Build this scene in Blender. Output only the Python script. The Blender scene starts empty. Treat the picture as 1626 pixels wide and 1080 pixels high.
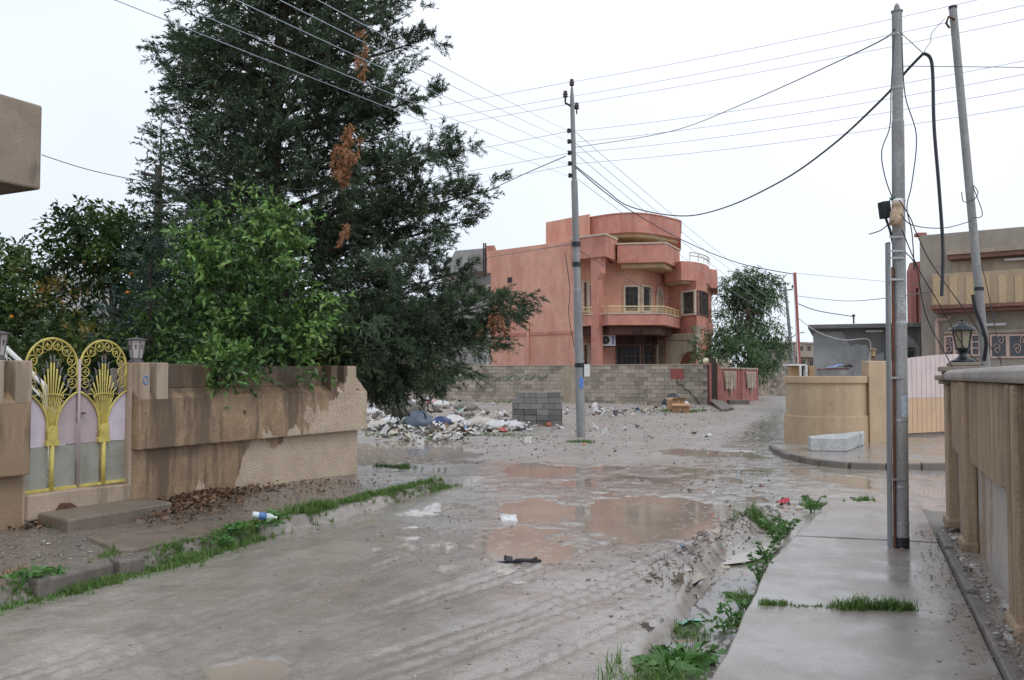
import bpy, math, random
import numpy as np
from mathutils import Vector, Matrix
random.seed(7); RNG = np.random.default_rng(11)
sc = bpy.context.scene
col = sc.collection

# ------------------------------------------------------------------ camera, sky, sun, exposure
F, CU, CV, EYE = 1400.0, 813.0, 540.0, 1.65
PITCH = math.atan(57.0 / F)
cam = bpy.data.cameras.new('camera'); cam_o = bpy.data.objects.new('camera', cam); col.objects.link(cam_o)
cam.sensor_width = 36.0; cam.lens = F / 1626.0 * 36.0
cam.clip_start = 0.05; cam.clip_end = 3000
cam_o.location = (0, 0, EYE); cam_o.rotation_euler = (math.pi / 2 + PITCH, 0, 0)
sc.camera = cam_o
sc.view_settings.view_transform = 'Standard'; sc.view_settings.look = 'None'
sc.view_settings.gamma = 1.0; sc.view_settings.use_curve_mapping = False
sc.view_settings.exposure = 0.41
try:
    sc.cycles.use_denoising = True; sc.cycles.denoiser = 'OPENIMAGEDENOISE'
except Exception: pass
sc.cycles.max_bounces = 6; sc.cycles.transparent_max_bounces = 8
SUN_EL, SUN_AZ = math.radians(52), math.radians(150)
w = bpy.data.worlds.new('World'); sc.world = w; w.use_nodes = True
nt = w.node_tree; nt.nodes.clear()
o_ = nt.nodes.new('ShaderNodeOutputWorld'); bg = nt.nodes.new('ShaderNodeBackground')
sky = nt.nodes.new('ShaderNodeTexSky'); sky.sky_type = 'NISHITA'; sky.sun_disc = False
sky.sun_elevation = SUN_EL; sky.sun_rotation = SUN_AZ; sky.dust_density = 4.0; sky.air_density = 1.0
tc = nt.nodes.new('ShaderNodeTexCoord'); nz = nt.nodes.new('ShaderNodeTexNoise')
nz.inputs['Scale'].default_value = 0.9; nz.inputs['Detail'].default_value = 4
rp = nt.nodes.new('ShaderNodeValToRGB')          # an even overcast deck seen through thin cloud
rp.color_ramp.elements[0].position = 0.3; rp.color_ramp.elements[0].color = (5.4, 6.1, 7.3, 1)
rp.color_ramp.elements[1].position = 0.7; rp.color_ramp.elements[1].color = (8.8, 9.2, 9.9, 1)
mx = nt.nodes.new('ShaderNodeMixRGB'); mx.inputs[0].default_value = 0.93
nt.links.new(tc.outputs['Generated'], nz.inputs['Vector']); nt.links.new(nz.outputs['Fac'], rp.inputs[0])
nt.links.new(sky.outputs[0], mx.inputs[1]); nt.links.new(rp.outputs[0], mx.inputs[2])
nt.links.new(mx.outputs[0], bg.inputs[0]); bg.inputs[1].default_value = 0.098
nt.links.new(bg.outputs[0], o_.inputs[0])
sun = bpy.data.lights.new('sun', 'SUN'); sun.energy = 0.6; sun.angle = math.radians(25); sun.color = (1, 0.97, 0.93)
sun_o = bpy.data.objects.new('sun', sun); col.objects.link(sun_o)
sun_o.rotation_euler = (math.pi / 2 - SUN_EL, 0, math.pi - SUN_AZ)
sun_o.location = (0, 0, 30)

# ------------------------------------------------------------------ survey helpers (photograph -> ground measurements)
_cp, _sp = math.cos(PITCH), math.sin(PITCH)
def ray(u, v):
    a, b = (u - CU) / F, -(v - CV) / F
    return (a, _cp - b * _sp, _sp + b * _cp)
def at(u, v, Y):                       # the point at depth Y
    d = ray(u, v); k = Y / d[1]
    return Vector((d[0] * k, Y, EYE + d[2] * k))
def atz(u, v, z):                      # the point at height z
    d = ray(u, v); k = (z - EYE) / d[2]
    return Vector((d[0] * k, d[1] * k, z))
def xy(u, Y):                          # plan position (near the horizon row)
    return at(u, 597, Y).xy
def zf(v, Y): return at(813, v, Y).z
def sstep(a, b, x):
    t = np.clip((x - a) / (b - a), 0, 1); return t * t * (3 - 2 * t)
def _hash(i, j, k):
    n = (i * 374761393 + j * 668265263 + k * 974634777) & 0x7fffffff
    n = ((n ^ (n >> 13)) * 1274126177) & 0x7fffffff
    return ((n ^ (n >> 16)) & 0xffff) / 65535.0
def vnoise(x, y, seed=0):
    x = np.asarray(x, float); y = np.asarray(y, float)
    i = np.floor(x).astype(np.int64); j = np.floor(y).astype(np.int64)
    fx, fy = x - i, y - j; fx = fx * fx * (3 - 2 * fx); fy = fy * fy * (3 - 2 * fy)
    a = _hash(i, j, seed); b = _hash(i + 1, j, seed); c = _hash(i, j + 1, seed); d = _hash(i + 1, j + 1, seed)
    return (a * (1 - fx) + b * fx) * (1 - fy) + (c * (1 - fx) + d * fx) * fy
def fbm(x, y, seed=0, oct=4):
    s = 0; a = .5; n = 0
    for k in range(oct):
        s = s + a * vnoise(np.asarray(x) * 2 ** k, np.asarray(y) * 2 ** k, seed + k * 17); n += a; a *= .5
    return s / n - .5

# street frame: s runs up the street, t to the right
SD = (0.367, 0.930)
def st(x, y): return SD[0] * x + SD[1] * y, SD[1] * x - SD[0] * y
def fromst(s, t): return (SD[0] * s + SD[1] * t, SD[1] * s - SD[0] * t)
def gz0(x, y):                         # smooth lie of the land
    x = np.asarray(x, float); y = np.asarray(y, float)
    s, t = st(x, y)
    z = -0.1 + 0.35 * sstep(17, 47, y)
    z = z + .03 * sstep(10.6, 8.2, y) * sstep(-6.3, -5.6, t)
    edge = -6.0 + 0.25 * fbm(s * .7, s * 0, 5) + .12 * fbm(s * 3, s * 0, 6)
    left = sstep(edge + .05, edge - .05, t) * sstep(14.6, 12.4, s)
    z = z + 0.135 * left + .05 * sstep(-6.6, -8.2, t) * sstep(14, 11, s)
    return z
PUD = []                               # (cx, cy, ax_s, ax_t, depth, seed)
def puddle_spec(u0, u1, v0, v1, depth, seed, grow=1.0):
    a = atz((u0 + u1) / 2, v0, -.1); b = atz((u0 + u1) / 2, v1, -.1); l = atz(u0, (v0 + v1) / 2, -.1); r = atz(u1, (v0 + v1) / 2, -.1)
    cy = (a.y + b.y) / 2; cx = (l.x + r.x) / 2 * cy / ((l.y + r.y) / 2)
    PUD.append((cx, cy, abs(r.x - l.x) / 2 * grow, abs(a.y - b.y) / 2 * grow, depth, seed))
puddle_spec(792, 922, 789, 829, .05, 1)
puddle_spec(790, 915, 736, 758, .05, 2)
puddle_spec(905, 1175, 782, 872, .06, 3)
puddle_spec(740, 908, 838, 892, .05, 4)
puddle_spec(520, 775, 696, 738, .06, 5)
puddle_spec(592, 672, 850, 862, .035, 6)
puddle_spec(668, 728, 862, 888, .035, 7)
puddle_spec(632, 668, 866, 877, .03, 8)
puddle_spec(330, 455, 1052, 1105, .05, 9)
puddle_spec(885, 950, 762, 774, .04, 10)
puddle_spec(1030, 1180, 711, 726, .045, 11)
puddle_spec(590, 614, 874, 881, .03, 12)
puddle_spec(785, 815, 904, 916, .03, 13)
puddle_spec(1155, 1215, 716, 730, .03, 14)
puddle_spec(1290, 1360, 745, 775, .035, 15)
puddle_spec(935, 1000, 738, 748, .04, 16)
puddle_spec(700, 735, 905, 915, .025, 17)
puddle_spec(810, 840, 922, 930, .025, 18)
def pud_r(x, y, p):
    cx, cy, ax, ay, d, sd = p
    ang = np.arctan2((y - cy) / ay, (x - cx) / ax)
    r = np.sqrt(((x - cx) / ax) ** 2 + ((y - cy) / ay) ** 2)
    m = min(ax, ay)
    return r + 1.0 * fbm(x / (m * .8) + sd * 7.3, y / (m * .8), sd, 4) + .30 * fbm(x / .14 + sd, y / .22, sd + 3, 2)
def heap(x, y):
    c = at(690, 655, 33.); d = at(640, 640, 38)
    h = .30 * np.exp(-(((x - c.x) / 2.6) ** 2 + ((y - c.y) / 2.4) ** 2)) + .35 * np.exp(-(((x - d.x) / 2.0) ** 2 + ((y - d.y) / 2.6) ** 2))
    return h * (1 + 1.2 * fbm(x * 1.5, y * 1.5, 77, 3))
def gz(x, y):
    shp = np.ndim(x); x = np.atleast_1d(np.asarray(x, float)); y = np.atleast_1d(np.asarray(y, float))
    s, t = st(x, y); z = gz0(x, y) + heap(x, y)
    near = sstep(40, 16, y)
    z = z + near * (.035 * fbm(x * .6, y * .6, 21, 3) + .022 * fbm(x * 3.2, y * 3.2, 22, 3) * (1 + .5 * sstep(8.6, 10.5, y)) + .006 * fbm(t * 5, s * .9, 24, 3) + .010 * fbm(x * 8, y * 8, 25, 3) * sstep(8.2, 10, y) + .007 * fbm(x * 13, y * 13, 23, 2))
    # tyre tracks up the right half of the road
    for tc_, wd, sl in ((-2.5, .30, .27), (-3.3, .22, .2), (-4.3, .30, .05), (-1.9, .16, .27)):
        tt = t - tc_ - sl * (s - 5.2) - .2 * fbm(s * .3, s * 0 + tc_, 31, 2)
        m = np.exp(-(tt / wd) ** 4) * sstep(10.5, 8.0, s) * (.5 + 1.2 * (fbm(s * .8, t * .8, 33, 2) + .5))
        z = z + m * (-.012 + .006 * np.sin(tt * 2 * math.pi / .145 + 3 * fbm(s * .9, t * 2, 35, 2)) + .004 * np.sin(s * 2 * math.pi / .17 + tt * 20) + .02 * fbm(t * 7, s * 2.2, 36, 3))
    # gutter and mud ridge by the pavement
    te = edge_t(s)
    ch = sstep(-.62, -.42, t - te) * sstep(.25, .1, t - te) * sstep(11.6, 10.4, s)
    z = z * (1 - ch) + ch * (-.205 + .085 * fbm(x * 3.5, y * 3.5, 41, 4))
    rg = np.exp(-((t - te + .74 + .25 * fbm(s * 1.3, s * 0, 44, 2)) / .20) ** 2) * sstep(7.0, 8.2, s) * sstep(12.4, 11.2, s)
    z = z + rg * (.085 + .26 * fbm(x * 6, y * 6, 43, 5))
    for p in PUD:
        sel = (np.abs(x - p[0]) < p[2] * 1.7) & (np.abs(y - p[1]) < p[3] * 1.7)
        if not np.any(sel): continue
        xs_, ys_, zs_ = x[sel], y[sel], z[sel]
        r = pud_r(xs_, ys_, p); m = sstep(1.12, .72, r)
        lvl = PLV(p)
        fl = sstep(1.65, 1.05, np.sqrt(((xs_ - p[0]) / p[2]) ** 2 + ((ys_ - p[1]) / p[3]) ** 2))
        base = np.maximum(zs_, lvl + .008)
        zs_ = zs_ * (1 - fl) + base * fl
        z[sel] = zs_ * (1 - m) + (lvl - p[4] * .5 + .3 * (zs_ - lvl)) * m
    return z if shp else z[0]
def PLV(p): return float(gz0(p[0], p[1])) - .012 - .0006 * p[5]
def edge_t(s):                         # outer edge of the near pavement
    s = np.asarray(s, float)
    return -.775 + .34 * sstep(7.6, 12.6, s)
def ground_at(u, v):                   # where a view ray meets the land
    z = -.1
    for _ in range(6):
        p = atz(u, v, z); z = float(gz0(p.x, p.y) + heap(p.x, p.y))
    return atz(u, v, z)
def ground_many(u, v):
    u = np.asarray(u, float); v = np.asarray(v, float)
    a, b = (u - CU) / F, -(v - CV) / F; d1, d2 = _cp - b * _sp, _sp + b * _cp
    z = np.full(u.shape, -.1)
    for _ in range(6):
        k = (z - EYE) / d2; X_, Y_ = a * k, d1 * k; z = gz0(X_, Y_) + heap(X_, Y_)
    return X_, Y_
def on_ground(x, y): return Vector((x, y, float(gz(x, y))))

# ------------------------------------------------------------------ mesh collector
class MB:
    def __init__(s): s.v = []; s.f = []; s.m = []
    def add(s, vs, fs, mi=0):
        b = len(s.v); s.v += [tuple(p) for p in vs]; s.f += [tuple(b + i for i in q) for q in fs]; s.m += [mi] * len(fs); return s
    def box(s, x0, x1, y0, y1, z0, z1, mi=0):
        return s.add([(x0,y0,z0),(x1,y0,z0),(x1,y1,z0),(x0,y1,z0),(x0,y0,z1),(x1,y0,z1),(x1,y1,z1),(x0,y1,z1)],
              [(0,3,2,1),(4,5,6,7),(0,1,5,4),(1,2,6,5),(2,3,7,6),(3,0,4,7)], mi)
    def prism(s, pts, z0, z1, mi=0):     # plan polygon (counter-clockwise) extruded upward; z may be per-point lists
        n = len(pts)
        a = sum(pts[i][0] * pts[(i + 1) % n][1] - pts[(i + 1) % n][0] * pts[i][1] for i in range(n))
        if a < 0:
            pts = list(pts)[::-1]
            if isinstance(z0, (list, tuple)): z0 = z0[::-1]
            if isinstance(z1, (list, tuple)): z1 = z1[::-1]
        zb = z0 if isinstance(z0, (list, tuple)) else [z0] * n; zt = z1 if isinstance(z1, (list, tuple)) else [z1] * n
        vs = [(p[0], p[1], zb[i]) for i, p in enumerate(pts)] + [(p[0], p[1], zt[i]) for i, p in enumerate(pts)]
        fs = [tuple(range(n - 1, -1, -1)), tuple(range(n, 2 * n))] + [(i, (i + 1) % n, n + (i + 1) % n, n + i) for i in range(n)]
        return s.add(vs, fs, mi)
    def prism_y(s, pts, y0, y1, mi=0):   # (x, z) outline extruded along y
        n = len(pts)
        a = sum(pts[i][0] * pts[(i + 1) % n][1] - pts[(i + 1) % n][0] * pts[i][1] for i in range(n))
        if a < 0: pts = list(pts)[::-1]
        vs = [(p[0], y0, p[1]) for p in pts] + [(p[0], y1, p[1]) for p in pts]
        fs = [tuple(range(n)), tuple(range(2 * n - 1, n - 1, -1))] + [((i + 1) % n, i, n + i, n + (i + 1) % n) for i in range(n)]
        return s.add(vs, fs, mi)
    def prism_x(s, pts, x0, x1, mi=0):   # (y, z) outline extruded along x
        n = len(pts)
        a = sum(pts[i][0] * pts[(i + 1) % n][1] - pts[(i + 1) % n][0] * pts[i][1] for i in range(n))
        if a < 0: pts = list(pts)[::-1]
        vs = [(x0, p[0], p[1]) for p in pts] + [(x1, p[0], p[1]) for p in pts]
        fs = [tuple(range(n - 1, -1, -1)), tuple(range(n, 2 * n))] + [(i, (i + 1) % n, n + (i + 1) % n, n + i) for i in range(n)]
        return s.add(vs, fs, mi)
    def tube(s, pts, r, n=8, mi=0, closed=False):
        pts = [Vector(p) for p in pts]; m = len(pts)
        rs = r if isinstance(r, (list, tuple)) else [r] * m
        vs = []; up = None
        for i, p in enumerate(pts):
            if closed: d = pts[(i + 1) % m] - pts[i - 1]
            else: d = pts[min(i + 1, m - 1)] - pts[max(i - 1, 0)]
            if d.length < 1e-9: d = Vector((0, 0, 1))
            d.normalize()
            if up is None:
                up = Vector((0, 0, 1)) if abs(d.z) < .9 else Vector((1, 0, 0))
            a = d.cross(up)
            if a.length < 1e-6: a = d.cross(Vector((0, 1, 0)))
            a.normalize(); b = a.cross(d); up = b
            for k in range(n):
                an = 2 * math.pi * k / n; vs.append(p + (a * math.cos(an) + b * math.sin(an)) * rs[i])
        fs = []
        for i in range(m if closed else m - 1):
            j = (i + 1) % m
            for k in range(n):
                l = (k + 1) % n; fs.append((i * n + k, i * n + l, j * n + l, j * n + k))
        if not closed: fs += [tuple(range(n - 1, -1, -1)), tuple((m - 1) * n + k for k in range(n))]
        return s.add(vs, fs, mi)
    def lathe(s, prof, n=12, c=(0, 0, 0), mi=0, a0=0.0):
        vs = []; m = len(prof)
        for r, z in prof:
            for k in range(n):
                an = a0 + 2 * math.pi * k / n; vs.append((c[0] + r * math.cos(an), c[1] + r * math.sin(an), c[2] + z))
        fs = [(i * n + k, i * n + (k + 1) % n, (i + 1) * n + (k + 1) % n, (i + 1) * n + k) for i in range(m - 1) for k in range(n)]
        fs += [tuple(range(n - 1, -1, -1)), tuple((m - 1) * n + k for k in range(n))]
        return s.add(vs, fs, mi)
    def build(s, name, mat, parent=None, bevel=0.0, smooth=False, loc=None, rz=0.0):
        me = bpy.data.meshes.new(name); me.from_pydata(s.v, [], s.f)
        for m_ in (mat if isinstance(mat, (list, tuple)) else [mat]): me.materials.append(m_)
        if any(s.m): me.polygons.foreach_set('material_index', s.m)
        if smooth: me.polygons.foreach_set('use_smooth', [True] * len(me.polygons))
        me.update()
        o = bpy.data.objects.new(name, me); col.objects.link(o)
        if parent is not None: o.parent = parent
        if loc is not None: o.location = loc
        if rz: o.rotation_euler.z = rz
        if bevel:
            b = o.modifiers.new('b', 'BEVEL'); b.width = bevel; b.segments = 2; b.limit_method = 'ANGLE'
        return o
def np_mesh(name, V, Fc, mat, parent=None, smooth=False, midx=None):   # V (n,3), Fc (m,k) numpy
    me = bpy.data.meshes.new(name); k = Fc.shape[1]
    me.vertices.add(len(V)); me.vertices.foreach_set('co', np.asarray(V, np.float32).ravel())
    me.loops.add(Fc.size); me.loops.foreach_set('vertex_index', Fc.astype(np.int32).ravel())
    me.polygons.add(len(Fc)); me.polygons.foreach_set('loop_start', np.arange(0, Fc.size, k, dtype=np.int32))
    for m_ in (mat if isinstance(mat, (list, tuple)) else [mat]): me.materials.append(m_)
    if midx is not None: me.polygons.foreach_set('material_index', np.asarray(midx, np.int32))
    if smooth: me.polygons.foreach_set('use_smooth', np.ones(len(Fc), bool))
    me.update(calc_edges=True)
    o = bpy.data.objects.new(name, me); col.objects.link(o)
    if parent is not None: o.parent = parent
    return o
def tag(o, label, cat=None, group=None, kind=None):
    o['label'] = label
    if cat: o['category'] = cat
    if group: o['group'] = group
    if kind: o['kind'] = kind
    return o
def thing(name, label, cat, loc=(0, 0, 0), rz=0.0, group=None):
    o = bpy.data.objects.new(name, None); col.objects.link(o); o.location = loc; o.rotation_euler.z = rz
    o.empty_display_size = .2
    return tag(o, label, cat, group)
def struct(o): o['kind'] = 'structure'; return o
def share(src, name, parent, loc=(0, 0, 0), rot=(0, 0, 0), scale=(1, 1, 1)):
    o = bpy.data.objects.new(name, src.data if hasattr(src, 'data') else src); col.objects.link(o); o.parent = parent
    o.location = loc; o.rotation_euler = rot; o.scale = scale; return o

# ------------------------------------------------------------------ materials
def nodes(name):
    m = bpy.data.materials.new(name); m.use_nodes = True
    n = m.node_tree; p = n.nodes['Principled BSDF']; return m, n, p
def N(n, t, **kw):
    x = n.nodes.new(t)
    for k, v in kw.items():
        if k in x.inputs: x.inputs[k].default_value = v
        else: setattr(x, k, v)
    return x
def c4(c): return (c[0], c[1], c[2], 1)
def mixc(n, fac, a, b, mode='MIX'):
    x = n.nodes.new('ShaderNodeMixRGB'); x.blend_type = mode
    for sock, val in ((0, fac), (1, a), (2, b)):
        if isinstance(val, bpy.types.NodeSocket): n.links.new(val, x.inputs[sock])
        elif sock == 0: x.inputs[0].default_value = val
        else: x.inputs[sock].default_value = c4(val)
    return x.outputs[0]
def ramp(n, src, lo, hi, a=0.0, b=1.0):
    x = n.nodes.new('ShaderNodeMapRange'); x.interpolation_type = 'SMOOTHSTEP'
    n.links.new(src, x.inputs[0]); x.inputs[1].default_value = lo; x.inputs[2].default_value = hi; x.inputs[3].default_value = a; x.inputs[4].default_value = b
    return x.outputs[0]
def noise(n, vec, scale, detail=4, rough=.55, dist=0.0):
    x = N(n, 'ShaderNodeTexNoise', Scale=scale, Detail=detail, Roughness=rough, Distortion=dist)
    if vec is not None: n.links.new(vec, x.inputs['Vector'])
    return x.outputs['Fac']
def vscale(n, vec, s):
    x = n.nodes.new('ShaderNodeMapping'); x.inputs['Scale'].default_value = s; n.links.new(vec, x.inputs['Vector']); return x.outputs[0]
def geo_pos(n): return n.nodes.new('ShaderNodeNewGeometry').outputs['Position']
def bump(n, p, h, strength=.3, dist=.02, prev=None):
    b = N(n, 'ShaderNodeBump', Strength=strength, Distance=dist); n.links.new(h, b.inputs['Height'])
    if prev is not None: n.links.new(prev, b.inputs['Normal'])
    n.links.new(b.outputs[0], p.inputs['Normal']); return b.outputs[0]
def plain(name, c, rough=.6, metal=0.0, var=.12, scale=6.0, bmp=0.0, bscale=40, dirt=None, dirt_amt=0.0):
    m, n, p = nodes(name); pos = geo_pos(n)
    f = noise(n, pos, scale)
    cc = mixc(n, ramp(n, f, .3, .7), tuple(x * (1 - var) for x in c), tuple(min(1, x * (1 + var)) for x in c))
    if dirt is not None: cc = mixc(n, ramp(n, noise(n, pos, scale * .45, 6, .65), .5, .72, 0, dirt_amt), cc, dirt)
    n.links.new(cc, p.inputs['Base Color']); p.inputs['Roughness'].default_value = rough; p.inputs['Metallic'].default_value = metal
    if bmp: bump(n, p, noise(n, pos, bscale, 3), bmp, .01)
    return m
def render_wall(name, c, dark, streak=.6, streak_scale=5.0, rough=.75, grain=.35, patch=None, patch_amt=.5, gscale=90, wet=None):
    """cement render: mottled, rain-streaked, grainy"""
    m, n, p = nodes(name); pos = geo_pos(n)
    base = mixc(n, ramp(n, noise(n, pos, 1.6, 5), .3, .7), tuple(x * .88 for x in c), tuple(min(1, x * 1.1) for x in c))
    st_ = noise(n, vscale(n, pos, (1, 1, .10)), streak_scale, 5, .6)
    big = noise(n, pos, .8, 3)
    add = n.nodes.new('ShaderNodeMath'); add.operation = 'ADD'; n.links.new(st_, add.inputs[0]); n.links.new(big, add.inputs[1])
    base = mixc(n, ramp(n, add.outputs[0], .96, 1.14, 0, streak), base, dark)
    if patch is not None:
        base = mixc(n, ramp(n, noise(n, pos, 2.3, 6, .6, .4), .55, .62, 0, patch_amt), base, patch)
    gr = noise(n, pos, gscale, 2)
    base = mixc(n, ramp(n, gr, .40, .66, 0, .38), base, tuple(x * .5 for x in c))
    n.links.new(base, p.inputs['Base Color']); p.inputs['Roughness'].default_value = rough
    bump(n, p, gr, grain, .012)
    return m
# ground: wet mud and broken asphalt, roughness follows the wetness of each patch
def ground_mat():
    m, n, p = nodes('wet_ground'); pos = geo_pos(n)
    a = noise(n, pos, .45, 6, .6); b = noise(n, pos, 2.4, 6, .62); c = noise(n, pos, 22, 4, .65)
    base = mixc(n, ramp(n, a, .36, .64), (.33, .287, .246), (.415, .372, .328))
    base = mixc(n, ramp(n, b, .42, .70, 0, .5), base, (.21, .183, .158))
    base = mixc(n, ramp(n, noise(n, pos, 1.1, 5, .6, .5), .56, .68, 0, .55), base, (.43, .40, .37))
    vo = N(n, 'ShaderNodeTexVoronoi', Scale=34.0); n.links.new(pos, vo.inputs['Vector'])
    peb = ramp(n, vo.outputs['Distance'], .12, .34, 1, 0)
    sel = ramp(n, noise(n, pos, 1.7, 4), .48, .62)
    mul = n.nodes.new('ShaderNodeMath'); mul.operation = 'MULTIPLY'; n.links.new(peb, mul.inputs[0]); n.links.new(sel, mul.inputs[1])
    base = mixc(n, ramp(n, mul.outputs[0], 0, 1, 0, .6), base, mixc(n, vo.outputs['Color'], (.22, .20, .18), (.46, .43, .40)))
    base = mixc(n, ramp(n, c, .3, .7, 0, .30), base, (.16, .138, .12))
    fs = noise(n, pos, 150, 2, .7); base = mixc(n, ramp(n, fs, .52, .66, 0, .55), base, (.115, .10, .088)); base = mixc(n, ramp(n, fs, .30, .40, .5, 0), base, (.50, .47, .44))
    # the unpaved left-hand footway is darker soil; long smears follow the street
    mp = n.nodes.new('ShaderNodeMapping'); mp.inputs['Rotation'].default_value = (0, 0, math.radians(-21.5)); n.links.new(pos, mp.inputs['Vector'])
    sx = n.nodes.new('ShaderNodeSeparateXYZ')
    rot = n.nodes.new('ShaderNodeVectorRotate'); rot.rotation_type = 'Z_AXIS'; rot.inputs['Angle'].default_value = math.radians(21.53); n.links.new(pos, rot.inputs['Vector']); n.links.new(rot.outputs[0], sx.inputs[0])
    smear = noise(n, vscale(n, rot.outputs[0], (1, .16, 1)), 5.5, 6, .65)
    base = mixc(n, ramp(n, smear, .50, .66, 0, .18), base, (.20, .172, .146))
    base = mixc(n, ramp(n, smear, .36, .46, .10, 0), base, (.48, .45, .415))
    jt = n.nodes.new('ShaderNodeMath'); jt.operation = 'MULTIPLY_ADD'; n.links.new(noise(n, pos, 3, 4), jt.inputs[0]); jt.inputs[1].default_value = .5; n.links.new(sx.outputs[0], jt.inputs[2])
    sl_ = ramp(n, jt.outputs[0], -5.88, -5.62, 1, 0); se = ramp(n, sx.outputs[1], 13.2, 14.2, 1, 0)
    ml = n.nodes.new('ShaderNodeMath'); ml.operation = 'MULTIPLY'; n.links.new(sl_, ml.inputs[0]); n.links.new(se, ml.inputs[1])
    base = mixc(n, ramp(n, ml.outputs[0], 0, 1, 0, .8), base, mixc(n, ramp(n, c, .35, .65), (.105, .085, .068), (.21, .185, .16)))
    n.links.new(base, p.inputs['Base Color'])
    lot = ramp(n, sx.outputs[1], 15.5, 19.0); lot2 = ramp(n, sx.outputs[0], -4.2, -2.8, 1, 0)
    lm = n.nodes.new('ShaderNodeMath'); lm.operation = 'MULTIPLY'; n.links.new(lot, lm.inputs[0]); n.links.new(lot2, lm.inputs[1])
    RR = N(n, 'ShaderNodeMixRGB'); n.links.new(lm.outputs[0], RR.inputs[0]); RR.inputs[2].default_value = (.55, .55, .55, 1); n.links.new(RR.outputs[0], p.inputs['Roughness'])
    wetm = n.nodes.new('ShaderNodeMath'); wetm.operation = 'ADD'; n.links.new(a, wetm.inputs[0]); n.links.new(smear, wetm.inputs[1])
    n.links.new(ramp(n, wetm.outputs[0], .82, 1.06, .25, .07), RR.inputs[1])
    x = bump(n, p, c, .38, .014)
    x = bump(n, p, mul.outputs[0], .4, .015, x)
    bump(n, p, noise(n, pos, 90, 2), .25, .004, x)
    return m
def water_mat(name, c, rough=.02):
    m, n, p = nodes(name); pos = geo_pos(n)
    vo = N(n, 'ShaderNodeTexVoronoi', Scale=7.5); n.links.new(pos, vo.inputs['Vector'])
    sn = n.nodes.new('ShaderNodeMath'); sn.operation = 'MULTIPLY'; sn.inputs[1].default_value = 55; n.links.new(vo.outputs['Distance'], sn.inputs[0])
    si = n.nodes.new('ShaderNodeMath'); si.operation = 'SINE'; n.links.new(sn.outputs[0], si.inputs[0])
    mk = n.nodes.new('ShaderNodeMath'); mk.operation = 'MULTIPLY'; n.links.new(si.outputs[0], mk.inputs[0]); n.links.new(ramp(n, vo.outputs['Distance'], .12, .42, 1, 0), mk.inputs[1])
    n.links.new(mixc(n, ramp(n, noise(n, pos, 1.2, 4), .35, .7), c, tuple(x * 1.25 for x in c)), p.inputs['Base Color'])
    p.inputs['Roughness'].default_value = rough; p.inputs['IOR'].default_value = 1.36
    x = bump(n, p, mk.outputs[0], .06, .01); bump(n, p, noise(n, pos, 14, 2), .06, .01, x)
    return m
M = {}
M['ground'] = ground_mat()
M['water'] = water_mat('muddy_puddle_water', (.32, .27, .22), .05)
M['gutter_water'] = water_mat('gutter_water', (.17, .155, .135))
def concrete_wet():
    m, n, p = nodes('wet_concrete'); pos = geo_pos(n)
    a = noise(n, pos, 1.2, 6, .6); b = noise(n, pos, 7, 5, .65); g = noise(n, pos, 110, 2)
    base = mixc(n, ramp(n, a, .35, .68), (.27, .24, .213), (.37, .34, .31))
    base = mixc(n, ramp(n, b, .45, .75, 0, .55), base, (.20, .165, .135))
    base = mixc(n, ramp(n, g, .48, .68, 0, .45), base, (.13, .115, .10)); base = mixc(n, ramp(n, noise(n, pos, .55, 6, .65, .6), .50, .62, 0, .5), base, (.215, .175, .14))
    vo = N(n, 'ShaderNodeTexVoronoi', Scale=16.0); n.links.new(pos, vo.inputs['Vector'])
    base = mixc(n, ramp(n, vo.outputs['Distance'], .03, .09, .55, 0), base, (.46, .43, .40))
    n.links.new(base, p.inputs['Base Color'])
    n.links.new(ramp(n, noise(n, pos, .9, 5, .55, .3), .40, .60, .08, .34), p.inputs['Roughness'])
    x = bump(n, p, b, .12, .02); bump(n, p, g, .15, .004, x)
    return m
M['concrete'] = concrete_wet()
M['kerb'] = render_wall('kerb_concrete', (.20, .175, .15), (.09, .075, .06), .5, 4, .6, .5, (.29, .25, .21), .4, 60)
M['step'] = render_wall('step_concrete', (.22, .18, .14), (.11, .085, .065), .5, 3, .45, .4, None, .4, 70)
M['stone'] = None
def island(name, cols, rough=.7, transl=0.0, clump=0.0):
    """colour picked per loose piece"""
    m, n, p = nodes(name); g = n.nodes.new('ShaderNodeNewGeometry')
    cr = n.nodes.new('ShaderNodeValToRGB'); cr.color_ramp.interpolation = 'LINEAR'
    e = cr.color_ramp.elements
    while len(e) < len(cols): e.new(.5)
    for i, c in enumerate(cols): e[i].position = i / (len(cols) - 1); e[i].color = c4(c)
    n.links.new(g.outputs['Random Per Island'], cr.inputs[0]); co = cr.outputs[0]
    if clump:
        f = noise(n, g.outputs['Position'], clump, 4, .6)
        co = mixc(n, ramp(n, f, .36, .50, .85, 0), co, tuple(x * .45 for x in cols[0])); co = mixc(n, ramp(n, f, .50, .66, 0, .75), co, tuple(min(1, x * 1.35) for x in cols[-2]))
    n.links.new(co, p.inputs['Base Color'])
    p.inputs['Roughness'].default_value = rough
    if transl:
        t = n.nodes.new('ShaderNodeBsdfTranslucent'); n.links.new(mixc(n, .35, co, (.20, .32, .06), 'MIX'), t.inputs[0])
        mxs = n.nodes.new('ShaderNodeMixShader'); mxs.inputs[0].default_value = transl
        n.links.new(p.outputs[0], mxs.inputs[1]); n.links.new(t.outputs[0], mxs.inputs[2])
        n.links.new(mxs.outputs[0], n.nodes['Material Output'].inputs[0])
    return m
M['gravel'] = island('gravel_stones', [(.17, .15, .13), (.28, .25, .22), (.38, .35, .32), (.22, .19, .17), (.52, .49, .46)], .5)
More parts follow.
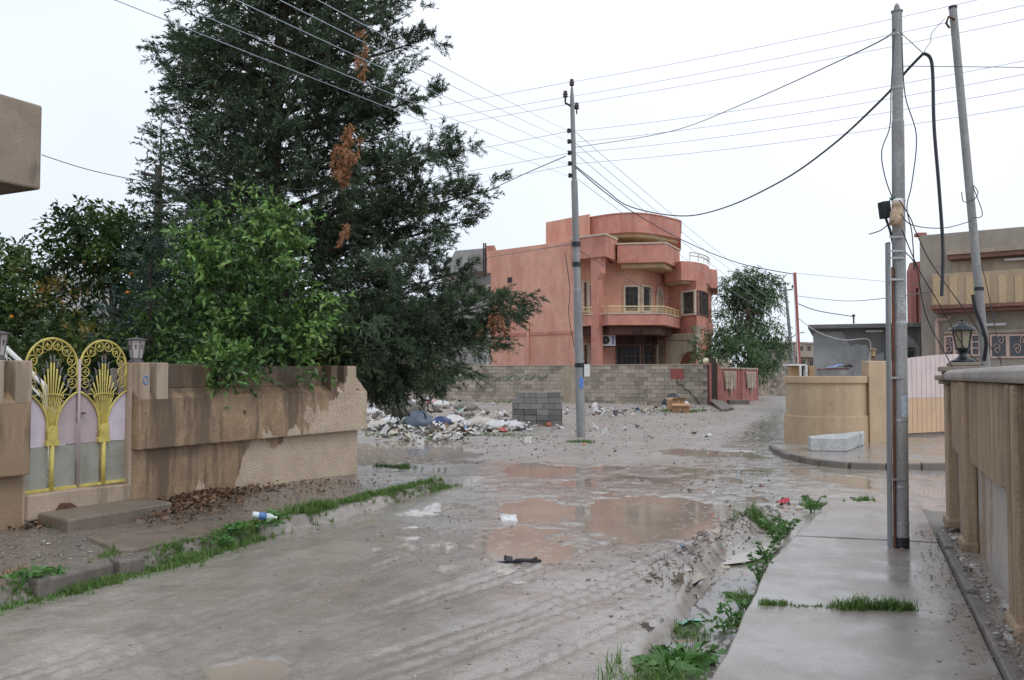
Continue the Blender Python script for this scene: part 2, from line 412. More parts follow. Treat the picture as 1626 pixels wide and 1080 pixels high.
M['grass'] = island('wet_grass', [(.07, .145, .03), (.11, .22, .05), (.16, .29, .075), (.09, .17, .035), (.22, .30, .10)], .5, .25)
M['drygrass'] = island('dry_grass', [(.30, .21, .12), (.42, .30, .18), (.22, .15, .09)], .8, .1)
M['weed'] = island('weed_leaf', [(.055, .14, .03), (.09, .22, .05), (.14, .28, .09)], .45, .25)
M['citrus'] = island('citrus_leaf', [(.018, .052, .016), (.034, .088, .026), (.058, .13, .036), (.13, .24, .06), (.03, .085, .025)], .38, .22, 2.2)
M['citrus_young'] = island('young_citrus_leaf', [(.11, .24, .05), (.19, .36, .08), (.31, .47, .14), (.14, .29, .06)], .35, .28)
M['orange_leaf'] = island('orange_tree_leaf', [(.018, .050, .014), (.034, .085, .022), (.055, .115, .028), (.11, .16, .04), (.03, .07, .02)], .42, .18, 1.2)
M['yellow_leaf'] = island('yellowed_leaf', [(.20, .17, .03), (.28, .22, .05), (.22, .13, .05)], .5, .2)
M['conifer'] = island('conifer_needles', [(.022, .042, .024), (.038, .066, .036), (.058, .092, .050), (.100, .140, .078), (.034, .062, .034)], .6, .10, 1.1)
M['conifer_young'] = island('young_conifer_needles', [(.028, .058, .050), (.045, .085, .070), (.03, .07, .05)], .6, .1)
M['dead_conifer'] = island('dead_conifer_needles', [(.26, .115, .05), (.36, .17, .08), (.20, .08, .04)], .8, .1)
M['gum'] = island('gum_leaf', [(.045, .105, .045), (.075, .15, .06), (.12, .20, .08)], .5, .2, .6)
M['bark'] = plain('bark', (.075, .055, .042), .9, 0, .3, 14, .6, 30)
M['orange'] = plain('orange_fruit', (.75, .22, .02), .45)
M['deadleaf'] = island('fallen_leaves', [(.06, .035, .02), (.13, .07, .035), (.20, .11, .06), (.09, .06, .04), (.27, .17, .10)], .6)
M['sandwall'] = None

# ------------------------------------------------------------------ ground sheet
def axis(segs):
    out = []
    for a, b, d in segs:
        out.append(np.arange(a, b, d))
    out.append(np.array([segs[-1][1]])); return np.concatenate(out)
gx = axis([(-900, -120, 60), (-120, -30, 10), (-30, -9, 1.0), (-9, -5, .12), (-5, 5.0, .036), (5.0, 12, .10), (12, 30, 1.0), (30, 120, 10), (120, 900, 60)])
gy = axis([(-200, -20, 20), (-20, 3, 2.3), (3, 4.6, .2), (4.6, 15, .042), (15, 24, .075), (24, 46, .18), (46, 90, 1.4), (90, 300, 15), (300, 2400, 150)])
GX, GY = np.meshgrid(gx, gy); GZ = gz(GX, GY)
nx, ny = len(gx), len(gy)
idx = np.arange(nx * ny).reshape(ny, nx)
Fq = np.stack([idx[:-1, :-1], idx[:-1, 1:], idx[1:, 1:], idx[1:, :-1]], -1).reshape(-1, 4)
ground = np_mesh('ground', np.stack([GX, GY, GZ], -1).reshape(-1, 3), Fq, M['ground'], None, True)
struct(ground); ground['label'] = 'wet muddy street and open lot of broken asphalt and gravel'
for i, p in enumerate(PUD):
    mb = MB(); n_ = 40; lvl = PLV(p)
    vs = [(p[0] + math.cos(2 * math.pi * k / n_) * p[2] * 1.32, p[1] + math.sin(2 * math.pi * k / n_) * p[3] * 1.32, lvl) for k in range(n_)]
    mb.add(vs, [tuple(range(n_))]); o = mb.build('puddle', M['water']); struct(o)
mb = MB(); ss = np.arange(3.2, 11.3, .3); vs = []
for s in ss:
    te = float(edge_t(s)); vs += [(*fromst(s, te - .62), -.172), (*fromst(s, te - .004), -.172)]
mb.add(vs, [(2 * i, 2 * i + 1, 2 * i + 3, 2 * i + 2) for i in range(len(ss) - 1)])
struct(mb.build('gutter_water', M['gutter_water']))
# rain water standing in every hollow of the junction
fm = MB(); fm.add([(*fromst(8.9, -5.6), -.1078), (*fromst(8.9, -1.75), -.1078), (*fromst(12.6, -1.2), -.1078), (*fromst(13.2, 3.5), -.1078), (*fromst(19.5, 3.5), -.1078), (*fromst(21, -5), -.1078), (*fromst(17, -9), -.1078), (*fromst(14, -7), -.1078)], [tuple(range(8))])
o = fm.build('puddle', M['water']); struct(o)

# ------------------------------------------------------------------ near pavement on the right
walk = MB().prism([fromst(1.0, -.70), fromst(1.0, 3.2), fromst(12.3, 3.2), fromst(12.3, -.30), fromst(10.5, -.45), fromst(8, -.66)], -.30, -.045).build('sidewalk', M['kerb'])
struct(walk); walk['label'] = 'near pavement of cracked wet concrete slabs'
def joint_s(k, t):
    return {0: 1.0, 1: 6.60 + .27 * (t + .72), 2: 9.62 + .10 * (t + .7), 3: 12.42 + .35 * (t + .43)}[k]
def rag(a, b, n, amp, sd):
    out = []
    for i in range(n):
        f = i / n; j = amp * float(fbm(f * n * .45 + sd * 9.1, sd, sd, 3)) * (0 if i == 0 else 1)
        d = (b[0] - a[0], b[1] - a[1]); L = math.hypot(*d)
        out.append((a[0] + d[0] * f - d[1] / L * j, a[1] + d[1] * f + d[0] / L * j))
    return out
for k in range(3):
    j0 = .018 if k else 0; g = .016
    R0 = 0.70
    l0, l1 = joint_s(k, -.77) + g, joint_s(k + 1, -.6) - g
    le = [(s, float(edge_t(s))) for s in np.linspace(l1, l0, 24)]
    le = [(s, t + .05 * float(fbm(s * 2.2, 3, 61, 3))) for s, t in le]
    r0, r1 = joint_s(k, R0) + g, joint_s(k + 1, R0) - g
    pts = rag((l0, le[-1][1]), (r0, R0), 14, .03, 71 + k) + [(r0, R0), (r1, R0)] + rag((r1, R0), (l1, le[0][1]), 14, .03, 81 + k)[1:] + le[:-1]
    tilt = [(.004, -.003), (-.004, .003), (.003, .006)][k]
    P_ = [fromst(s, t) for s, t in pts]
    zt = [tilt[0] + .008 * float(fbm(s, t * 3, 5, 2)) for s, t in pts]
    mb = MB(); mb.prism(P_, -.05, 0.0 + tilt[0])
    mb.build('slab', M['concrete'], walk, .012)
# ragged kerb and soil strip at the foot of the right-hand wall
kerb_r = MB(); s = 2.0
first = True
while s < 10.05:
    L = random.uniform(.8, 1.15); zt = .055 + random.uniform(-.015, .02)
    P_ = [fromst(s, .705), fromst(s, .80), fromst(min(s + L - .012, 10.1), .80), fromst(min(s + L - .012, 10.1), .705)]
    o = MB().prism(P_, -.08, zt).build('kerb_stone', M['kerb'], walk, .015); s += L
soil = MB(); V = []; Fl = []
ss = np.arange(2.0, 10.3, .05); tt = np.arange(.78, 1.0, .03)
for a in ss:
    for b in tt:
        x_, y_ = fromst(a, b); V.append((x_, y_, .035 + .09 * float(fbm(x_ * 5, y_ * 5, 91, 4)) + .05 * (b - .78)))
m_ = len(tt)
for i in range(len(ss) - 1):
    for j in range(m_ - 1): Fl.append((i * m_ + j, i * m_ + j + 1, (i + 1) * m_ + j + 1, (i + 1) * m_ + j))
o = np_mesh('soil_strip', np.array(V), np.array(Fl)[:, ::-1], M['ground'], None, True); struct(o)

# ------------------------------------------------------------------ pavement across the side street
kp = [atz(u, v, .02).xy for u, v in ((1228, 706), (1240, 714), (1262, 721), (1290, 727.5), (1350, 733), (1420, 735), (1520, 735.5), (1640, 736))]
pav = MB().prism([tuple(p) for p in kp] + [(18, 17.2), (18, 27), (10.5, 27), tuple(xy(1236, 25)), tuple(xy(1230, 22))], -.25, .012).build('pavement', M['concrete']); struct(pav)
pav['label'] = 'raised wet pavement in front of the beige corner wall'
def along(poly, step):
    out = [Vector(poly[0])]; acc = 0
    for a, b in zip(poly[:-1], poly[1:]):
        a, b = Vector(a), Vector(b); L = (b - a).length; d = step - acc
        while d < L: out.append(a.lerp(b, d / L)); d += step
        acc = L - (d - step)
    return out
kk = along([p - Vector((0, .0)) for p in kp], .62)
for a, b in zip(kk[:-1], kk[1:]):
    d = (b - a).normalized(); nn = Vector((d.y, -d.x)); b2 = b - d * .014
    z1 = .02 + random.uniform(-.008, .012)
    MB().prism([a + nn * .11, b2 + nn * .11, b2 - nn * .02, a - nn * .02], -.25, z1).build('kerb_stone', M['kerb'], pav, .02)
# ------------------------------------------------------------------ garden wall on the left, with its gate
def garden_wall_mat():
    m, n, p = nodes('garden_wall_render'); tcn = n.nodes.new('ShaderNodeTexCoord'); oc = tcn.outputs['Object']
    sep = n.nodes.new('ShaderNodeSeparateXYZ'); n.links.new(oc, sep.inputs[0])
    def mth(op, a, b=None):
        x = n.nodes.new('ShaderNodeMath'); x.operation = op
        for i, q in enumerate((a, b)):
            if q is None: continue
            if isinstance(q, bpy.types.NodeSocket): n.links.new(q, x.inputs[i])
            else: x.inputs[i].default_value = q
        return x.outputs[0]
    tong = noise(n, vscale(n, oc, (1.0, 1.0, .42)), 1.5, 5, .58, .35)
    g = mth('SUBTRACT', sep.outputs[0], mth('MULTIPLY', sep.outputs[2], 1.55))
    g = mth('ADD', g, mth('MULTIPLY', mth('SUBTRACT', tong, .5), 3.0))
    dry = ramp(n, g, 1.38, 1.44)
    gr = noise(n, oc, 48, 3); mid = noise(n, oc, 3.2, 5, .6)
    wet = mixc(n, ramp(n, mid, .3, .7), (.29, .19, .108), (.45, .31, .19))
    stk = noise(n, vscale(n, oc, (1, 1, .13)), 3.1, 6, .68, .15)
    wet = mixc(n, ramp(n, stk, .45, .60, 0, .8), wet, (.12, .078, .052))
    topd = ramp(n, mth('ADD', sep.outputs[2], mth('MULTIPLY', mth('SUBTRACT', stk, .5), 1.4)), 1.15, 1.62, 0, .7)
    wet = mixc(n, topd, wet, (.075, .055, .042))
    dr = mixc(n, ramp(n, mid, .3, .7), (.50, .395, .29), (.60, .485, .365))
    c = mixc(n, dry, wet, dr)
    c = mixc(n, ramp(n, gr, .45, .66, 0, .55), c, (.14, .10, .065))
    n.links.new(c, p.inputs['Base Color']); n.links.new(ramp(n, dry, 0, 1, .5, .85), p.inputs['Roughness'])
    bump(n, p, gr, .5, .015); return m
M['gardenwall'] = garden_wall_mat()
M['gardenwall2'] = render_wall('garden_wall_render_wet', (.34, .235, .145), (.10, .065, .042), .8, 5, .55, .5, None, .4, 75)
M['gatepost_pale'] = render_wall('pale_render', (.46, .36, .27), (.20, .14, .09), .6, 6, .7, .5, None, .4, 75)
LW_A = math.atan2(.895, .4455)
def wall_frame(name, label, s0=0.0):
    return thing(name, label, 'wall', (-4.54 + .4455 * s0, 10.5 + .895 * s0, 0), LW_A)
gw = wall_frame('garden_wall', 'brown rendered garden wall right of the yellow gate, half dark with rain')
BAND = [(-.12, .77), (-.12, 1.385), (0.02, 1.50), (.2, 1.50), (.2, .77)]
MB().box(.0, 4.5, 0, .2, -.3, .77).build('lower_wall', M['gardenwall'], gw, .01)
MB().prism_x(BAND, .035, 4.6).build('band', M['gardenwall'], gw, .015)
MB().box(.5, 3.64, .05, .2, 1.497, 1.80).build('upstand', M['gardenwall'], gw, .012)
MB().box(-.002, .034, -.002, .21, -.3, 1.805).build('gate_pier', M['gatepost_pale'], gw, .006)
for a, b in ((.036, .185), (.285, .46), (3.65, 3.80), (3.97, 4.29)):
    MB().prism_x([(-.123, 1.36), (-.123, 1.81), (.203, 1.81), (.203, 1.36)], a, b).build('post', M['gatepost_pale'] if a < 1 else M['gardenwall'], gw, .012)
MB().prism_y([(4.292, 1.45), (4.292, 1.66), (4.603, 1.40), (4.603, 1.37)], -.10, .2).build('end_hip', M['gardenwall'], gw, .01)
MB().box(4.25, 4.47, .2, 6.5, -.3, 1.48).build('return_wall', M['gardenwall'], gw, .012)
MB().tube([(.115 + .034 * math.cos(a), -.1265, 1.60 + .05 * math.sin(a)) for a in np.linspace(0, 2 * math.pi, 17)[:-1]], .0075, 6, closed=True).build('painted_ring', plain('blue_paint', (.12, .25, .5), .6), gw)
gl = wall_frame('garden_wall', 'brown rendered garden wall left of the yellow gate, cut by the photo edge')
MB().box(-5.4, -1.32, 0, .2, -.3, .62).build('lower_wall', M['gardenwall2'], gl, .01)
MB().prism_x([(-.12, .62), (-.12, 1.385), (0.02, 1.50), (.2, 1.50), (.2, .62)], -5.4, -1.335).build('band', M['gardenwall2'], gl, .015)
for a, b in ((-1.52, -1.336), (-1.86, -1.64)):
    MB().box(a, b, -.123, .203, 1.36, 1.81).build('post', M['gatepost_pale'], gl, .012)
MB().box(-5.4, -1.95, .05, .2, 1.497, 1.80).build('upstand', M['gardenwall2'], gl, .012)
MB().box(-1.334, -1.302, -.002, .21, -.3, 1.805).build('gate_pier', M['gatepost_pale'], gl, .006)

M['yellow'] = plain('yellow_paint', (.56, .465, .12), .5, 0, .15, 12, .15, 60, (.36, .26, .09), .5)
M['mauve'] = plain('mauve_sheet', (.46, .37, .385), .45, 0, .10, 4, .05, 30, (.27, .17, .15), .55)
M['lilac'] = plain('lilac_sheet', (.62, .55, .62), .45, 0, .07, 4, .05, 30, (.40, .32, .32), .4)
M['greysheet'] = plain('grey_sheet', (.31, .31, .265), .5, 0, .10, 5, .08, 30, (.17, .15, .11), .6)
M['greytip'] = plain('grey_tip', (.16, .15, .16), .5, .3)
M['rust'] = plain('rust', (.13, .06, .035), .8, .1, .3, 20, .3, 60)
gate = thing('garden_gate', 'yellow wrought-iron double gate with twin arches and mauve sheet panels', 'gate', (-4.54, 10.5, 0), LW_A)
ZB, ZT = .41, 2.06
def leaf(cx, w_, near_left):
    h = w_ / 2 - .008; y = .06; zc = ZT - h
    arch = [(cx - h, y, 1.47)] + [(cx - h, y, zc)] + [(cx + h * math.cos(a), y, zc + h * math.sin(a)) for a in np.linspace(math.pi, 0, 19)] + [(cx + h, y, 1.47)]
    fr = MB().tube(arch, .0125, 8)
    # vase outline
    for sg in (-1, 1):
        cv = []
        for q in np.linspace(0, 1, 12):
            xq = h * (1 - q) ** 1.9 + .055 * (1 - (1 - q) ** 1.9); zq = 1.47 - .36 * q ** 1.25
            cv.append((cx + sg * xq, y - .012, zq))
        cv.append((cx + sg * .06, y - .012, .96)); fr.tube(cv, .012, 8)
    lf = fr.build('gate_leaf', M['yellow'], gate, smooth=True)
    MB().tube([(cx - .2 * .62, y - .014, 1.40)] + [(cx + .135 * math.cos(a), y - .014, 1.40 + .05 * math.sin(a)) for a in np.linspace(math.pi, 0, 9)], .007, 6).build('collar', M['yellow'], lf, smooth=True)
    # rings
    n_ = 10; R = h - .066; pts = []
    L1 = zc - 1.55; tot = 2 * L1 + math.pi * R
    for i in range(n_):
        d = (i + .15) / (n_ - .7) * tot
        if d < L1: px, pz = cx - R, 1.55 + d
        elif d < L1 + math.pi * R: a = math.pi - (d - L1) / R; px, pz = cx + R * math.cos(a), zc + R * math.sin(a)
        else: px, pz = cx + R, zc - (d - L1 - math.pi * R)
        pts.append((px, pz))
    for px, pz in pts:
        rg = MB().tube([(px + .054 * math.cos(a), y, pz + .054 * math.sin(a)) for a in np.linspace(0, 2 * math.pi, 19)[:-1]], .006, 6, closed=True)
        dv = Vector((cx - px, 0, 1.7 - pz)).normalized(); dn = Vector((-dv.z, 0, dv.x)); c0 = Vector((px, y, pz))
        for e in (dv * .04, -dv * .03, dn * .032 + dv * .018, -dn * .032 + dv * .018): rg.tube([c0 - dv * .02, c0 + e], [.004, .006], 5)
        rg.build('ring', M['yellow'], lf, smooth=True)
    # stems with grey buds
    for k, e in enumerate((-.225, -.185, -.145, -.10, -.06, -.02, .02, .06, .10, .145, .185, .225)):
        topz = 1.83 - abs(e) * 1.75; b0 = (cx + e * .22, y - .004, 1.0)
        P_ = [b0, (cx + e * .28, y - .004, 1.2), (cx + e * .62, y - .004, 1.45), (cx + e * .95, y - .004, topz)]
        sm = MB().tube(P_, [.0045, .005, .006, .0095], 6).build('stem', M['yellow'], lf, smooth=True)
        MB().tube([P_[-1], (cx + e * 1.05, y, topz + .06), (cx + e * 1.3, y, topz + .09)], [.007, .012, .004], 6).build('bud', M['greytip'], sm)
    bo = MB().prism_y([(cx - .075, .885), (cx + .075, .885), (cx + .075, .93), (cx + .062, .95), (cx + .062, 1.06), (cx + .03, 1.10), (cx - .03, 1.10), (cx - .062, 1.06), (cx - .062, .95), (cx - .075, .93)], y - .045, y + .02).build('boss', M['yellow'], lf, .008)
    MB().tube([(cx, y - .02, ZB - .01), (cx, y - .02, .89)], .027, 10).build('centre_post', M['yellow'], lf, smooth=True)
    MB().box(cx - h, cx + h, y - .025, y + .005, ZB - .012, ZB + .022).build('bottom_rail', M['yellow'], lf, .004)
    for sg in (-1, 1):
        x0, x1 = sorted((cx + sg * .03, cx + sg * (h + .004)))
        MB().box(x0, x1, y + .006, y + .014, ZB + .02, .885).build('lower_panel', M['greysheet'], lf)
        out = [(cx + sg * (h + .004), .893), (cx + sg * .055, .893)]
        for q in np.linspace(1, 0, 12):
            xq = h * (1 - q) ** 1.9 + .055 * (1 - (1 - q) ** 1.9); out.append((cx + sg * xq, 1.47 - .36 * q ** 1.25))
        inner = (sg > 0) == near_left
        MB().prism_y(out, y + .006, y + .013).build('upper_panel', M['mauve'] if inner else M['lilac'], lf)
    return lf
leaf(-.978, .64, True); leaf(-.325, .64, False)
MB().tube([(-.652, .045, ZB - .02), (-.652, .045, 1.84)], .017, 8).build('meeting_post', M['mauve'], gate, smooth=True)
MB().lathe([(.02, 0), (.026, .01), (.02, .02)], 10, (-.60, .03, 1.22)).build('latch', M['rust'], gate)
MB().box(-.11, -.02, .2, .215, 1.50, 1.74).build('letter_plate', M['greysheet'], gate)

stp = thing('doorstep', 'broken concrete sill under the yellow gate', 'step', (-4.54, 10.5, 0), LW_A)
MB().prism_y([(-1.30, .12), (-1.30, .395), (-.70, .40), (0.0, .375), (0, .12)], -.05, .2).build('sill', M['gatepost_pale'], stp, .02)
MB().prism_y([(-1.0, .19), (-.93, .27), (-.80, .255), (-.70, .19)], -.058, -.04).build('broken_edge', M['rust'], stp)
step = MB().prism([atz(u, v, .2).xy for u, v in ((46, 811), (108, 825), (274, 797), (232, 789))], -.02, .2).build('step_block', M['step'], None, .025)
tag(step, 'thick grey concrete step below the yellow gate', 'step')
s2 = MB().prism([atz(u, v, .06).xy for u, v in ((135, 851), (187, 872), (215, 871), (258, 861), (330, 848), (322, 828))], -.14, .06).build('paving_slab', M['step'], None, .02)
tag(s2, 'low cracked concrete slab at the road edge below the step', 'slab')
for (u0, v0, u1, v1, lab) in ((60, 922, 182, 893, 'long broken kerb stone half buried in grass at far left'), (190, 891, 232, 884, 'short broken kerb stone under the cracked slab')):
    a = atz(u0, v0, .06).xy; b = atz(u1, v1, .06).xy; d = (b - a).normalized(); nn = Vector((-d.y, d.x))
    o = MB().prism([a, b, b + nn * .16, a + nn * .2], -.16, .062).build('kerb_stone', M['kerb'], None, .025); tag(o, lab, 'kerb stone', 'kerb stones left of the road')

# lanterns on the gate piers
M['lampmetal'] = plain('grey_lamp_metal', (.13, .12, .125), .5, .4, .2, 10)
M['lampglass'] = plain('frosted_lamp_glass', (.46, .42, .41), .3, 0, .1, 8)
def tapered_lantern(loc, label):
    L = thing('gate_lantern', label, 'lantern', loc, .3, 'lanterns on the gate piers')
    MB().lathe([(.085, 0), (.085, .02), (.06, .035), (.05, .05)], 8, (0, 0, 0)).build('base', M['lampmetal'], L)
    MB().lathe([(.062, .05), (.098, .27)], 6, (0, 0, 0)).build('glass', M['lampglass'], L)
    for k in range(6):
        a = math.pi / 3 * k; c_, s_ = math.cos(a), math.sin(a)
        MB().tube([(c_ * .064, s_ * .064, .05), (c_ * .101, s_ * .101, .27)], .006, 5).build('rib', M['lampmetal'], L)
        b = a + math.pi / 6
        MB().tube([(math.cos(b) * .083, math.sin(b) * .083, .21), (math.cos(b) * .075, math.sin(b) * .075, .15)], [.010, .003], 5).build('ornament', M['lampmetal'], L)
    MB().lathe([(.128, .268), (.13, .28), (.06, .295), (.012, .30), (.012, .318), (.0, .325)], 8).build('cap', M['lampmetal'], L)
    return L
def lwp(x, y, z): return Vector((-4.54 + .4455 * x - .895 * y, 10.5 + .895 * x + .4455 * y, z))
tapered_lantern(lwp(.115, .04, 1.812), 'pale tapered lantern on the pier right of the yellow gate')
tapered_lantern(lwp(-1.62, .04, 1.812), 'tapered lantern on the pier left of the yellow gate, cut by the photo edge')

# cantilevered balcony of the house at far left
M['balcony'] = render_wall('balcony_render', (.34, .27, .205), (.12, .095, .075), .75, 2.2, .7, .4, (.42, .34, .26), .35, 60)
hb = thing('house_balcony', 'weathered brown concrete balcony jutting in at upper left', 'balcony', (0, 0, 0))
a = at(65, 305, 12.0); A2 = Vector((a.x, a.y)); dW = Vector((.4455, .895)); nW = Vector((-.895, .4455))
zb, ztp = at(65, 302, 12).z, at(65, 168, 12).z
MB().prism([A2, A2 - dW * 5.2, A2 - dW * 5.2 + nW * .16, A2 - dW * .16 + nW * .16, A2 - dW * .16 + nW * 2.4, A2 + nW * 2.4], zb, ztp).build('parapet', M['balcony'], hb, .03)
MB().prism([A2 - dW * .164 + nW * .164, A2 - dW * 5.1 + nW * .164, A2 - dW * 5.1 + nW * 2.4, A2 - dW * .164 + nW * 2.4], zb + .005, zb + .2).build('floor_slab', M['balcony'], hb)
MB().prism([A2 - dW * .5 + nW * 2.4, A2 - dW * 5.2 + nW * 2.4, A2 - dW * 5.2 + nW * 6, A2 - dW * .5 + nW * 6], 0, ztp + .6).build('house_wall', M['balcony'], hb)
# white stair railing behind the gate
rl = thing('stair_railing', 'white pipe railing of garden steps behind the yellow gate', 'railing', (0, 0, 0))
M['white'] = plain('white_paint', (.72, .72, .70), .4, 0, .06)
pts = [at(-30, 541, 11.2), at(10, 553, 11.1), at(36, 578, 11.0), at(72, 614, 10.9), at(72, 652, 10.9)]
MB().tube(pts, .032, 8).build('top_rail', M['white'], rl)
MB().tube([p + Vector((0, 0, -.17)) for p in pts[:-1]], .016, 8).build('lower_rail', M['white'], rl)
for i in (1, 2, 3):
    MB().tube([pts[i], Vector((pts[i].x, pts[i].y, 0.0))], .02, 8).build('post', M['white'], rl)
for k in range(5):
    p = at(-2 + k * 7, 566 + k * 5, 11.05)
    MB().tube([p + Vector((.05 * math.cos(t), 0, .06 * math.sin(t))) for t in np.linspace(0, 5, 12)], .007, 5).build('scroll', M['white'], rl)

# ------------------------------------------------------------------ right-hand boundary wall
M['rwall'] = render_wall('tan_wall_render', (.44, .315, .205), (.21, .135, .085), .7, 7, .7, .6, (.47, .34, .22), .3, 60)
M['rwall_lo'] = render_wall('whitewashed_render', (.50, .45, .40), (.34, .22, .13), .8, 5, .75, .5, (.58, .53, .48), .5, 60)
M['rcoping'] = render_wall('grey_coping', (.42, .38, .34), (.20, .16, .13), .5, 4, .65, .4, None, .4, 50)
M['rcap'] = render_wall('pier_cap_render', (.33, .27, .21), (.15, .11, .08), .6, 5, .65, .4, None, .4, 50)
RW_A = math.atan2(-SD[1], -SD[0])          # local x runs from the corner towards the viewer, local +y is the street-away side
rw = thing('boundary_wall', 'tan rendered boundary wall with fluted panels along the right edge', 'wall', (4.93, 9.9, 0), RW_A)
# with x pointing to the viewer, the street side is -y? local y = left of x = away from the camera's right
MB().box(.25, 7.6, .03, .24, -.1, 1.60).build('lower_wall', M['rwall_lo'], rw, .01)
MB().box(-.10, .26, -.075, .30, -.02, 1.56).build('corner_pier', M['rwall'], rw, .02)
MB().prism([(-.13, -.11), (.29, -.11), (.29, .32), (-.13, .32)], -.02, .10).build('pier_foot', M['rwall'], rw, .03)
for z0, z1, g in ((1.56, 1.60, .05), (1.60, 1.66, .085), (1.66, 1.70, .02), (1.70, 1.755, .055), (1.755, 1.80, -.03)):
    MB().box(-.10 - g, .26 + g, -.075 - g, .30 + g, z0, z1 - .001).build('cap_course', M['rcap'], rw, .012)
def up_panel(x0, x1, drop, zb):
    n_ = 16; pts = [(x0, 1.60)]
    for q in np.linspace(0, 1, n_): pts.append((x0 + (x1 - x0) * q, zb + drop * (1 - math.sin(math.pi * q) ** .5) * .5))
    pts.append((x1, 1.60)); return pts
for x0, x1 in ((.36, 1.52), (2.06, 4.4), (4.94, 7.4)):
    # upper panel built of narrow fluted strips
    o = MB().prism_y([(x0, .86), (x1, .86), (x1, 1.60), (x0, 1.60)], -.035, .028).build('upper_panel', M['rwall'], rw, .012)
    k = x0 + .03
    while k < x1 - .07:
        zb_ = .865 + .05 * abs(((k - x0) / (x1 - x0)) * 2 - 1) ** 3
        MB().box(k, k + .058, -.042, -.0355, zb_, 1.585).build('flute', M['rwall'], o, .003); k += .064
for x0 in (1.62, 1.84, 4.5, 4.72):
    MB().box(x0, x0 + .12, -.085, .028, .08, 1.598).build('pilaster', M['rwall'], rw, .025)
for x0 in (1.58, 4.46):
    MB().box(x0, x0 + .44, -.11, .028, -.04, .14).build('pilaster_foot', M['rwall'], rw, .03)
x = .30; 
while x < 7.3:
    L = random.uniform(1.0, 1.4); x2 = min(x + L, 7.5)
    MB().prism_x([(-.09, 1.605), (-.105, 1.635), (-.10, 1.68), (-.07, 1.71), (.1, 1.725), (.25, 1.69), (.27, 1.605)], x, x2 - .006).build('coping_stone', M['rcoping'], rw, .008); x = x2
M['black'] = plain('black_lamp_metal', (.028, .03, .036), .35, .4, .2, 10)
M['amber'] = plain('lantern_glass', (.33, .29, .20), .15, 0, .1, 10)
def rwp(x, y, z):
    c_, s_ = math.cos(RW_A), math.sin(RW_A); return Vector((4.93 + c_ * x - s_ * y, 9.9 + s_ * x + c_ * y, z))
def classic_lantern(loc, label, k, met, gl_):
    L = thing('pier_lantern', label, 'lantern', loc)
    def P_(pr): return [(r * k, z * k) for r, z in pr]
    MB().lathe(P_([(.13, 0), (.125, .02), (.09, .035), (.045, .07), (.036, .10), (.05, .125), (.075, .15), (.08, .165)]), 12).build('base', met, L, smooth=True)
    MB().lathe(P_([(.072, .165), (.105, .36)]), 6).build('glass', gl_, L)
    for q in range(6):
        a = math.pi / 3 * q; MB().tube([(math.cos(a) * .075 * k, math.sin(a) * .075 * k, .165 * k), (math.cos(a) * .109 * k, math.sin(a) * .109 * k, .36 * k)], .007 * k, 5).build('rib', met, L)
    MB().lathe(P_([(.145, .355), (.148, .365), (.10, .41), (.06, .435), (.05, .45), (.02, .458), (.014, .47), (.02, .485), (.0, .50)]), 12).build('roof', met, L, smooth=False)
    return L
pc = rwp(.08, .11, 1.80)
classic_lantern(pc, 'black classical lantern on the tan corner pier at right', .98, M['black'], M['amber'])
# ------------------------------------------------------------------ pink house
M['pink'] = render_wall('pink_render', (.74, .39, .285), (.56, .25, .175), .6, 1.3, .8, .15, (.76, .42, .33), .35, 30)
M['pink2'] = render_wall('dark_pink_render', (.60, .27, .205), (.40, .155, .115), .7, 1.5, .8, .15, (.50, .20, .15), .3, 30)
M['cream'] = plain('cream_trim', (.56, .47, .36), .7, 0, .12, 4, 0, 40, (.3, .22, .16), .4)
M['soffit'] = plain('ochre_soffit', (.46, .33, .19), .8, 0, .12, 2)
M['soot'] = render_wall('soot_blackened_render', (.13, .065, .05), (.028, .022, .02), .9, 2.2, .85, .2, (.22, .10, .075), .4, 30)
M['dark'] = plain('dark_interior', (.012, .012, .014), .5)
M['glass'] = plain('dusty_window_glass', (.055, .062, .07), .12, 0, .3, 2)
M['iron'] = plain('dark_iron', (.05, .045, .042), .6, .3)
M['brownframe'] = plain('brown_window_frame', (.12, .07, .05), .6)
M['stonefac'] = render_wall('beige_stone_facing', (.44, .36, .27), (.26, .19, .13), .5, 3, .8, .3, (.5, .43, .34), .4, 20)
M['rail_y'] = plain('cream_rail_paint', (.60, .47, .25), .5)
ph = thing('pink_house', 'two-storey salmon pink house with curved balconies and roof drum', 'house', (0, 0, 0))
PL = Vector((-1.32, 54.5)); PR = Vector((3.64, 50.0)); dA = (PR - PL).normalized(); dB = Vector((-dA.y, dA.x)) 
if dB.y < 0: dB = -dB
CC = PR + dA * 1.32
ZG = .15
MB().prism([PL, PR, PR + dB * 9, PL + dB * 9], ZG, 9.4).build('side_wall', M['pink'], ph, .02)
MB().prism([PL - dA * .3 - dB * .02, PL + dA * .05 - dB * .02, PL + dA * .05 + dB * 9.1, PL - dA * .3 + dB * 9.1], 8.05, 9.42).build('side_overhang', M['pink'], ph)
MB().prism([PL + dA * .0 - dB * .05, PR - dB * .05, PR - dB * .004, PL - dB * .004], 4.05, 4.22).build('string_course', M['pink2'], ph)
MB().tube([PL.lerp(PR, .47).to_3d() - dB.to_3d() * .10 + Vector((0, 0, z)) for z in (ZG, 4.6, 4.75)], .06, 8).build('drain_pipe', M['pink'], ph)
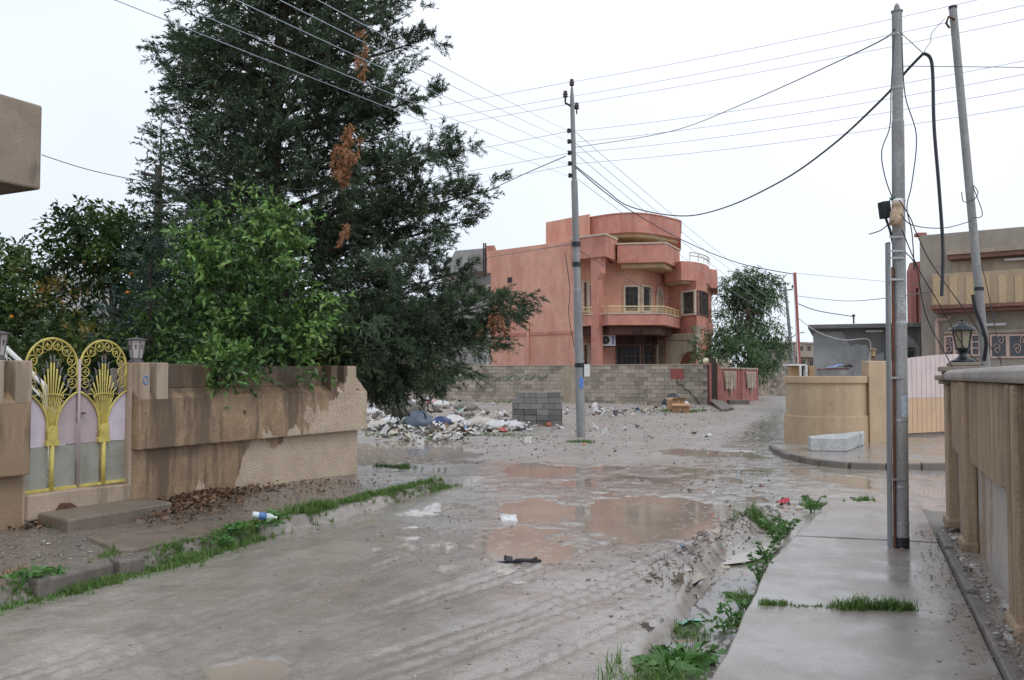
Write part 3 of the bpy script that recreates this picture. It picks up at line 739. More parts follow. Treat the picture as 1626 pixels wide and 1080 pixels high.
for f, v in ((.24, 445), (.21, 536)):
    p = PL.lerp(PR, f); Yp = p.y; zc = zf(v, Yp)
    wv = MB().prism([p - dA * .18 - dB * .03, p + dA * .18 - dB * .03, p + dA * .18 + dB * .01, p - dA * .18 + dB * .01], zc - .17, zc + .17).build('vent_window', M['dark'], ph)
    MB().prism([p - dA * .22 - dB * .05, p + dA * .22 - dB * .05, p + dA * .22 - dB * .031, p - dA * .22 - dB * .031], zc - .22, zc - .172).build('sill', M['pink'], wv)
# front block behind the balconies
X = lambda u, Y: Vector(xy(u, Y))
front = [PR + dB * .9, X(960, 51.4), X(1017, 50.9), X(1056, 53.2), X(1112, 54.5), X(1125, 60), PR + dB * 9.5]
MB().prism(front, ZG, 8.3).build('front_wall', M['pink'], ph, .02)
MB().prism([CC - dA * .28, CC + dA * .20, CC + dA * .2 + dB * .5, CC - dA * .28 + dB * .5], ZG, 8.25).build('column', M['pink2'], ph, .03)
b0 = CC + dA * .2
MB().prism([b0, b0 + dA * .22, b0 + dA * .22 + dB * .45, b0 + dB * .45], [7.0, 7.4, 7.4, 7.0], 8.25).build('column_bracket', M['pink2'], ph)
# roof box over the column
rb = [PR - dA * .25 - dB * .12, CC + dA * .85 - dB * .12, X(981, 50.4), X(975, 53.5), PR + dB * 4]
MB().prism(rb, zf(411, 49.5), zf(376.5, 49.2)).build('roof_box', M['pink2'], ph, .02)
MB().prism([Vector(p) + (Vector(p) - Vector((5, 51))).normalized() * .06 for p in rb], zf(376.4, 49.2), zf(373.6, 49.2)).build('roof_box_coping', M['cream'], ph)
# upper balcony parapet
ub = [X(981, 49.9), X(1058, 49.4), X(1081, 52.4), X(1062, 54.2), X(985, 54)]
MB().prism(ub, zf(417, 49.6), zf(387.5, 49.6)).build('upper_parapet', M['pink2'], ph, .02)
cen = Vector((8, 52))
MB().prism([p + (p - cen).normalized() * .06 for p in ub], zf(387.4, 49.6), zf(385, 49.6)).build('upper_coping', M['cream'], ph)
MB().prism([p.lerp(cen, .12) for p in ub], zf(424, 49.6), zf(417.2, 49.6)).build('upper_soffit', M['soffit'], ph)
# penthouse and drum
ppl = [X(867, 55.5), X(937, 52.6), X(990, 54.2), X(1040, 54.6), X(1050, 58), X(880, 61)]
MB().prism(ppl[:2] + [X(938, 53.0), X(938, 58), X(880, 61)], 8.6, zf(344, 53.5)).build('stair_tower', M['pink'], ph, .02)
MB().prism([X(938.5, 53.2), X(1045, 54.2), X(1075, 57), X(1060, 62), X(938.5, 60)], 8.6, zf(350, 53.5)).build('roof_room', M['pink'], ph)
arc = []
for q in np.linspace(0, 1, 15):
    u_ = 938 + 145 * q; Yv = 53.2 - 1.9 * math.sin(math.pi * (q * .86 + .04)) + 1.6 * q ** 3
    arc.append(X(u_, Yv))
dr = arc + [X(1083, 59), X(940, 59)]
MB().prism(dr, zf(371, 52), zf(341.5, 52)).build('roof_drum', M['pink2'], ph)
MB().prism([p.lerp(Vector((8, 56)), .07) for p in dr], zf(377, 52), zf(371.2, 52)).build('drum_soffit', M['soffit'], ph)
MB().prism([p + (p - Vector((7.5, 56))).normalized() * .05 for p in dr], zf(341.4, 52), zf(339.8, 52)).build('drum_coping', M['pink2'], ph)
# first-floor balcony
bal = [PR - dB * .02, CC - dA * .3 - dB * .1, X(957, 49.2), X(966, 48.6), X(1057, 48.6), X(1081, 52.2), X(1058, 53.4), X(960, 51.6), PR + dB * 1.0]
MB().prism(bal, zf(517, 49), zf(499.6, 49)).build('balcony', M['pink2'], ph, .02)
bc = Vector((6.5, 52))
MB().prism([p + (p - bc).normalized() * .05 for p in bal[:7]] + bal[7:], zf(499.5, 49), zf(497.6, 49)).build('balcony_coping', M['cream'], ph)
low = [p.lerp(bc, .14) for p in bal]
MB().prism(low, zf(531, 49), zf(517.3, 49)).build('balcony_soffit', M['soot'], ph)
rail = MB(); pts = [p.lerp(bc, .02) for p in bal[:6]]
base_rail = None
for zz, r in ((zf(487.5, 49), .045), (zf(491.5, 49), .02), (zf(494.5, 49), .02)):
    o = MB().tube([(p.x, p.y, zz) for p in pts], r, 6).build('balustrade_rail', M['rail_y'], ph)
for p in along(pts, 1.0):
    MB().tube([(p.x, p.y, zf(497.8, 49)), (p.x, p.y, zf(487.5, 49))], .025, 6).build('baluster', M['rail_y'], ph)
# windows
def window(p0, p1, z0, z1, par, mull, bars=0, fr=None, frame_w=.10, out=.13):
    """opening between plan points p0 -> p1 (left to right as seen), proud frame, recessed pane, mullions"""
    p0, p1 = Vector(p0), Vector(p1); d = (p1 - p0); L = d.length; d.normalize(); nn = Vector((d.y, -d.x))
    def bx(a, b, za, zb, o0, o1): return MB().prism([p0 + d * a + nn * o0, p0 + d * b + nn * o0, p0 + d * b + nn * o1, p0 + d * a + nn * o1], za, zb)
    w_ = bx(0, L, z0, z1, .012, .02).build('window', M['glass'], par)
    fr = fr or M['cream']
    for a, b, za, zb in ((-frame_w, 0, z0 - frame_w, z1 + frame_w), (L, L + frame_w, z0 - frame_w, z1 + frame_w), (0, L, z1, z1 + frame_w), (0, L, z0 - frame_w, z0)):
        bx(a, b, za, zb, .005, out + .05).build('frame', fr, w_)
    for k in range(1, mull):
        a = L * k / mull; bx(a - .025, a + .025, z0, z1, .021, .05).build('mullion', M['brownframe'], w_)
    bx(0, L, z0 + (z1 - z0) * .72, z0 + (z1 - z0) * .72 + .05, .022, .055).build('transom', M['brownframe'], w_)
    for k in range(bars):
        a = L * (k + .5) / bars; q = p0 + d * a + nn * .07
        MB().tube([(q.x, q.y, z0), (q.x, q.y, z1)], .012, 5).build('bar', M['iron'], w_)
    return w_
def onface(u, pa, pb):                  # the plan point of a face pa->pb seen in column u
    k = (u - CU) / F
    t = (k * pa.y - pa.x) / ((pb.x - pa.x) - k * (pb.y - pa.y)); return pa.lerp(pb, t)
fa, fb = X(960, 51.4), X(1017, 50.9)
w1 = window(onface(994, fa, fb), onface(1014, fa, fb), zf(494, 51), zf(456, 51), ph, 3, 5)
fc = X(1056, 53.2)
w1b = window(onface(1018.5, fb, fc), onface(1031, fb, fc), zf(494, 51.3), zf(456, 51.3), ph, 2, 3)
MB().prism([onface(996, fa, fb), onface(1003, fa, fb), onface(1003, fa, fb) + Vector((0, -.03)), onface(996, fa, fb) + Vector((0, -.03))], zf(486, 51), zf(463, 51)).build('broken_pane', M['dark'], w1)
w2 = window(onface(981, fa, fb), onface(1016, fa, fb), 1.3, zf(550, 51), ph, 5, 9, M['brownframe'])
w2b = window(onface(1018, fb, fc), onface(1036, fb, fc), 1.3, zf(550, 51.5), ph, 3, 5, M['brownframe'])
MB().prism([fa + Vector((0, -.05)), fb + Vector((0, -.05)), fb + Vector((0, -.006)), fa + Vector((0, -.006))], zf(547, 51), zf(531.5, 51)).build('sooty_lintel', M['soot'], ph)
d_ = (fc - fb).normalized(); n_ = Vector((d_.y, -d_.x))
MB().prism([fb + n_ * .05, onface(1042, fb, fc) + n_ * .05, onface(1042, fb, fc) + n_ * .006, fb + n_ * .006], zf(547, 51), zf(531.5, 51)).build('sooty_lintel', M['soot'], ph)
for v in (478, 562):
    q = onface(1046.5, fb, fc); d = (fc - fb).normalized(); n2 = Vector((d.y, -d.x)); zc = zf(v, q.y)
    mb = MB(); k_ = 20; ring = []
    for a in np.linspace(0, 2 * math.pi, k_ + 1)[:-1]:
        e = q + d * (.40 * math.cos(a)); ring.append((e, zc + .85 * math.sin(a)))
    vs = [(e.x, e.y, z) for e, z in ring] + [(e.x + n2.x * .1, e.y + n2.y * .1, z) for e, z in ring]
    mb.add(vs, [tuple(range(k_)), tuple(range(2 * k_ - 1, k_ - 1, -1))] + [(i, (i + 1) % k_, k_ + (i + 1) % k_, k_ + i) for i in range(k_)])
    med = mb.build('medallion', M['stonefac'], ph)
    MB().tube([(e.x + n2.x * .1, e.y + n2.y * .1, z) for e, z in ring], .05, 6, closed=True).build('medallion_rim', M['cream'], med)
# recess openings left of the column
ra, rb_ = PR + dB * .9, X(960, 51.4)
for u0, u1, v0, v1 in ((924, 930, 450, 495), (934, 941, 454, 495), (924, 931, 548, 582), (935, 941, 550, 582)):
    window(onface(u0, ra, rb_), onface(u1, ra, rb_), zf(v1, 51), zf(v0, 51), ph, 1, 2)
# right-hand bay
by = []
for q in np.linspace(0, 1, 9):
    by.append(X(1107 + 17 * math.sin(q * math.pi / 2), 51.2 + 2.6 * (1 - math.cos(q * math.pi / 2))))
bay = [X(1057, 53.6)] + by + [X(1128, 58), X(1075, 58)]
MB().prism(bay, zf(555, 51.5), zf(446, 51.5)).build('bay', M['pink2'], ph)
MB().prism([p.lerp(X(1100, 55), .10) for p in bay], ZG, zf(555.2, 51.5)).build('bay_ground_floor', M['pink'], ph)
window(onface(1087, bay[0], by[0]), onface(1105.6, bay[0], by[0]), zf(499, 52), zf(465, 52), ph, 3, 4)
for i in range(0, 8, 2):
    window(by[i].lerp(by[i + 2], .03), by[i].lerp(by[i + 2], .97), zf(500, 52), zf(464.5, 52), ph, 1, 3, M['brownframe'], .05, .03)
pr = []
for q in np.linspace(0, 1, 11):
    pr.append(X(1083 + 45 * math.sin(q * math.pi / 2), 51.0 + 3.2 * (1 - math.cos(q * math.pi / 2))))
par = [X(1057, 52.4)] + pr + [X(1135, 60), X(1062, 60)]
MB().prism(par, zf(446, 51.4), zf(416, 51.4)).build('bay_parapet', M['pink2'], ph)
MB().prism([p.lerp(X(1095, 56), .06) for p in par], zf(450, 51.4), zf(446.1, 51.4)).build('bay_soffit', M['soffit'], ph)
MB().prism([X(1128.5, 55), X(1140, 55.5), X(1141, 60), X(1129, 60)], zf(457, 55), zf(427, 55)).build('end_parapet', M['pink2'], ph, .02)
MB().prism([X(1121, 55.2), X(1129, 55.6), X(1131, 60), X(1122, 60)], ZG, zf(457.2, 55)).build('end_wall', M['pink2'], ph)
MB().prism([X(1125, 54.2), X(1133, 54.8), X(1131, 58), X(1124, 58)], zf(531, 55), zf(514, 55)).build('end_balcony', M['pink2'], ph)
for zz in (zf(404, 52), zf(409, 52)):
    MB().tube([(p.x, p.y, zz) for p in pr[2:]], .03, 6).build('roof_rail', M['cream'], ph)
for p in along(pr[2:], .8): MB().tube([(p.x, p.y, zf(416, 52)), (p.x, p.y, zf(404, 52))], .022, 5).build('roof_rail_post', M['cream'], ph)
# stone portico
MB().prism([X(1058, 51.9), X(1101, 50.2), X(1103, 51.2), X(1058, 53)], zf(541, 51), zf(530, 51)).build('portico_lintel', M['stonefac'], ph, .03)
MB().prism([X(1057, 51.8), X(1066, 51.4), X(1066.5, 52), X(1057, 52.4)], ZG, zf(541.2, 51)).build('portico_pillar', M['stonefac'], ph, .03)
ap = X(1066.2, 51.5); bp = X(1093, 50.6); dp = (bp - ap).normalized(); npz = Vector((-dp.y, dp.x)); Lp = (bp - ap).length
za = zf(541.4, 51); out = [(0, za), (0, za - 2.0), (.25, za - 2.0), (.28, za - 1.4), (.5, za - .95), (.85, za - .7), (1.3, za - .62), (1.35, za - .35), (Lp, za - .3), (Lp, za)]
mb = MB(); k_ = len(out)
vs = [(ap.x + dp.x * a, ap.y + dp.y * a, z) for a, z in out] + [(ap.x + dp.x * a + npz.x * .4, ap.y + dp.y * a + npz.y * .4, z) for a, z in out]
mb.add(vs, [tuple(range(k_ - 1, -1, -1)), tuple(range(k_, 2 * k_))] + [(i, (i + 1) % k_, k_ + (i + 1) % k_, k_ + i) for i in range(k_)]); mb.build('portico_arch', M['stonefac'], ph)
window(X(1083, 53.2), X(1097, 52.8), 1.0, zf(556, 53), ph, 2, 2)
MB().lathe([(.28, 0), (.30, .2), (.22, .5), (.34, .9), (.36, 1.0)], 10, (X(1107, 50.4).x, X(1107, 50.4).y, zf(545, 50.4))).build('portico_capital', M['stonefac'], ph)
mb = MB(); pcol = X(1106, 50.5); mb.tube([(pcol.x, pcol.y, zf(545, 50.4)), (pcol.x + .4, pcol.y, ZG + .3)], .05, 6).build('downpipe', M['white'], ph)

# air conditioner
q = X(965, 49.9)
ac = thing('air_conditioner', 'white outdoor air-conditioner unit under the pink balcony', 'air conditioner', (q.x, q.y, zf(549.5, 49.9)), -.05)
MB().box(-.43, .43, -.17, .17, 0, .64).build('casing', M['white'], ac, .02)
MB().lathe([(.22, 0), (.235, .012), (.235, .02)], 20).build('fan_grille', M['iron'], ac, loc=(-.12, -.172, .32)).rotation_euler = (math.pi / 2, 0, 0)
MB().lathe([(.06, 0), (.06, .03)], 12).build('fan_hub', M['greytip'], ac, loc=(-.12, -.19, .32)).rotation_euler = (math.pi / 2, 0, 0)
for k in range(5): MB().box(.24, .35, -.176, -.171, .08 + k * .1, .155 + k * .1).build('lettering', plain('blue_print', (.03, .05, .35), .4) if k == 0 else bpy.data.materials['blue_print'], ac)
MB().box(-.4, .4, .17, .45, -.05, 0).build('bracket', M['iron'], ac)

# grey block house behind the pink one
M['greyrender'] = render_wall('grey_cement_render', (.36, .35, .33), (.20, .19, .175), .5, 1.4, .8, .2, (.43, .42, .40), .4, 20)
gh = thing('grey_house', 'unfinished grey concrete house behind the pink house', 'house', (0, 0, 0))
MB().prism([X(700, 66), X(790, 62), X(800, 72), X(705, 75)], ZG, zf(431, 63)).build('wall', M['greyrender'], gh)
MB().prism([X(722, 63), X(772, 61.6), X(775, 62.4), X(800, 72), X(705, 75)], zf(431, 62), zf(395, 62)).build('upper_storey', M['greyrender'], gh, .03)
MB().prism([X(695, 66.0), X(790, 61.8), X(792, 62), X(697, 66.4)], zf(433, 62), zf(430.5, 62)).build('ledge', M['stonefac'], gh)
MB().prism([X(772, 60.5), X(785, 60.3), X(790, 64), X(774, 64)], zf(410, 61), zf(392, 61)).build('roof_tank_plinth', M['pink2'], gh)
for u in (768, 771): MB().tube([at(u, 440, 61), at(u, 386, 61)], .06, 6).build('roof_pipe', M['iron'], gh)
MB().tube([at(775, 583, 60.5), at(775, 525, 60.5)], .09, 8).build('downpipe', M['white'], gh)
for u0, u1, v0, v1 in ((777, 785, 455, 475), (777, 786, 552, 565)): window(X(u0, 61.2), X(u1, 61.0), zf(v1, 61), zf(v0, 61), gh, 1)

# ------------------------------------------------------------------ concrete block wall in front of it
M['block'] = island('concrete_blocks', [(.25, .215, .175), (.34, .29, .235), (.44, .385, .315), (.36, .30, .24), (.50, .43, .35)], .85)
def obj_rand(name, cols, rough=.85, gscale=22, stain=(.09, .08, .07), samt=.5):
    m, n, p = nodes(name); oi = n.nodes.new('ShaderNodeObjectInfo'); cr = n.nodes.new('ShaderNodeValToRGB'); e = cr.color_ramp.elements
    while len(e) < len(cols): e.new(.5)
    for i, c in enumerate(cols): e[i].position = i / (len(cols) - 1); e[i].color = c4(c)
    n.links.new(oi.outputs['Random'], cr.inputs[0]); pos = geo_pos(n)
    c = mixc(n, ramp(n, noise(n, pos, .9, 5, .6), .5, .66, 0, samt), cr.outputs[0], stain)
    c = mixc(n, ramp(n, noise(n, pos, gscale, 3), .35, .7, 0, .3), c, tuple(x * .7 for x in cols[0]))
    n.links.new(c, p.inputs['Base Color']); p.inputs['Roughness'].default_value = rough
    bump(n, p, noise(n, pos, gscale * 2, 3), .4, .02); return m
M['blockobj'] = obj_rand('wall_block', [(.25, .215, .175), (.34, .29, .235), (.44, .385, .315), (.36, .30, .24), (.50, .43, .35)])
M['mortar'] = plain('mortar', (.20, .18, .155), .9, 0, .2, 3, .4, 20)
BW1 = Vector(at(1124, 597, 43.5).xy); dBW = (Vector(at(640, 597, 52).xy) - BW1).normalized(); BWL = 19.5
bwa = math.atan2(dBW.y, dBW.x)
bw = thing('block_wall', 'long grey concrete block wall in front of the pink house', 'wall', (BW1.x, BW1.y, .15), bwa)
# local x runs away to the left, local -y... normal towards the viewer is +y (left of the direction is away), so use the sign found here
lefty = Vector((-dBW.y, dBW.x)); sgn = 1 if lefty.dot(Vector((0, -1))) > 0 else -1
BLH, BLL = .205, .44; rows, cols_ = 10, int(BWL / BLL)
MB().box(0.02, BWL, -.07, .07, 0, rows * BLH - .01).build('core', M['mortar'], bw)
bm_full = None; cnt = 0; rest = MB()
for c in range(cols_):
    for r in range(rows):
        off = (BLL / 2 if r % 2 else 0); x0 = c * BLL + off
        if x0 + BLL > BWL: continue
        y0, y1 = (.072, .10 + random.uniform(0, .012)) if sgn > 0 else (-.10 - random.uniform(0, .012), -.072)
        if cnt < 298:
            if bm_full is None:
                bm_full = MB().box(.006, BLL - .006, 0, .03, .006, BLH - .006).build('block', M['blockobj'], bw)
                o = bm_full
            else: o = share(bm_full, 'block', bw)
            o.location = (x0, (.072 if sgn > 0 else -.102) + random.uniform(-.016, .006) , r * BLH); cnt += 1
        else: rest.box(x0 + .006, x0 + BLL - .006, y0, y1, r * BLH + .006, r * BLH + BLH - .006)
ro = rest.build('far_blocks', M['block'], bw); ro['kind'] = 'stuff'
MB().box(-.05, BWL, -.13, .13, rows * BLH - .009, rows * BLH + .04).build('coping', M['stonefac'], bw, .01)
yo = .115 * sgn
MB().box(7.0, 7.75, min(yo, .075 * sgn), max(yo, .075 * sgn), 0, rows * BLH - .012).build('plaster_strip', M['stonefac'], bw)
M['redplate'] = plain('red_plate', (.27, .07, .055), .6, 0, .2, 8)
MB().box(1.2, 1.85, min(.128 * sgn, .112 * sgn), max(.128 * sgn, .112 * sgn), 1.35, 1.85).build('red_plate', M['redplate'], bw)
ck = [(1.55, 1.35), (1.5, 1.1), (1.25, 1.05), (1.15, .85), (.9, .75), (.8, .55), (.6, .45), (.5, .2), (.3, .05)]
MB().tube([(x_, .112 * sgn, z_) for x_, z_ in ck], .022, 5).build('crack', M['dark'], bw)
M['greenpaint'] = plain('green_spray_paint', (.10, .20, .12), .8, 0, .2, 10)
for k in range(9):
    x0 = 9 + k * .72; P_ = []
    for q in range(7): P_.append((x0 + .55 * math.sin(q * 1.3 + k) * .6, .116 * sgn, 1.45 + .16 * math.sin(q * 2.1 + k * 1.7) - .02 * k % .1))
    MB().tube(P_, .018, 5).build('graffiti_stroke', M['greenpaint'], bw)

# pink gate walls along the far street
M['pinkwall'] = render_wall('pink_wall_render', (.42, .165, .14), (.25, .09, .075), .5, 2, .8, .2, (.47, .27, .24), .4, 25)
def relief_wall(p0, p1, ztop, label):
    d = (p1 - p0); L = d.length; ang = math.atan2(d.y, d.x)
    w_ = thing('gate_wall', label, 'wall', (p0.x, p0.y, 0), ang, 'pink relief walls along the far street')
    zb_ = float(gz0(p0.x, p0.y)) - .2
    MB().box(0, L, 0, .22, zb_, ztop).build('wall', M['pinkwall'], w_, .02)
    MB().box(-.08, L + .08, -.06, .28, ztop + .002, ztop + .09).build('coping', M['stonefac'], w_, .01)
    z0 = ztop - .12; c = L * .5; h = (ztop - zb_)
    MB().prism_y([(c - L * .34, z0), (c + L * .34, z0), (c + L * .26, z0 - h * .42), (c + .12, z0 - h * .40), (c, z0 - h * .66), (c - .12, z0 - h * .40), (c - L * .22, z0 - h * .42)], -.09, -.004).build('relief', M['stonefac'], w_, .02)
    for i in range(3):
        for j in range(4):
            MB().box(c - L * .27 + j * L * .14, c - L * .27 + j * L * .14 + L * .10, -.12, -.092, z0 - .3 - i * .3, z0 - .08 - i * .3).build('relief_stone', M['stonefac'], w_, .01)
    MB().prism_y([(c, z0 - .25), (c + .1, z0 - .7), (c, z0 - h * .62), (c - .1, z0 - .7)], -.15, -.122).build('relief_spear', M['cream'], w_)
    for xx in (-.02, L - .14): MB().box(xx, xx + .16, -.05, .24, zb_, ztop + .003).build('pier', M['pinkwall'], w_, .01)
relief_wall(X(1142, 43.6), X(1172, 46.2), at(1150, 586, 44.6).z, 'nearer pink wall with beige relief, right of the block wall')
relief_wall(X(1178, 47.2), X(1202, 51), at(1190, 587, 49).z, 'farther pink wall with beige relief along the far street')
gp = thing('side_gate', 'narrow dark grey metal gate between block wall and pink walls', 'gate', (X(1128, 43.4).x, X(1128, 43.4).y, 0), .35)
zg_ = float(gz0(10, 45.3))
MB().box(-.03, .03, -.04, .2, zg_ - .1, 2.3).build('gate_frame', M['pinkwall'], gp)
MB().box(.06, .36, .03, .07, zg_, 2.55).build('gate_leaf', M['iron'], gp)
MB().box(.40, .50, -.04, .2, zg_ - .1, 2.25).build('gate_frame', M['pinkwall'], gp)
MB().lathe([(.03, 0), (.04, .03), (.02, .06)], 8, (.12, .0, 1.4)).build('handle', M['rust'], gp)
M['globe'] = plain('cream_globe', (.70, .62, .42), .25, 0, .05)
for u, lab in ((1121, 'left cream globe lamp on the block wall end'), (1134, 'right cream globe lamp beside the narrow grey gate')):
    p = X(u, 43.7)
    g = thing('globe_lamp', lab, 'lamp', (p.x, p.y, zf(581, 43.7) if u < 1125 else zf(580, 43.7)), 0, 'cream globe lamps by the gate')
    MB().lathe([(.09, -.05), (.09, .02), (.05, .06), (.05, .1)], 10).build('base', M['iron'], g)
    MB().lathe([(.155 * math.sin(a) + .002, .24 - .155 * math.cos(a)) for a in np.linspace(0.2, math.pi, 12)], 16).build('globe', M['globe'], g, smooth=True)
# plank ramp
for k, (u0, v0, u1, v1) in enumerate(((1128, 641, 1152, 653.5), (1133, 639, 1160, 651.5))):
    a, b = ground_at(u0, v0), ground_at(u1, v1)
    a.z += .25; b.z += .04; d = (b - a); nn = Vector((-d.y, d.x, 0)).normalized() * .16
    mb = MB(); t_ = Vector((0, 0, .06)); mb.add([a - nn, b - nn, b + nn, a + nn, a - nn + t_, b - nn + t_, b + nn + t_, a + nn + t_], [(0,3,2,1),(4,5,6,7),(0,1,5,4),(1,2,6,5),(2,3,7,6),(3,0,4,7)])
    o = mb.build('ramp_plank', M['kerb']); tag(o, ('nearer' if k == 0 else 'farther') + ' weathered ramp plank at the narrow grey gate', 'plank', 'ramp planks by the gate')
p = ground_at(1172, 642); st_ = MB().box(-.5, .5, -.3, .3, -.1, .22).build('doorstep', M['kerb'], None, .02, loc=(p.x, p.y, p.z)); tag(st_, 'grey doorstep between the two pink relief walls', 'step')

# ------------------------------------------------------------------ stack of loose blocks in the lot
M['blockgrey'] = obj_rand('stacked_block', [(.13, .125, .12), (.20, .19, .18), (.27, .26, .245), (.23, .215, .20), (.31, .295, .275)], .8, 30, (.10, .095, .09), .25)
c0 = ground_at(853, 676)
bs = thing('block_stack', 'stack of loose grey concrete blocks in the empty lot', 'block stack', (c0.x, c0.y, c0.z - .02), -.06)
W_, RH = 1.64, .186; src = {}
for r in range(6):
    x = -W_ / 2 + (.0 if r < 5 else .16); k = 0
    for yrow in range(3):
        x = -W_ / 2 + (.18 if r == 5 else 0); first = True
        while x < W_ / 2 - .05:
            L = .40 if not (first and r % 2) else .20
            if random.random() < .18: L = .20
            L = min(L, W_ / 2 - x)
            if L < .08: break
            key = round(L, 2)
            if key not in src:
                o = MB().box(.004, L - .004, .004, .392, .003, RH - .004).build('block', M['blockgrey'], bs, .006); src[key] = o
            else:
                o = share(src[key], 'block', bs); b = o.modifiers.new('b', 'BEVEL'); b.width = .006; b.segments = 1
            o.location = (x, -.05 + yrow * .4 + random.uniform(-.014, .014), r * RH); o.rotation_euler.z = random.uniform(-.012, .012)
            x += L; first = False
# ------------------------------------------------------------------ beige corner wall, slab, gate
M['beige'] = render_wall('beige_render', (.54, .40, .255), (.40, .285, .17), .45, 3, .75, .4, (.58, .44, .29), .3, 45)
cw = thing('corner_wall', 'curved beige rendered boundary wall on the street corner', 'wall', (0, 0, 0))
def offset_path(path, o):
    out = []
    for i, p in enumerate(path):
        d = (path[min(i + 1, len(path) - 1)] - path[max(i - 1, 0)]).normalized(); out.append(p + Vector((d.y, -d.x)) * o)
    return out
def pathwall(path, o0, o1, z0, z1): return MB().prism(offset_path(path, o0) + offset_path(path, o1)[::-1], z0, z1)
pth = [X(1262, 30), X(1253, 26), X(1247, 23.2)]
for q in np.linspace(0, 1, 9)[1:]:
    a = q * math.pi / 2; pth.append(Vector((X(1249, 22).x + 1.15 * (1 - math.cos(a)), 22 - 1.05 * math.sin(a) + .25)))
pth.append(X(1378, 21.9))
# the path runs towards the viewer then right: outer (street) side is on the left of travel -> negative offset of the right normal
def side_sign():
    d = (pth[-1] - pth[-2]).normalized(); return 1 if Vector((d.y, -d.x)).y < 0 else -1
sg = side_sign()
pathwall(pth, sg * .05, -sg * .15, -.05, .67).build('plinth', M['beige'], cw, .02)
pathwall(pth, sg * .0, -sg * .15, .67, 1.47).build('panel', M['beige'], cw)
pathwall(pth, sg * .055, -sg * .17, 1.47, 1.645).build('coping', M['beige'], cw, .02)
pl_, pr_ = X(1377, 21.85), X(1408, 22.3)
MB().prism([pl_ + Vector((0, -.12)), pr_ + Vector((0, -.12)), pr_ + Vector((.1, .5)), pl_ + Vector((.05, .5))], -.05, zf(573, 21.9)).build('end_pier', M['beige'], cw, .03)
M['faint'] = plain('faint_pencil', (.30, .20, .11), .8)
for txt, u, v, sz in (('CMP', 1311, 645, .16), ('721-121', 1306, 656, .15)):
    cu = bpy.data.curves.new('painted_text', 'FONT'); cu.body = txt; cu.size = sz; cu.extrude = .001
    o = bpy.data.objects.new('painted_text', cu); col.objects.link(o); o.parent = cw; o.data.materials.append(M['faint'])
    p = at(u, v, 21.1); k0, k1 = pth[-2], pth[-1]; f = onface(u, k0, k1)
    nrm = Vector((k1 - k0)).normalized(); n2 = Vector((nrm.y, -nrm.x)) * sg
    o.location = (f.x + n2.x * .004, f.y + n2.y * .004, zf(v, f.y)); o.rotation_euler = (math.pi / 2, 0, math.atan2(nrm.y, nrm.x))
p = at(1387, 573, 22.1)
M['brass'] = plain('brass_lamp_metal', (.16, .11, .06), .45, .5)
classic_lantern((p.x, p.y, zf(573, 21.9)), 'small bronze lantern on the beige pier', .72, M['brass'], plain('yellow_lamp_glass', (.55, .42, .22), .2))
M['whitewash'] = render_wall('peeling_whitewash', (.52, .53, .53), (.36, .35, .33), .4, 3, .75, .5, (.17, .16, .15), .9, 14)
bl = atz(1287, 716, .015); br = atz(1345, 717, .015); bt = atz(1373, 706, .015)
dd = (br - bl).xy.normalized(); up_ = Vector((-dd.y, dd.x)); Lb = (br - bl).length
wbk = MB().prism([bl.xy, br.xy, bt.xy, bt.xy + up_ * .16, bl.xy + up_ * .40], .012, [.30, .30, .33, .335, .31]).build('concrete_bench', M['whitewash'], None, .02)
tag(wbk, 'low whitewashed concrete block at the foot of the beige wall', 'concrete block')
# ribbed sheet-metal gate
M['gatepink'] = plain('pale_pink_sheet', (.66, .55, .53), .5, 0, .05, 2, 0, 20, (.48, .36, .32), .25)
M['gatepeach'] = plain('peach_sheet', (.62, .43, .27), .5, 0, .05, 2, 0, 20, (.45, .28, .18), .25)
sgte = thing('sheet_gate', 'wide pale pink and peach ribbed metal gate behind the pole', 'gate', (0, 0, 0))
gA, gB = X(1409, 23.4), X(1535, 25.2); dg = (gB - gA).normalized(); Lg = (gB - gA).length; ng = Vector((dg.y, -dg.x)); npan = 17
for k in range(npan):
    a, b = gA + dg * (Lg * k / npan + .008), gA + dg * (Lg * (k + 1) / npan - .008)
    f0, f1 = k / npan, (k + 1) / npan
    zt = 2.05 + .22 * math.sin(math.pi * min(1, (k + .5) / npan * 1.0) * .5)
    MB().prism([a, b, b - ng * .03, a - ng * .03], 1.05, zt).build('upper_sheet', M['gatepink'], sgte, .004)
    MB().prism([a, b, b - ng * .03, a - ng * .03], .10, 1.046).build('lower_sheet', M['gatepeach'], sgte, .004)
MB().prism([gA - ng * .032, gB - ng * .032, gB - ng * .07, gA - ng * .07], .08, 2.0).build('backing_frame', plain('gate_frame_dark', (.20, .10, .08), .7), sgte)
MB().prism([gA, gB, gB - ng * .25, gA - ng * .25], -.05, .055).build('threshold', M['kerb'], sgte, .01)
MB().tube([(gA.x + ng.x * .03, gA.y + ng.y * .03, z) for z in (.05, 2.02)], .035, 8).build('hinge_post', M['gatepink'], sgte)
for z in (.5, 1.0, 1.3, 1.6): MB().box(gA.x - .05, gA.x + .02, gA.y - .07, gA.y - .01, z, z + .04).build('hinge', M['rust'], sgte)

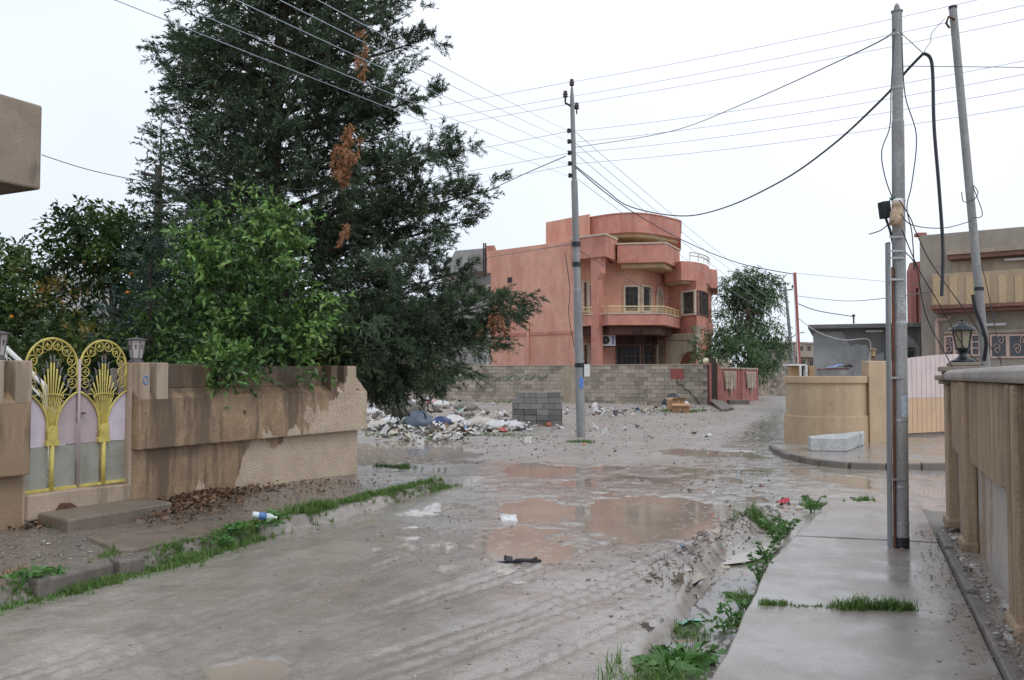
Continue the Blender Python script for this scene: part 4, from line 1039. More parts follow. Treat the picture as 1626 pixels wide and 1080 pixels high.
# ------------------------------------------------------------------ grey outbuilding
M['outb'] = render_wall('wet_cement_render', (.33, .335, .335), (.17, .168, .165), .55, 1.2, .7, .25, (.37, .375, .375), .5, 25)
M['outb_d'] = render_wall('dark_wet_roof_edge', (.165, .165, .16), (.09, .088, .085), .6, 2, .6, .3, None, .4, 25)
ob = thing('grey_outbuilding', 'single-storey grey cement building with flat roof behind the beige wall', 'building', (0, 0, 0))
oA, oB, oC = X(1292, 34.5), X(1461, 33.2), X(1480, 40)
oD = X(1300, 41)
zr = zf(521, 33.5)
def opening_wall(): pass
MB().prism([oA, oB, oC, oD], 0, zr).build('wall', M['outb'], ob, .01)
MB().prism([X(1284, 34.1), X(1463, 32.7), X(1487, 40.6), X(1292, 41.6)], zr + .002, zf(513, 33.0)).build('roof_slab', M['outb_d'], ob, .015)
dgo = (oB - oA).normalized(); ngo = Vector((dgo.y, -dgo.x))
mb = MB(); rs = np.random.default_rng(4); zz0 = zr - .003
out = [(0.0, zz0)]; Lo = (oB - oA).length
xs = np.linspace(0.01, Lo - .02, 60)
for x_ in xs:
    dr_ = .10 + .55 * max(0, float(fbm(x_ * 1.3, 4, 9, 3)) + .10) * 4.0
    out.append((x_, zz0 - dr_))
out.append((Lo - .01, zz0))
vs = [(oA.x + dgo.x * a + ngo.x * .004, oA.y + dgo.y * a + ngo.y * .004, z) for a, z in out]
vt = [(oA.x + dgo.x * a + ngo.x * .004, oA.y + dgo.y * a + ngo.y * .004, zz0) for a, z in out]
k_ = len(out); mb.add(vs + vt, [(i, i + 1, k_ + i + 1, k_ + i) for i in range(k_ - 1)]); mb.build('rain_stain', M['outb_d'], ob)
for u0, u1, v0, v1 in ((1406, 1413, 553, 596), (1440, 1451, 553, 570)):
    wd_ = window(onface(u0, oA, oB), onface(u1, oA, oB), zf(v1, 33.4), zf(v0, 33.4), ob, 1, 0, M['outb_d'], .05, .0); wd_.data.materials[0] = M['dark']
o1, o2 = onface(1375, oA, oB), onface(1403, oA, oB)
tl = thing('tube_light', 'white fluorescent tube light on the grey outbuilding wall', 'light fitting', (o1.x, o1.y, zf(526, 33.6)), math.atan2((o2 - o1).y, (o2 - o1).x), 'unlit tube lights')
def tube_fit(L, par, tz=.0):
    MB().box(0, L, -.10, -.02, .0, .045).build('batten', M['white'], par, .005)
    MB().tube([(.02, -.10, -.02), (L - .02, -.10, -.02)], .02, 8).build('tube', M['white'], par, smooth=True)
tube_fit((o2 - o1).length, tl)
MB().box(.05, .12, -.02, .01, .0, .06).build('clip', M['iron'], tl)
pm = X(1357, 33); pmz = zf(513, 33)
mst = thing('wire_bracket', 'short rusty wire post on the grey outbuilding roof', 'post', (pm.x, pm.y, pmz))
MB().tube([(0, 0, -.02), (0, 0, .28)], .03, 6).build('post', M['rust'], mst); MB().box(-.05, .05, -.03, .03, .26, .32).build('insulator', M['iron'], mst)

# ------------------------------------------------------------------ house at right
M['taupe'] = render_wall('taupe_render', (.36, .315, .26), (.27, .23, .185), .4, 1.2, .8, .25, (.39, .34, .28), .4, 30)
M['ochre1'] = render_wall('ochre_stripe', (.56, .41, .25), (.44, .31, .17), .4, 2, .8, .6, None, .4, 25)
M['ochre2'] = render_wall('tan_stripe', (.46, .355, .235), (.36, .27, .18), .4, 2, .8, .4, None, .4, 25)
M['redledge'] = render_wall('red_brown_ledge', (.23, .105, .08), (.14, .065, .05), .5, 3, .7, .3, None, .4, 25)
M['pinkframe'] = plain('pink_window_frame', (.60, .42, .36), .5, 0, .08)
rh = thing('tan_house', 'tan two-storey house with striped balcony beyond the right wall', 'house', (0, 0, 0))
hA, hB = X(1464, 31.2), X(1700, 28.6); dh = (hB - hA).normalized(); nh = Vector((dh.y, -dh.x)); inn = -nh
ztop = zf(374, 31.2)
MB().prism([hA, hB, hB + inn * 10, hA + inn * 10], 0, ztop).build('wall', M['taupe'], rh, .02)
MB().box(hA.x - .05, hA.x + .25, hA.y - .04, hA.y + .3, ztop - .02, ztop + .1).build('roof_stub', M['pinkwall'], rh)
def onh(u): return onface(u, hA, hB)
def slabh(u0, v0, u1, v1, o0, o1, name, mt, bev=.01):
    a, b = onh(u0), onh(u1); Yr = a.y
    return MB().prism([a + nh * o0, b + nh * o0, b + nh * o1, a + nh * o1], zf(v1, Yr), zf(v0, Yr)).build(name, mt, rh, bev)
slabh(1511, 408, 1700, 414.5, .003, .45, 'upper_ledge', M['redledge']); slabh(1510, 402, 1700, 407.7, .003, .5, 'upper_ledge_coping', M['stonefac'])
slabh(1515, 416, 1700, 437, .003, .05, 'recess_wall', M['stonefac'])
bsz = slabh(1489, 440, 1700, 488, .003, .9, 'balcony_parapet', M['ochre2'])
for k in range(8):
    u0 = 1492 + k * 25.5
    a, b = onh(u0), onh(u0 + 12); Yr = a.y
    MB().prism([a + nh * .903, b + nh * .903, b + nh * .93, a + nh * .93], zf(487, Yr), zf(441, Yr)).build('stripe', M['ochre1'], bsz, .006)
slabh(1487, 488.3, 1700, 494, .003, .98, 'balcony_ledge', M['redledge']); slabh(1490, 494.2, 1700, 499, .003, .85, 'balcony_ledge_lower', M['redledge'])
def pinkwin(u0, u1, v0, v1, style):
    a, b = onh(u0), onh(u1); Yr = a.y
    w_ = slabh(u0, v0, u1, v1, .004, .012, 'window', M['glass'], 0)
    d = (b - a).normalized(); L = (b - a).length; z0, z1 = zf(v1, Yr), zf(v0, Yr)
    def bar(p, q, za, zb): MB().prism([a + d * p + nh * .014, a + d * q + nh * .014, a + d * q + nh * .07, a + d * p + nh * .07], za, zb).build('frame', M['pinkframe'], w_, .004)
    bar(-.06, 0, z0, z1); bar(L, L + .06, z0, z1); bar(-.06, L + .06, z1, z1 + .06); bar(-.06, L + .06, z0 - .06, z0)
    if style == 'grid':
        for k in range(1, 4): bar(L * k / 4 - .025, L * k / 4 + .025, z0, z1)
        for k in range(1, 3): 
            zz = z0 + (z1 - z0) * k / 3; MB().prism([a + nh * .016, b + nh * .016, b + nh * .06, a + nh * .06], zz - .02, zz + .02).build('glazing_bar', M['pinkframe'], w_)
    else:
        for k in range(2):
            c = a + d * L * (.35 + .3 * k) + nh * .05
            P_ = []
            for t in np.linspace(0, 9, 26): r = .015 + .012 * t; P_.append((c.x + d.x * r * math.cos(t + k), c.y + d.y * r * math.cos(t + k), (z0 + z1) / 2 + (.2 if k else -.1) + r * 1.6 * math.sin(t + k)))
            MB().tube(P_, .014, 5).build('scroll', M['pinkframe'], w_)
pinkwin(1503, 1514, 536, 563, 'scroll'); pinkwin(1520, 1568, 534, 563, 'grid'); pinkwin(1576, 1598, 534, 566, 'scroll'); pinkwin(1604, 1640, 534, 566, 'scroll')
slabh(1500, 526, 1700, 531, .003, .06, 'lintel_band', M['stonefac'])
a = onh(1490) + nh * .12; b = onh(1509) + nh * .12
MB().tube([(b.x, b.y, zf(502, b.y)), (b.x, b.y, zf(506, b.y)), (a.x, a.y, zf(508, a.y)), (a.x, a.y, zf(512, a.y)), (a.x, a.y, zf(570, a.y))], .07, 8).build('drain_pipe', plain('peach_pipe', (.5, .36, .28), .5), rh)
for (u0, u1, v, lab) in ((1599, 1650, 413.5, 'white fluorescent tube light above the striped balcony'), (1556, 1600, 516.5, 'dim tube light under the striped balcony')):
    a, b = onh(u0) + nh * .1, onh(u1) + nh * .1
    t_ = thing('tube_light', lab, 'light fitting', (a.x, a.y, zf(v, a.y)), math.atan2((b - a).y, (b - a).x), 'unlit tube lights'); tube_fit((b - a).length, t_)
# pink concrete frame at its left end
pf = thing('pink_house', 'pink concrete house corner with open frame, left of the tan house', 'house', (0, 0, 0))
f0, f1 = X(1449, 34.5), X(1467, 34.2)
def fz(v): return zf(v, 34.4)
def fx(q, o): p = f0.lerp(f1, q); return Vector((p.x, p.y + o))
out = [(0, fz(530)), (0, fz(430)), (.28, fz(416)), (1, fz(416)), (1, fz(530)), (.72, fz(530)), (.72, fz(458)), (.45, fz(458)), (.45, fz(530))]
mb = MB(); k_ = len(out)
vs = [(*fx(q, 0), z) for q, z in out] + [(*fx(q, .35), z) for q, z in out]
mb.add(vs, [tuple(range(k_ - 1, -1, -1)), tuple(range(k_, 2 * k_))] + [(i, (i + 1) % k_, k_ + (i + 1) % k_, k_ + i) for i in range(k_)])
mb.build('frame', M['pinkwall'], pf)
for k in range(4): 
    p = fx(.47 + .07 * k, .1); MB().tube([(p.x, p.y, fz(530)), (p.x, p.y, fz(522))], .03, 6).build('baluster', M['rail_y'], pf)
MB().tube([(*fx(.45, .1), fz(522)), (*fx(.72, .1), fz(522))], .03, 6).build('rail', M['rail_y'], pf)
MB().prism([f0 + Vector((0, .01)), f1 + Vector((0, .01)), f1 + Vector((0, .34)), f0 + Vector((0, .34))], 0, fz(530.2)).build('pillar_base', M['pinkwall'], pf)

# low yard structures behind the beige wall
M['tan'] = plain('tan_pier', (.45, .30, .16), .75, 0, .12, 3, .2, 30)
yg = thing('yard_gateway', 'small tan gateway with white slab behind the beige corner wall', 'gateway', (0, 0, 0))
for u0, u1 in ((1257, 1271), (1285, 1294)):
    a, b = X(u0, 28.5), X(u1, 28.5); MB().prism([a, b, b + Vector((0, .4)), a + Vector((0, .4))], 0, zf(581, 28.5)).build('pier', M['tan'], yg, .02)
a, b = X(1253, 28.3), X(1280, 28.3); MB().prism([a, b, b + Vector((0, .7)), a + Vector((0, .7))], zf(581, 28.4) + .002, zf(578.5, 28.4)).build('slab', M['white'], yg, .01)
a, b = X(1270, 28.2), X(1281, 28.2)
for u in (1271, 1280.5): p = X(u, 28.25); MB().box(p.x - .03, p.x + .03, p.y - .03, p.y + .03, 0, zf(580, 28.4)).build('post', M['white'], yg)
MB().prism([a + Vector((.1, .3)), b + Vector((0, .3)), b + Vector((0, .34)), a + Vector((.1, .34))], 0.3, zf(583, 28.5)).build('door', M['dark'], yg)
tk = X(1322, 27.5); tk_o = thing('water_tank', 'low round grey concrete tank behind the beige wall', 'tank', (tk.x, tk.y, 0))
MB().lathe([(.46, 0), (.46, zf(588, 27.5)), (.48, zf(586.6, 27.5)), (.40, zf(586.5, 27.5))], 20).build('drum', M['greyrender'], tk_o)
MB().tube([(-.5, -.1, zf(586, 27.5)), (.5, -.1, zf(585.5, 27.5))], .02, 6).build('rusty_bar', M['redplate'], tk_o)
tp = thing('blue_tarp', 'folded blue tarpaulin lying on the grey tank', 'tarpaulin', (tk.x + .05, tk.y - .1, zf(585.5, 27.5)))
mb = MB(); V = []
for i in range(7):
    for j in range(4): V.append((-.28 + i * .085, -.15 + j * .1, .03 + .13 * (i / 6) * random.uniform(.5, 1)))
mb.add(V, [(i * 4 + j, (i + 1) * 4 + j, (i + 1) * 4 + j + 1, i * 4 + j + 1) for i in range(6) for j in range(3)]); mb.build('sheet', plain('blue_tarp', (.12, .30, .65), .4), tp)
MB().tube([(.25, -.1, .06), (.42, -.1, .1), (.5, -.1, .05)], [.03, .06, .02], 6).build('dark_roll', M['iron'], tp)

# ------------------------------------------------------------------ utility poles
M['steel'] = render_wall('galvanised_steel', (.30, .31, .315), (.19, .19, .19), .5, 6, .55, .1, (.36, .37, .37), .4, 40)
M['steel2'] = render_wall('painted_concrete_pole', (.33, .33, .32), (.20, .19, .18), .6, 7, .6, .3, (.40, .41, .42), .35, 40)
M['insul'] = plain('brown_porcelain', (.05, .03, .03), .25)
M['wire'] = plain('black_cable', (.02, .022, .028), .5)
M['alu'] = plain('aluminium_wire', (.42, .46, .54), .4, .2)
M['band'] = plain('steel_band', (.42, .42, .42), .4, .5)
b1 = atz(1428, 869, .0); P1 = thing('utility_pole', 'near grey utility pole standing on the wet pavement at right', 'pole', (b1.x, b1.y, 0))
tp1 = at(1421, 20, b1.y); lx, lz = tp1.x - b1.x, tp1.z
def pz(v): return at(1421, v, b1.y).z
def px(z): return lx * z / lz
segs = [(0, .072), (pz(835), .072), (pz(832), .070), (pz(515), .068), (pz(512), .064), (pz(195), .058), (pz(190), .051), (pz(20), .048)]
PX0 = .02
mb = MB(); mb.tube([(px(z) + PX0, 0, z) for z, r in segs], [r for z, r in segs], 18)
mb.build('shaft', M['steel2'], P1, smooth=False)
MB().tube([(px(z) + PX0, 0, z) for z in (-.02, .10)], .074, 18).build('tarred_foot', M['wire'], P1)
def prad(z): return float(np.interp(z, [q[0] for q in segs], [q[1] for q in segs]))
for v in (830, 772, 667, 512, 330, 318, 140, 55):
    z = pz(v); MB().tube([(px(z) + PX0, 0, z - .012), (px(z) + PX0, 0, z + .012)], prad(z) + .004, 18).build('band', M['band'], P1)
MB().lathe([(.055, 0), (.058, .015), (.03, .02), (.026, .06), (.01, .09)], 12, (lx + PX0, 0, lz)).build('cap', M['steel'], P1)
zc = pz(385); c0_ = PX0 - .072
MB().add([(c0_ - .046, -.03, 0), (c0_ - .022, -.03, 0), (c0_ - .022, .04, 0), (c0_ - .046, .04, 0), (px(zc) + c0_ - .046, -.03, zc), (px(zc) + c0_ - .022, -.03, zc), (px(zc) + c0_ - .022, .04, zc), (px(zc) + c0_ - .046, .04, zc)], [(0,3,2,1),(4,5,6,7),(0,1,5,4),(1,2,6,5),(2,3,7,6),(3,0,4,7)]).build('channel', M['steel'], P1)
zr_ = pz(425); MB().tube([(c0_ - .006, -.035, 0), (px(zr_) + c0_ - .006, -.035, zr_)], .015, 8).build('rusty_pipe', M['rust'], P1)
for v in (378, 400, 411, 445, 600, 760): MB().box(px(pz(v)) + c0_ - .05, px(pz(v)) + PX0 + .02, -.074, -.068, pz(v) - .010, pz(v) + .010).build('strap', M['band'], P1)
M['poster'] = plain('torn_poster', (.40, .40, .38), .8, 0, .3, 40, 0, 20, (.10, .10, .10), .9)
def patch_on(u0, u1, v0, v1, nm, mt):
    a0, a1 = [math.asin(max(-1, min(1, ((at(u, 500, b1.y).x - b1.x) - px(pz(v0)) - PX0) / prad(pz(v0))))) for u in (u0, u1)]
    mb = MB(); V_ = []
    for i in range(7):
        a = a0 + (a1 - a0) * i / 6
        for z in (pz(v1), pz(v0)): r = prad(z) + .0015; V_.append((px(z) + PX0 + r * math.sin(a), -r * math.cos(a), z))
    mb.add(V_, [(2 * i, 2 * i + 2, 2 * i + 3, 2 * i + 1) for i in range(6)]); mb.build(nm, mt, P1)
patch_on(1422, 1434, 470, 498, 'stencilled_patch', M['poster']); patch_on(1424, 1441, 628, 662, 'blue_poster_scrap', plain('faded_poster', (.36, .41, .47), .8, 0, .25, 20))
bx = at(1405, 334, b1.y); jb = thing('junction_box', 'black junction box hanging beside the near pole', 'box', bx); jb.rotation_euler = (0, -.12, .2)
MB().box(-.04, .04, -.05, .05, -.08, .085).build('case', M['wire'], jb, .008); MB().tube([(.0, 0, -.08), (.03, 0, -.2), (.06, .02, -.35)], .012, 6).build('lead', M['wire'], jb)
jx = at(1424, 340, b1.y - .14); jg = thing('plastic_jug', 'cut beige plastic jug tied to the near pole', 'jug', (jx.x, jx.y, jx.z)); jg.rotation_euler = (0, .12, 0)
MB().lathe([(.03, -.115), (.055, -.11), (.064, -.06), (.06, 0.02), (.045, .05), (.05, .065), (.058, .09), (.045, .12), (.03, .122)], 12).build('body', plain('beige_plastic', (.50, .36, .24), .4, 0, .25, 18), jg, smooth=True)
MB().lathe([(.05, .10), (.055, .125), (.03, .15)], 7).build('torn_top', plain('white_plastic', (.65, .63, .60), .4), jg)
gl2 = at(1417, 316, b1.y - .1); cl = MB().tube([gl2 + Vector((.03 * math.cos(t), .0, .02 * math.sin(t * 1.5))) for t in np.linspace(0, 9, 22)], .006, 5).build('cable_knot', plain('green_cable', (.02, .13, .08), .5)); tag(cl, 'green knot of cable above the plastic jug', 'cable')

b2 = ground_at(923, 694); P2 = thing('utility_pole', 'tall slim steel utility pole at the edge of the lot', 'pole', (b2.x, b2.y, b2.z))
t2 = at(908, 140, b2.y); lx2, lz2 = t2.x - b2.x, t2.z - b2.z
def p2z(v): return at(908, v, b2.y).z - b2.z
def p2(v): z = p2z(v); return (lx2 * z / lz2, 0, z)
seg2 = [(694, .125), (560, .122), (462, .115), (458, .10), (300, .092), (288, .09), (285, .07), (160, .062), (140, .035)]
MB().tube([(lx2 * p2z(v) / lz2, 0, p2z(v) - (.3 if v == 694 else 0)) for v, r in seg2], [r for v, r in seg2], 12).build('shaft', M['steel'], P2)
def insulator(par, c, k=1.0):
    MB().lathe([(.02, -.12), (.02, 0), (.06, .02), (.075, .05), (.05, .07), (.07, .09), (.072, .12), (.045, .14), (.06, .16), (.05, .2), (.0, .21)], 10, c).build('insulator', M['insul'], par, smooth=True)
insulator(P2, (lx2, 0, lz2 + .05))
q = p2(170); MB().tube([q, (q[0] - .20, -.05, q[2] + .10), (q[0] - .20, -.05, q[2] + .22)], .03, 6).build('side_arm', M['iron'], P2); insulator(P2, (q[0] - .20, -.05, q[2] + .24))
MB().tube([q, (q[0] + .13, .1, q[2] + .03)], .025, 6).build('side_arm', M['iron'], P2); insulator(P2, (q[0] + .13, .1, q[2] - .05))
for v in (208, 225, 243, 260, 279):
    q = p2(v); MB().tube([(q[0] - .16, -.02, q[2]), (q[0] + .02, -.02, q[2])], .025, 6).build('bracket', M['iron'], P2); MB().lathe([(.045, -.06), (.06, -.02), (.04, 0), (.06, .03), (.04, .06)], 8, (q[0] - .12, -.02, q[2])).build('insulator', M['insul'], P2)
for v in (388, 420, 580): q = p2(v); MB().tube([(q[0], 0, q[2] - .06), (q[0], 0, q[2] + .06)], .135, 10).build('wire_binding', M['wire'], P2)
q = p2(588); MB().box(q[0] + .12, q[0] + .28, -.12, .05, q[2] - .18, q[2] + .16).build('meter_box', M['white'], P2, .01)
q = p2(605); MB().box(q[0] - .02, q[0] + .09, -.128, -.12, q[2] - .2, q[2] + .1).build('blue_sticker', plain('blue_sticker', (.12, .25, .6), .5), P2)
mnd = on_ground(b2.x, b2.y)

lp0, lp1 = at(1513, 14, 10.6), at(1565, 570, 10.6)
dl = (lp1 - lp0); lpb = lp0 + dl * ((0 - lp0.z) / dl.z)
LP = thing('leaning_pole', 'thin grey steel pole leaning left behind the right wall', 'pole', (lpb.x, lpb.y, 0))
MB().tube([(0, 0, -.1), lp0 - Vector((lpb.x, lpb.y, 0))], [.052, .045], 12).build('shaft', M['steel2'], LP)
e = lp0 - Vector((lpb.x, lpb.y, 0)); MB().tube([e - Vector((0, 0, .0)), e + Vector((0, 0, .03))], .05, 10).build('cap', M['iron'], LP)
MB().tube([e + Vector((0, -.04, -.15)), e + Vector((-.08, -.05, -.12)), e + Vector((-.11, -.05, -.2)), e + Vector((-.07, -.05, -.26))], .014, 6).build('hook', M['rust'], LP)
for f in (.56, .93): c_ = e * (1 - f) ; MB().tube([c_ - Vector((0, 0, .02)), c_ + Vector((0, 0, .02))], .056, 10).build('wire_binding', M['wire'], LP)

rp0, rp1 = at(1262, 433, 31), at(1272, 582, 31)
rpo = thing('red_pole', 'slender red-painted pole beside the far tree', 'pole', (rp1.x, rp1.y, 0))
MB().tube([(0, 0, 0), rp0 - Vector((rp1.x, rp1.y, 0))], [.085, .055], 8).build('shaft', plain('red_oxide_paint', (.36, .10, .09), .6), rpo)
MB().tube([(-.1, -.05, 1.8), (-.16, -.05, 3.2), rp0 - Vector((rp1.x + .06, rp1.y, 0))], .018, 5).build('lead_wire', M['white'], rpo)
fp0, fp1 = at(1247, 455, 62), at(1259, 590, 62)
fpo = thing('utility_pole', 'distant utility pole with cross arm behind the far tree', 'pole', (fp1.x, fp1.y, 0))
r_ = fp0 - Vector((fp1.x, fp1.y, 0))
MB().tube([(0.2, 0, -.1), r_], [.17, .09], 8).build('shaft', M['steel'], fpo)
MB().tube([r_ + Vector((-.45, 0, -.35)), r_ + Vector((.5, 0, -.2))], .05, 6).build('cross_arm', M['iron'], fpo)
for dx_ in (-.45, .5, 0): insulator(fpo, r_ + Vector((dx_, 0, -.1 if dx_ else .12)))
for k in range(5): MB().lathe([(.05, -.06), (.07, 0), (.05, .06)], 8, r_ + Vector((.12 + k * .03, 0, -1.2 - k * .55))).build('insulator', M['insul'], fpo)
MB().tube([r_ + Vector((.3, 0, -3.7)), r_ + Vector((.8, 0, -3.3)), r_ + Vector((1.3, 0, -3.25))], .03, 5).build('lamp_arm', M['iron'], fpo)
# cross-shaped pole far left
xp = at(249, 300, 40); xpo = thing('utility_pole', 'dark cross-shaped pole behind the thin conifer top', 'pole', (xp.x, xp.y, 0))
MB().tube([(0, 0, 0), (0, 0, at(249, 262, 40).z)], .11, 8).build('shaft', M['iron'], xpo)
c_ = at(249, 279, 40); MB().tube([(-.72, 0, c_.z + .12), (.55, 0, c_.z - .15)], .09, 6).build('cross_arm', M['iron'], xpo)

# ------------------------------------------------------------------ wires
def wire(pts, r, label, group=None, mat=None, name='power_line', sag=0.0, n=14):
    """pts: (u, v, Y) survey points; depth is interpolated along the line so that it hangs in a real vertical plane"""
    W = [at(*p) for p in pts]; out = []
    if len(W) == 2:
        for i in range(n + 1):
            f = i / n; p = W[0].lerp(W[1], f); p.z -= sag * 4 * f * (1 - f); out.append(p)
    else:
        for i in range(len(W) - 1):
            p0, p1, p2_, p3 = W[max(i - 1, 0)], W[i], W[i + 1], W[min(i + 2, len(W) - 1)]
            for k in range(6):
                t = k / 6
                out.append(.5 * ((2 * p1) + (p2_ - p0) * t + (2 * p0 - 5 * p1 + 4 * p2_ - p3) * t * t + (3 * p1 - p0 - 3 * p2_ + p3) * t ** 3))
        out.append(W[-1])
    o = MB().tube(out, r, 5).build(name, mat or M['alu']); tag(o, label, 'wire', group); return o
YP = b2.y
for v0, u1, v1, lab in ((130, 1760, -48, 'topmost power line running right from the tall slim pole'), (153, 1760, -22, 'second power line running right from the tall slim pole'), (165, 1760, 2, 'third power line running right from the tall slim pole')):
    wire([(910, v0, YP), (u1, v1, 16)], .006, lab, 'lines to the right', sag=.10)
for i, (v0, v1) in enumerate(((208, 70), (226, 92), (243, 116), (260, 146))):
    wire([(912, v0, YP), (1760, v1, 16)], .006, ['first', 'second', 'third', 'lowest'][i] + ' of four low lines running right from the slim pole', 'lines to the right', sag=.16)
for i, (v0, u1) in enumerate(((209, 506), (225, 446), (241, 377), (262, 266), (280, 185))):
    # each passes the top edge of the view at u1; carried on past it towards a pole behind the viewer
    k = 1.18; wire([(904, v0, YP), (904 + (u1 - 904) * k, v0 + (0 - v0) * k, 6.2)], .0042, ['topmost', 'second', 'third', 'fourth', 'lowest'][i] + ' line slanting from slim pole across the tall conifer to upper left', 'lines over the conifer', sag=.03)
for i, (v0, u1, v1) in enumerate(((130, 420, 208), (153, 420, 225), (165, 420, 238), (208, 420, 290), (243, 420, 318), (262, 420, 345))):
    wire([(906, v0, YP), (u1, v1, 44)], .007, ['top', 'second', 'third', 'fourth', 'fifth', 'lowest'][i] + ' line running left from the slim pole behind the conifer', 'lines behind the conifer', sag=.12)
wire([(898, 248, YP), (782, 300, 30), (640, 372, 42)], .014, 'dark cable sloping left from the slim pole into the conifer', mat=M['wire'], name='cable')
wire([(912, 262, YP), (960, 300, 23), (1000, 328, 22), (1080, 343, 20), (1150, 330, 17.5), (1240, 288, 14.5), (1320, 232, 12), (1400, 158, 9.6), (1440, 112, 8.6), (1466, 85, 8.3)], [.012 * 1] and .014, 'thick black cable sagging from slim pole to the near pole', mat=M['wire'], name='cable')
wire([(1466, 85, 8.3), (1477, 92, 8.3), (1481, 120, 8.3), (1483, 200, 8.3), (1491, 300, 8.3), (1497, 395, 8.3), (1495, 470, 8.3)], .017, 'thick black hose hanging free between near pole and leaning pole', mat=M['wire'], name='hanging_cable')
wire([(1545, 468, 9.3), (1549, 490, 9.3), (1560, 520, 9.3), (1566, 545, 9.35), (1563, 572, 9.5)], .022, 'short bent black hose beside the black lantern', mat=M['wire'], name='hanging_cable')
wire([(1500, 30, 10.2), (1480, 52, 9.6), (1478, 66, 9.4), (1472, 74, 9), (1466, 85, 8.3)], .004, 'crinkled thin wire from leaning pole hook to black cable', mat=M['wire'], name='cable')
wire([(1466, 85, 8.3), (1428, 50, 8.4)], .004, 'short thin wire tying the black cable to the near pole', mat=M['wire'], name='cable')
wire([(912, 264, YP), (960, 305, 26), (1010, 340, 30), (1085, 382, 34), (1170, 417, 33), (1262, 436, 31)], .016, 'dark cable sagging from slim pole past the pink house to the red pole', mat=M['wire'], name='cable')
for i, (u0, v0, u1, v1) in enumerate(((912, 208, 1250, 480), (912, 226, 1250, 492), (914, 244, 1250, 505), (914, 282, 1251, 515))):
    wire([(u0, v0, YP), (u1, v1, 61)], .008, ['topmost', 'second', 'third', 'lowest'][i] + ' line descending from slim pole to the distant pole', 'lines to the distant pole', sag=.25)
wire([(1420, 46, 8.45), (1372, 78, 10), (1180, 165, 16), (1060, 210, 20), (914, 234, YP)], .008, 'thin dark line rising from slim pole to the near pole top', mat=M['wire'], name='cable')
wire([(1430, 105, 8.6), (1700, 108, 9.5)], .004, 'thin level wire running right from the near pole', mat=M['wire'], name='cable')
wire([(920, 398, YP), (1000, 445, 34), (1110, 500, 44)], .012, 'thin wire from the slim pole across the pink balcony', mat=M['wire'], name='cable')
wire([(912, 387, YP), (830, 400, 38), (745, 414, 60)], .014, 'thin wire from the slim pole across the plain pink wall', mat=M['wire'], name='cable')
wire([(897, 400, 49.6), (905, 460, 49.5), (903, 500, 49.4), (914, 560, 49.2)], .02, 'loose wire hanging down the plain pink wall', mat=M['wire'], name='cable')
wire([(1266, 470, 31), (1340, 478, 25), (1420, 472, 16), (1480, 462, 9.5)], .008, 'upper sagging wire right of the red pole', 'wires right of the red pole', mat=M['wire'], name='cable')
wire([(1266, 482, 31), (1300, 494, 32), (1357, 503, 33)], .016, 'short wire from red pole to grey outbuilding roof post', 'wires right of the red pole', mat=M['wire'], name='cable')
wire([(1267, 505, 31), (1300, 528, 32), (1340, 540, 33), (1380, 540, 33.4), (1380, 575, 33.3)], .014, 'pale wire from the red pole down the grey outbuilding wall', 'wires right of the red pole', mat=M['white'], name='cable')
wire([(1264, 434, 31), (1460, 452, 33)], .008, 'faint straight wire from the red pole top', 'wires right of the red pole', name='cable')
wire([(66, 246, 12.1), (150, 272, 12.4), (260, 292, 12.6), (400, 300, 12.9), (520, 300, 13.4), (618, 294, 14)], .006, 'thin wire sagging from the balcony across the conifer', mat=M['wire'], name='cable')
wire([(-40, 390, 26), (95, 410, 28), (160, 414, 30)], .009, 'thin wire above the orange trees at far left', mat=M['wire'], name='cable')
# loose wires round the near pole
loose = [([(1420, 55, 8.3), (1415, 140, 8.35), (1413, 200, 8.3), (1400, 240, 8.3), (1405, 280, 8.3), (1418, 318, 8.3)], 'loose wire looping left of the near pole above the jug'),
 ([(1432, 60, 8.4), (1437, 150, 8.4), (1455, 215, 8.4), (1448, 290, 8.4), (1440, 330, 8.4), (1448, 370, 8.4), (1452, 430, 8.4)], 'loose wire hanging right of the near pole'),
 ([(1428, 318, 8.3), (1445, 345, 8.4), (1456, 372, 8.5), (1480, 420, 8.8), (1530, 490, 9.3), (1590, 575, 10)], 'dark wire slanting from near pole down past the lantern'),
 ([(1432, 365, 8.3), (1460, 430, 8.7), (1490, 480, 9), (1530, 550, 9.6), (1560, 580, 9.8)], 'second dark wire slanting from near pole to the wall top'),
 ([(1430, 340, 8.3), (1450, 358, 8.6), (1500, 362, 9.6), (1545, 350, 10.5)], 'thin wire sagging between near pole and leaning pole'),
 ([(1380, 372, 8.3), (1398, 366, 8.3), (1412, 355, 8.3), (1420, 350, 8.3)], 'short wire end poking left below the black box'),
 ([(1527, 305, 10.5), (1530, 320, 10.5), (1545, 318, 10.5), (1553, 306, 10.5), (1545, 296, 10.5), (1560, 340, 10.5), (1545, 346, 10.5)], 'loop of wire tied round the leaning pole'),
 ([(1437, 400, 8.4), (1455, 425, 8.4), (1470, 500, 8.8), (1500, 560, 9.4), (1515, 588, 9.7)], 'third dark wire slanting from near pole to the tan pier'),
 ([(1558, 420, 10.55), (1566, 450, 10.4), (1580, 520, 10.2), (1590, 580, 10)], 'thin wire hanging from the leaning pole to the wall')]
for P_, lab in loose: wire(P_, .0055, lab, 'loose wires round the near pole', M['wire'], 'cable')

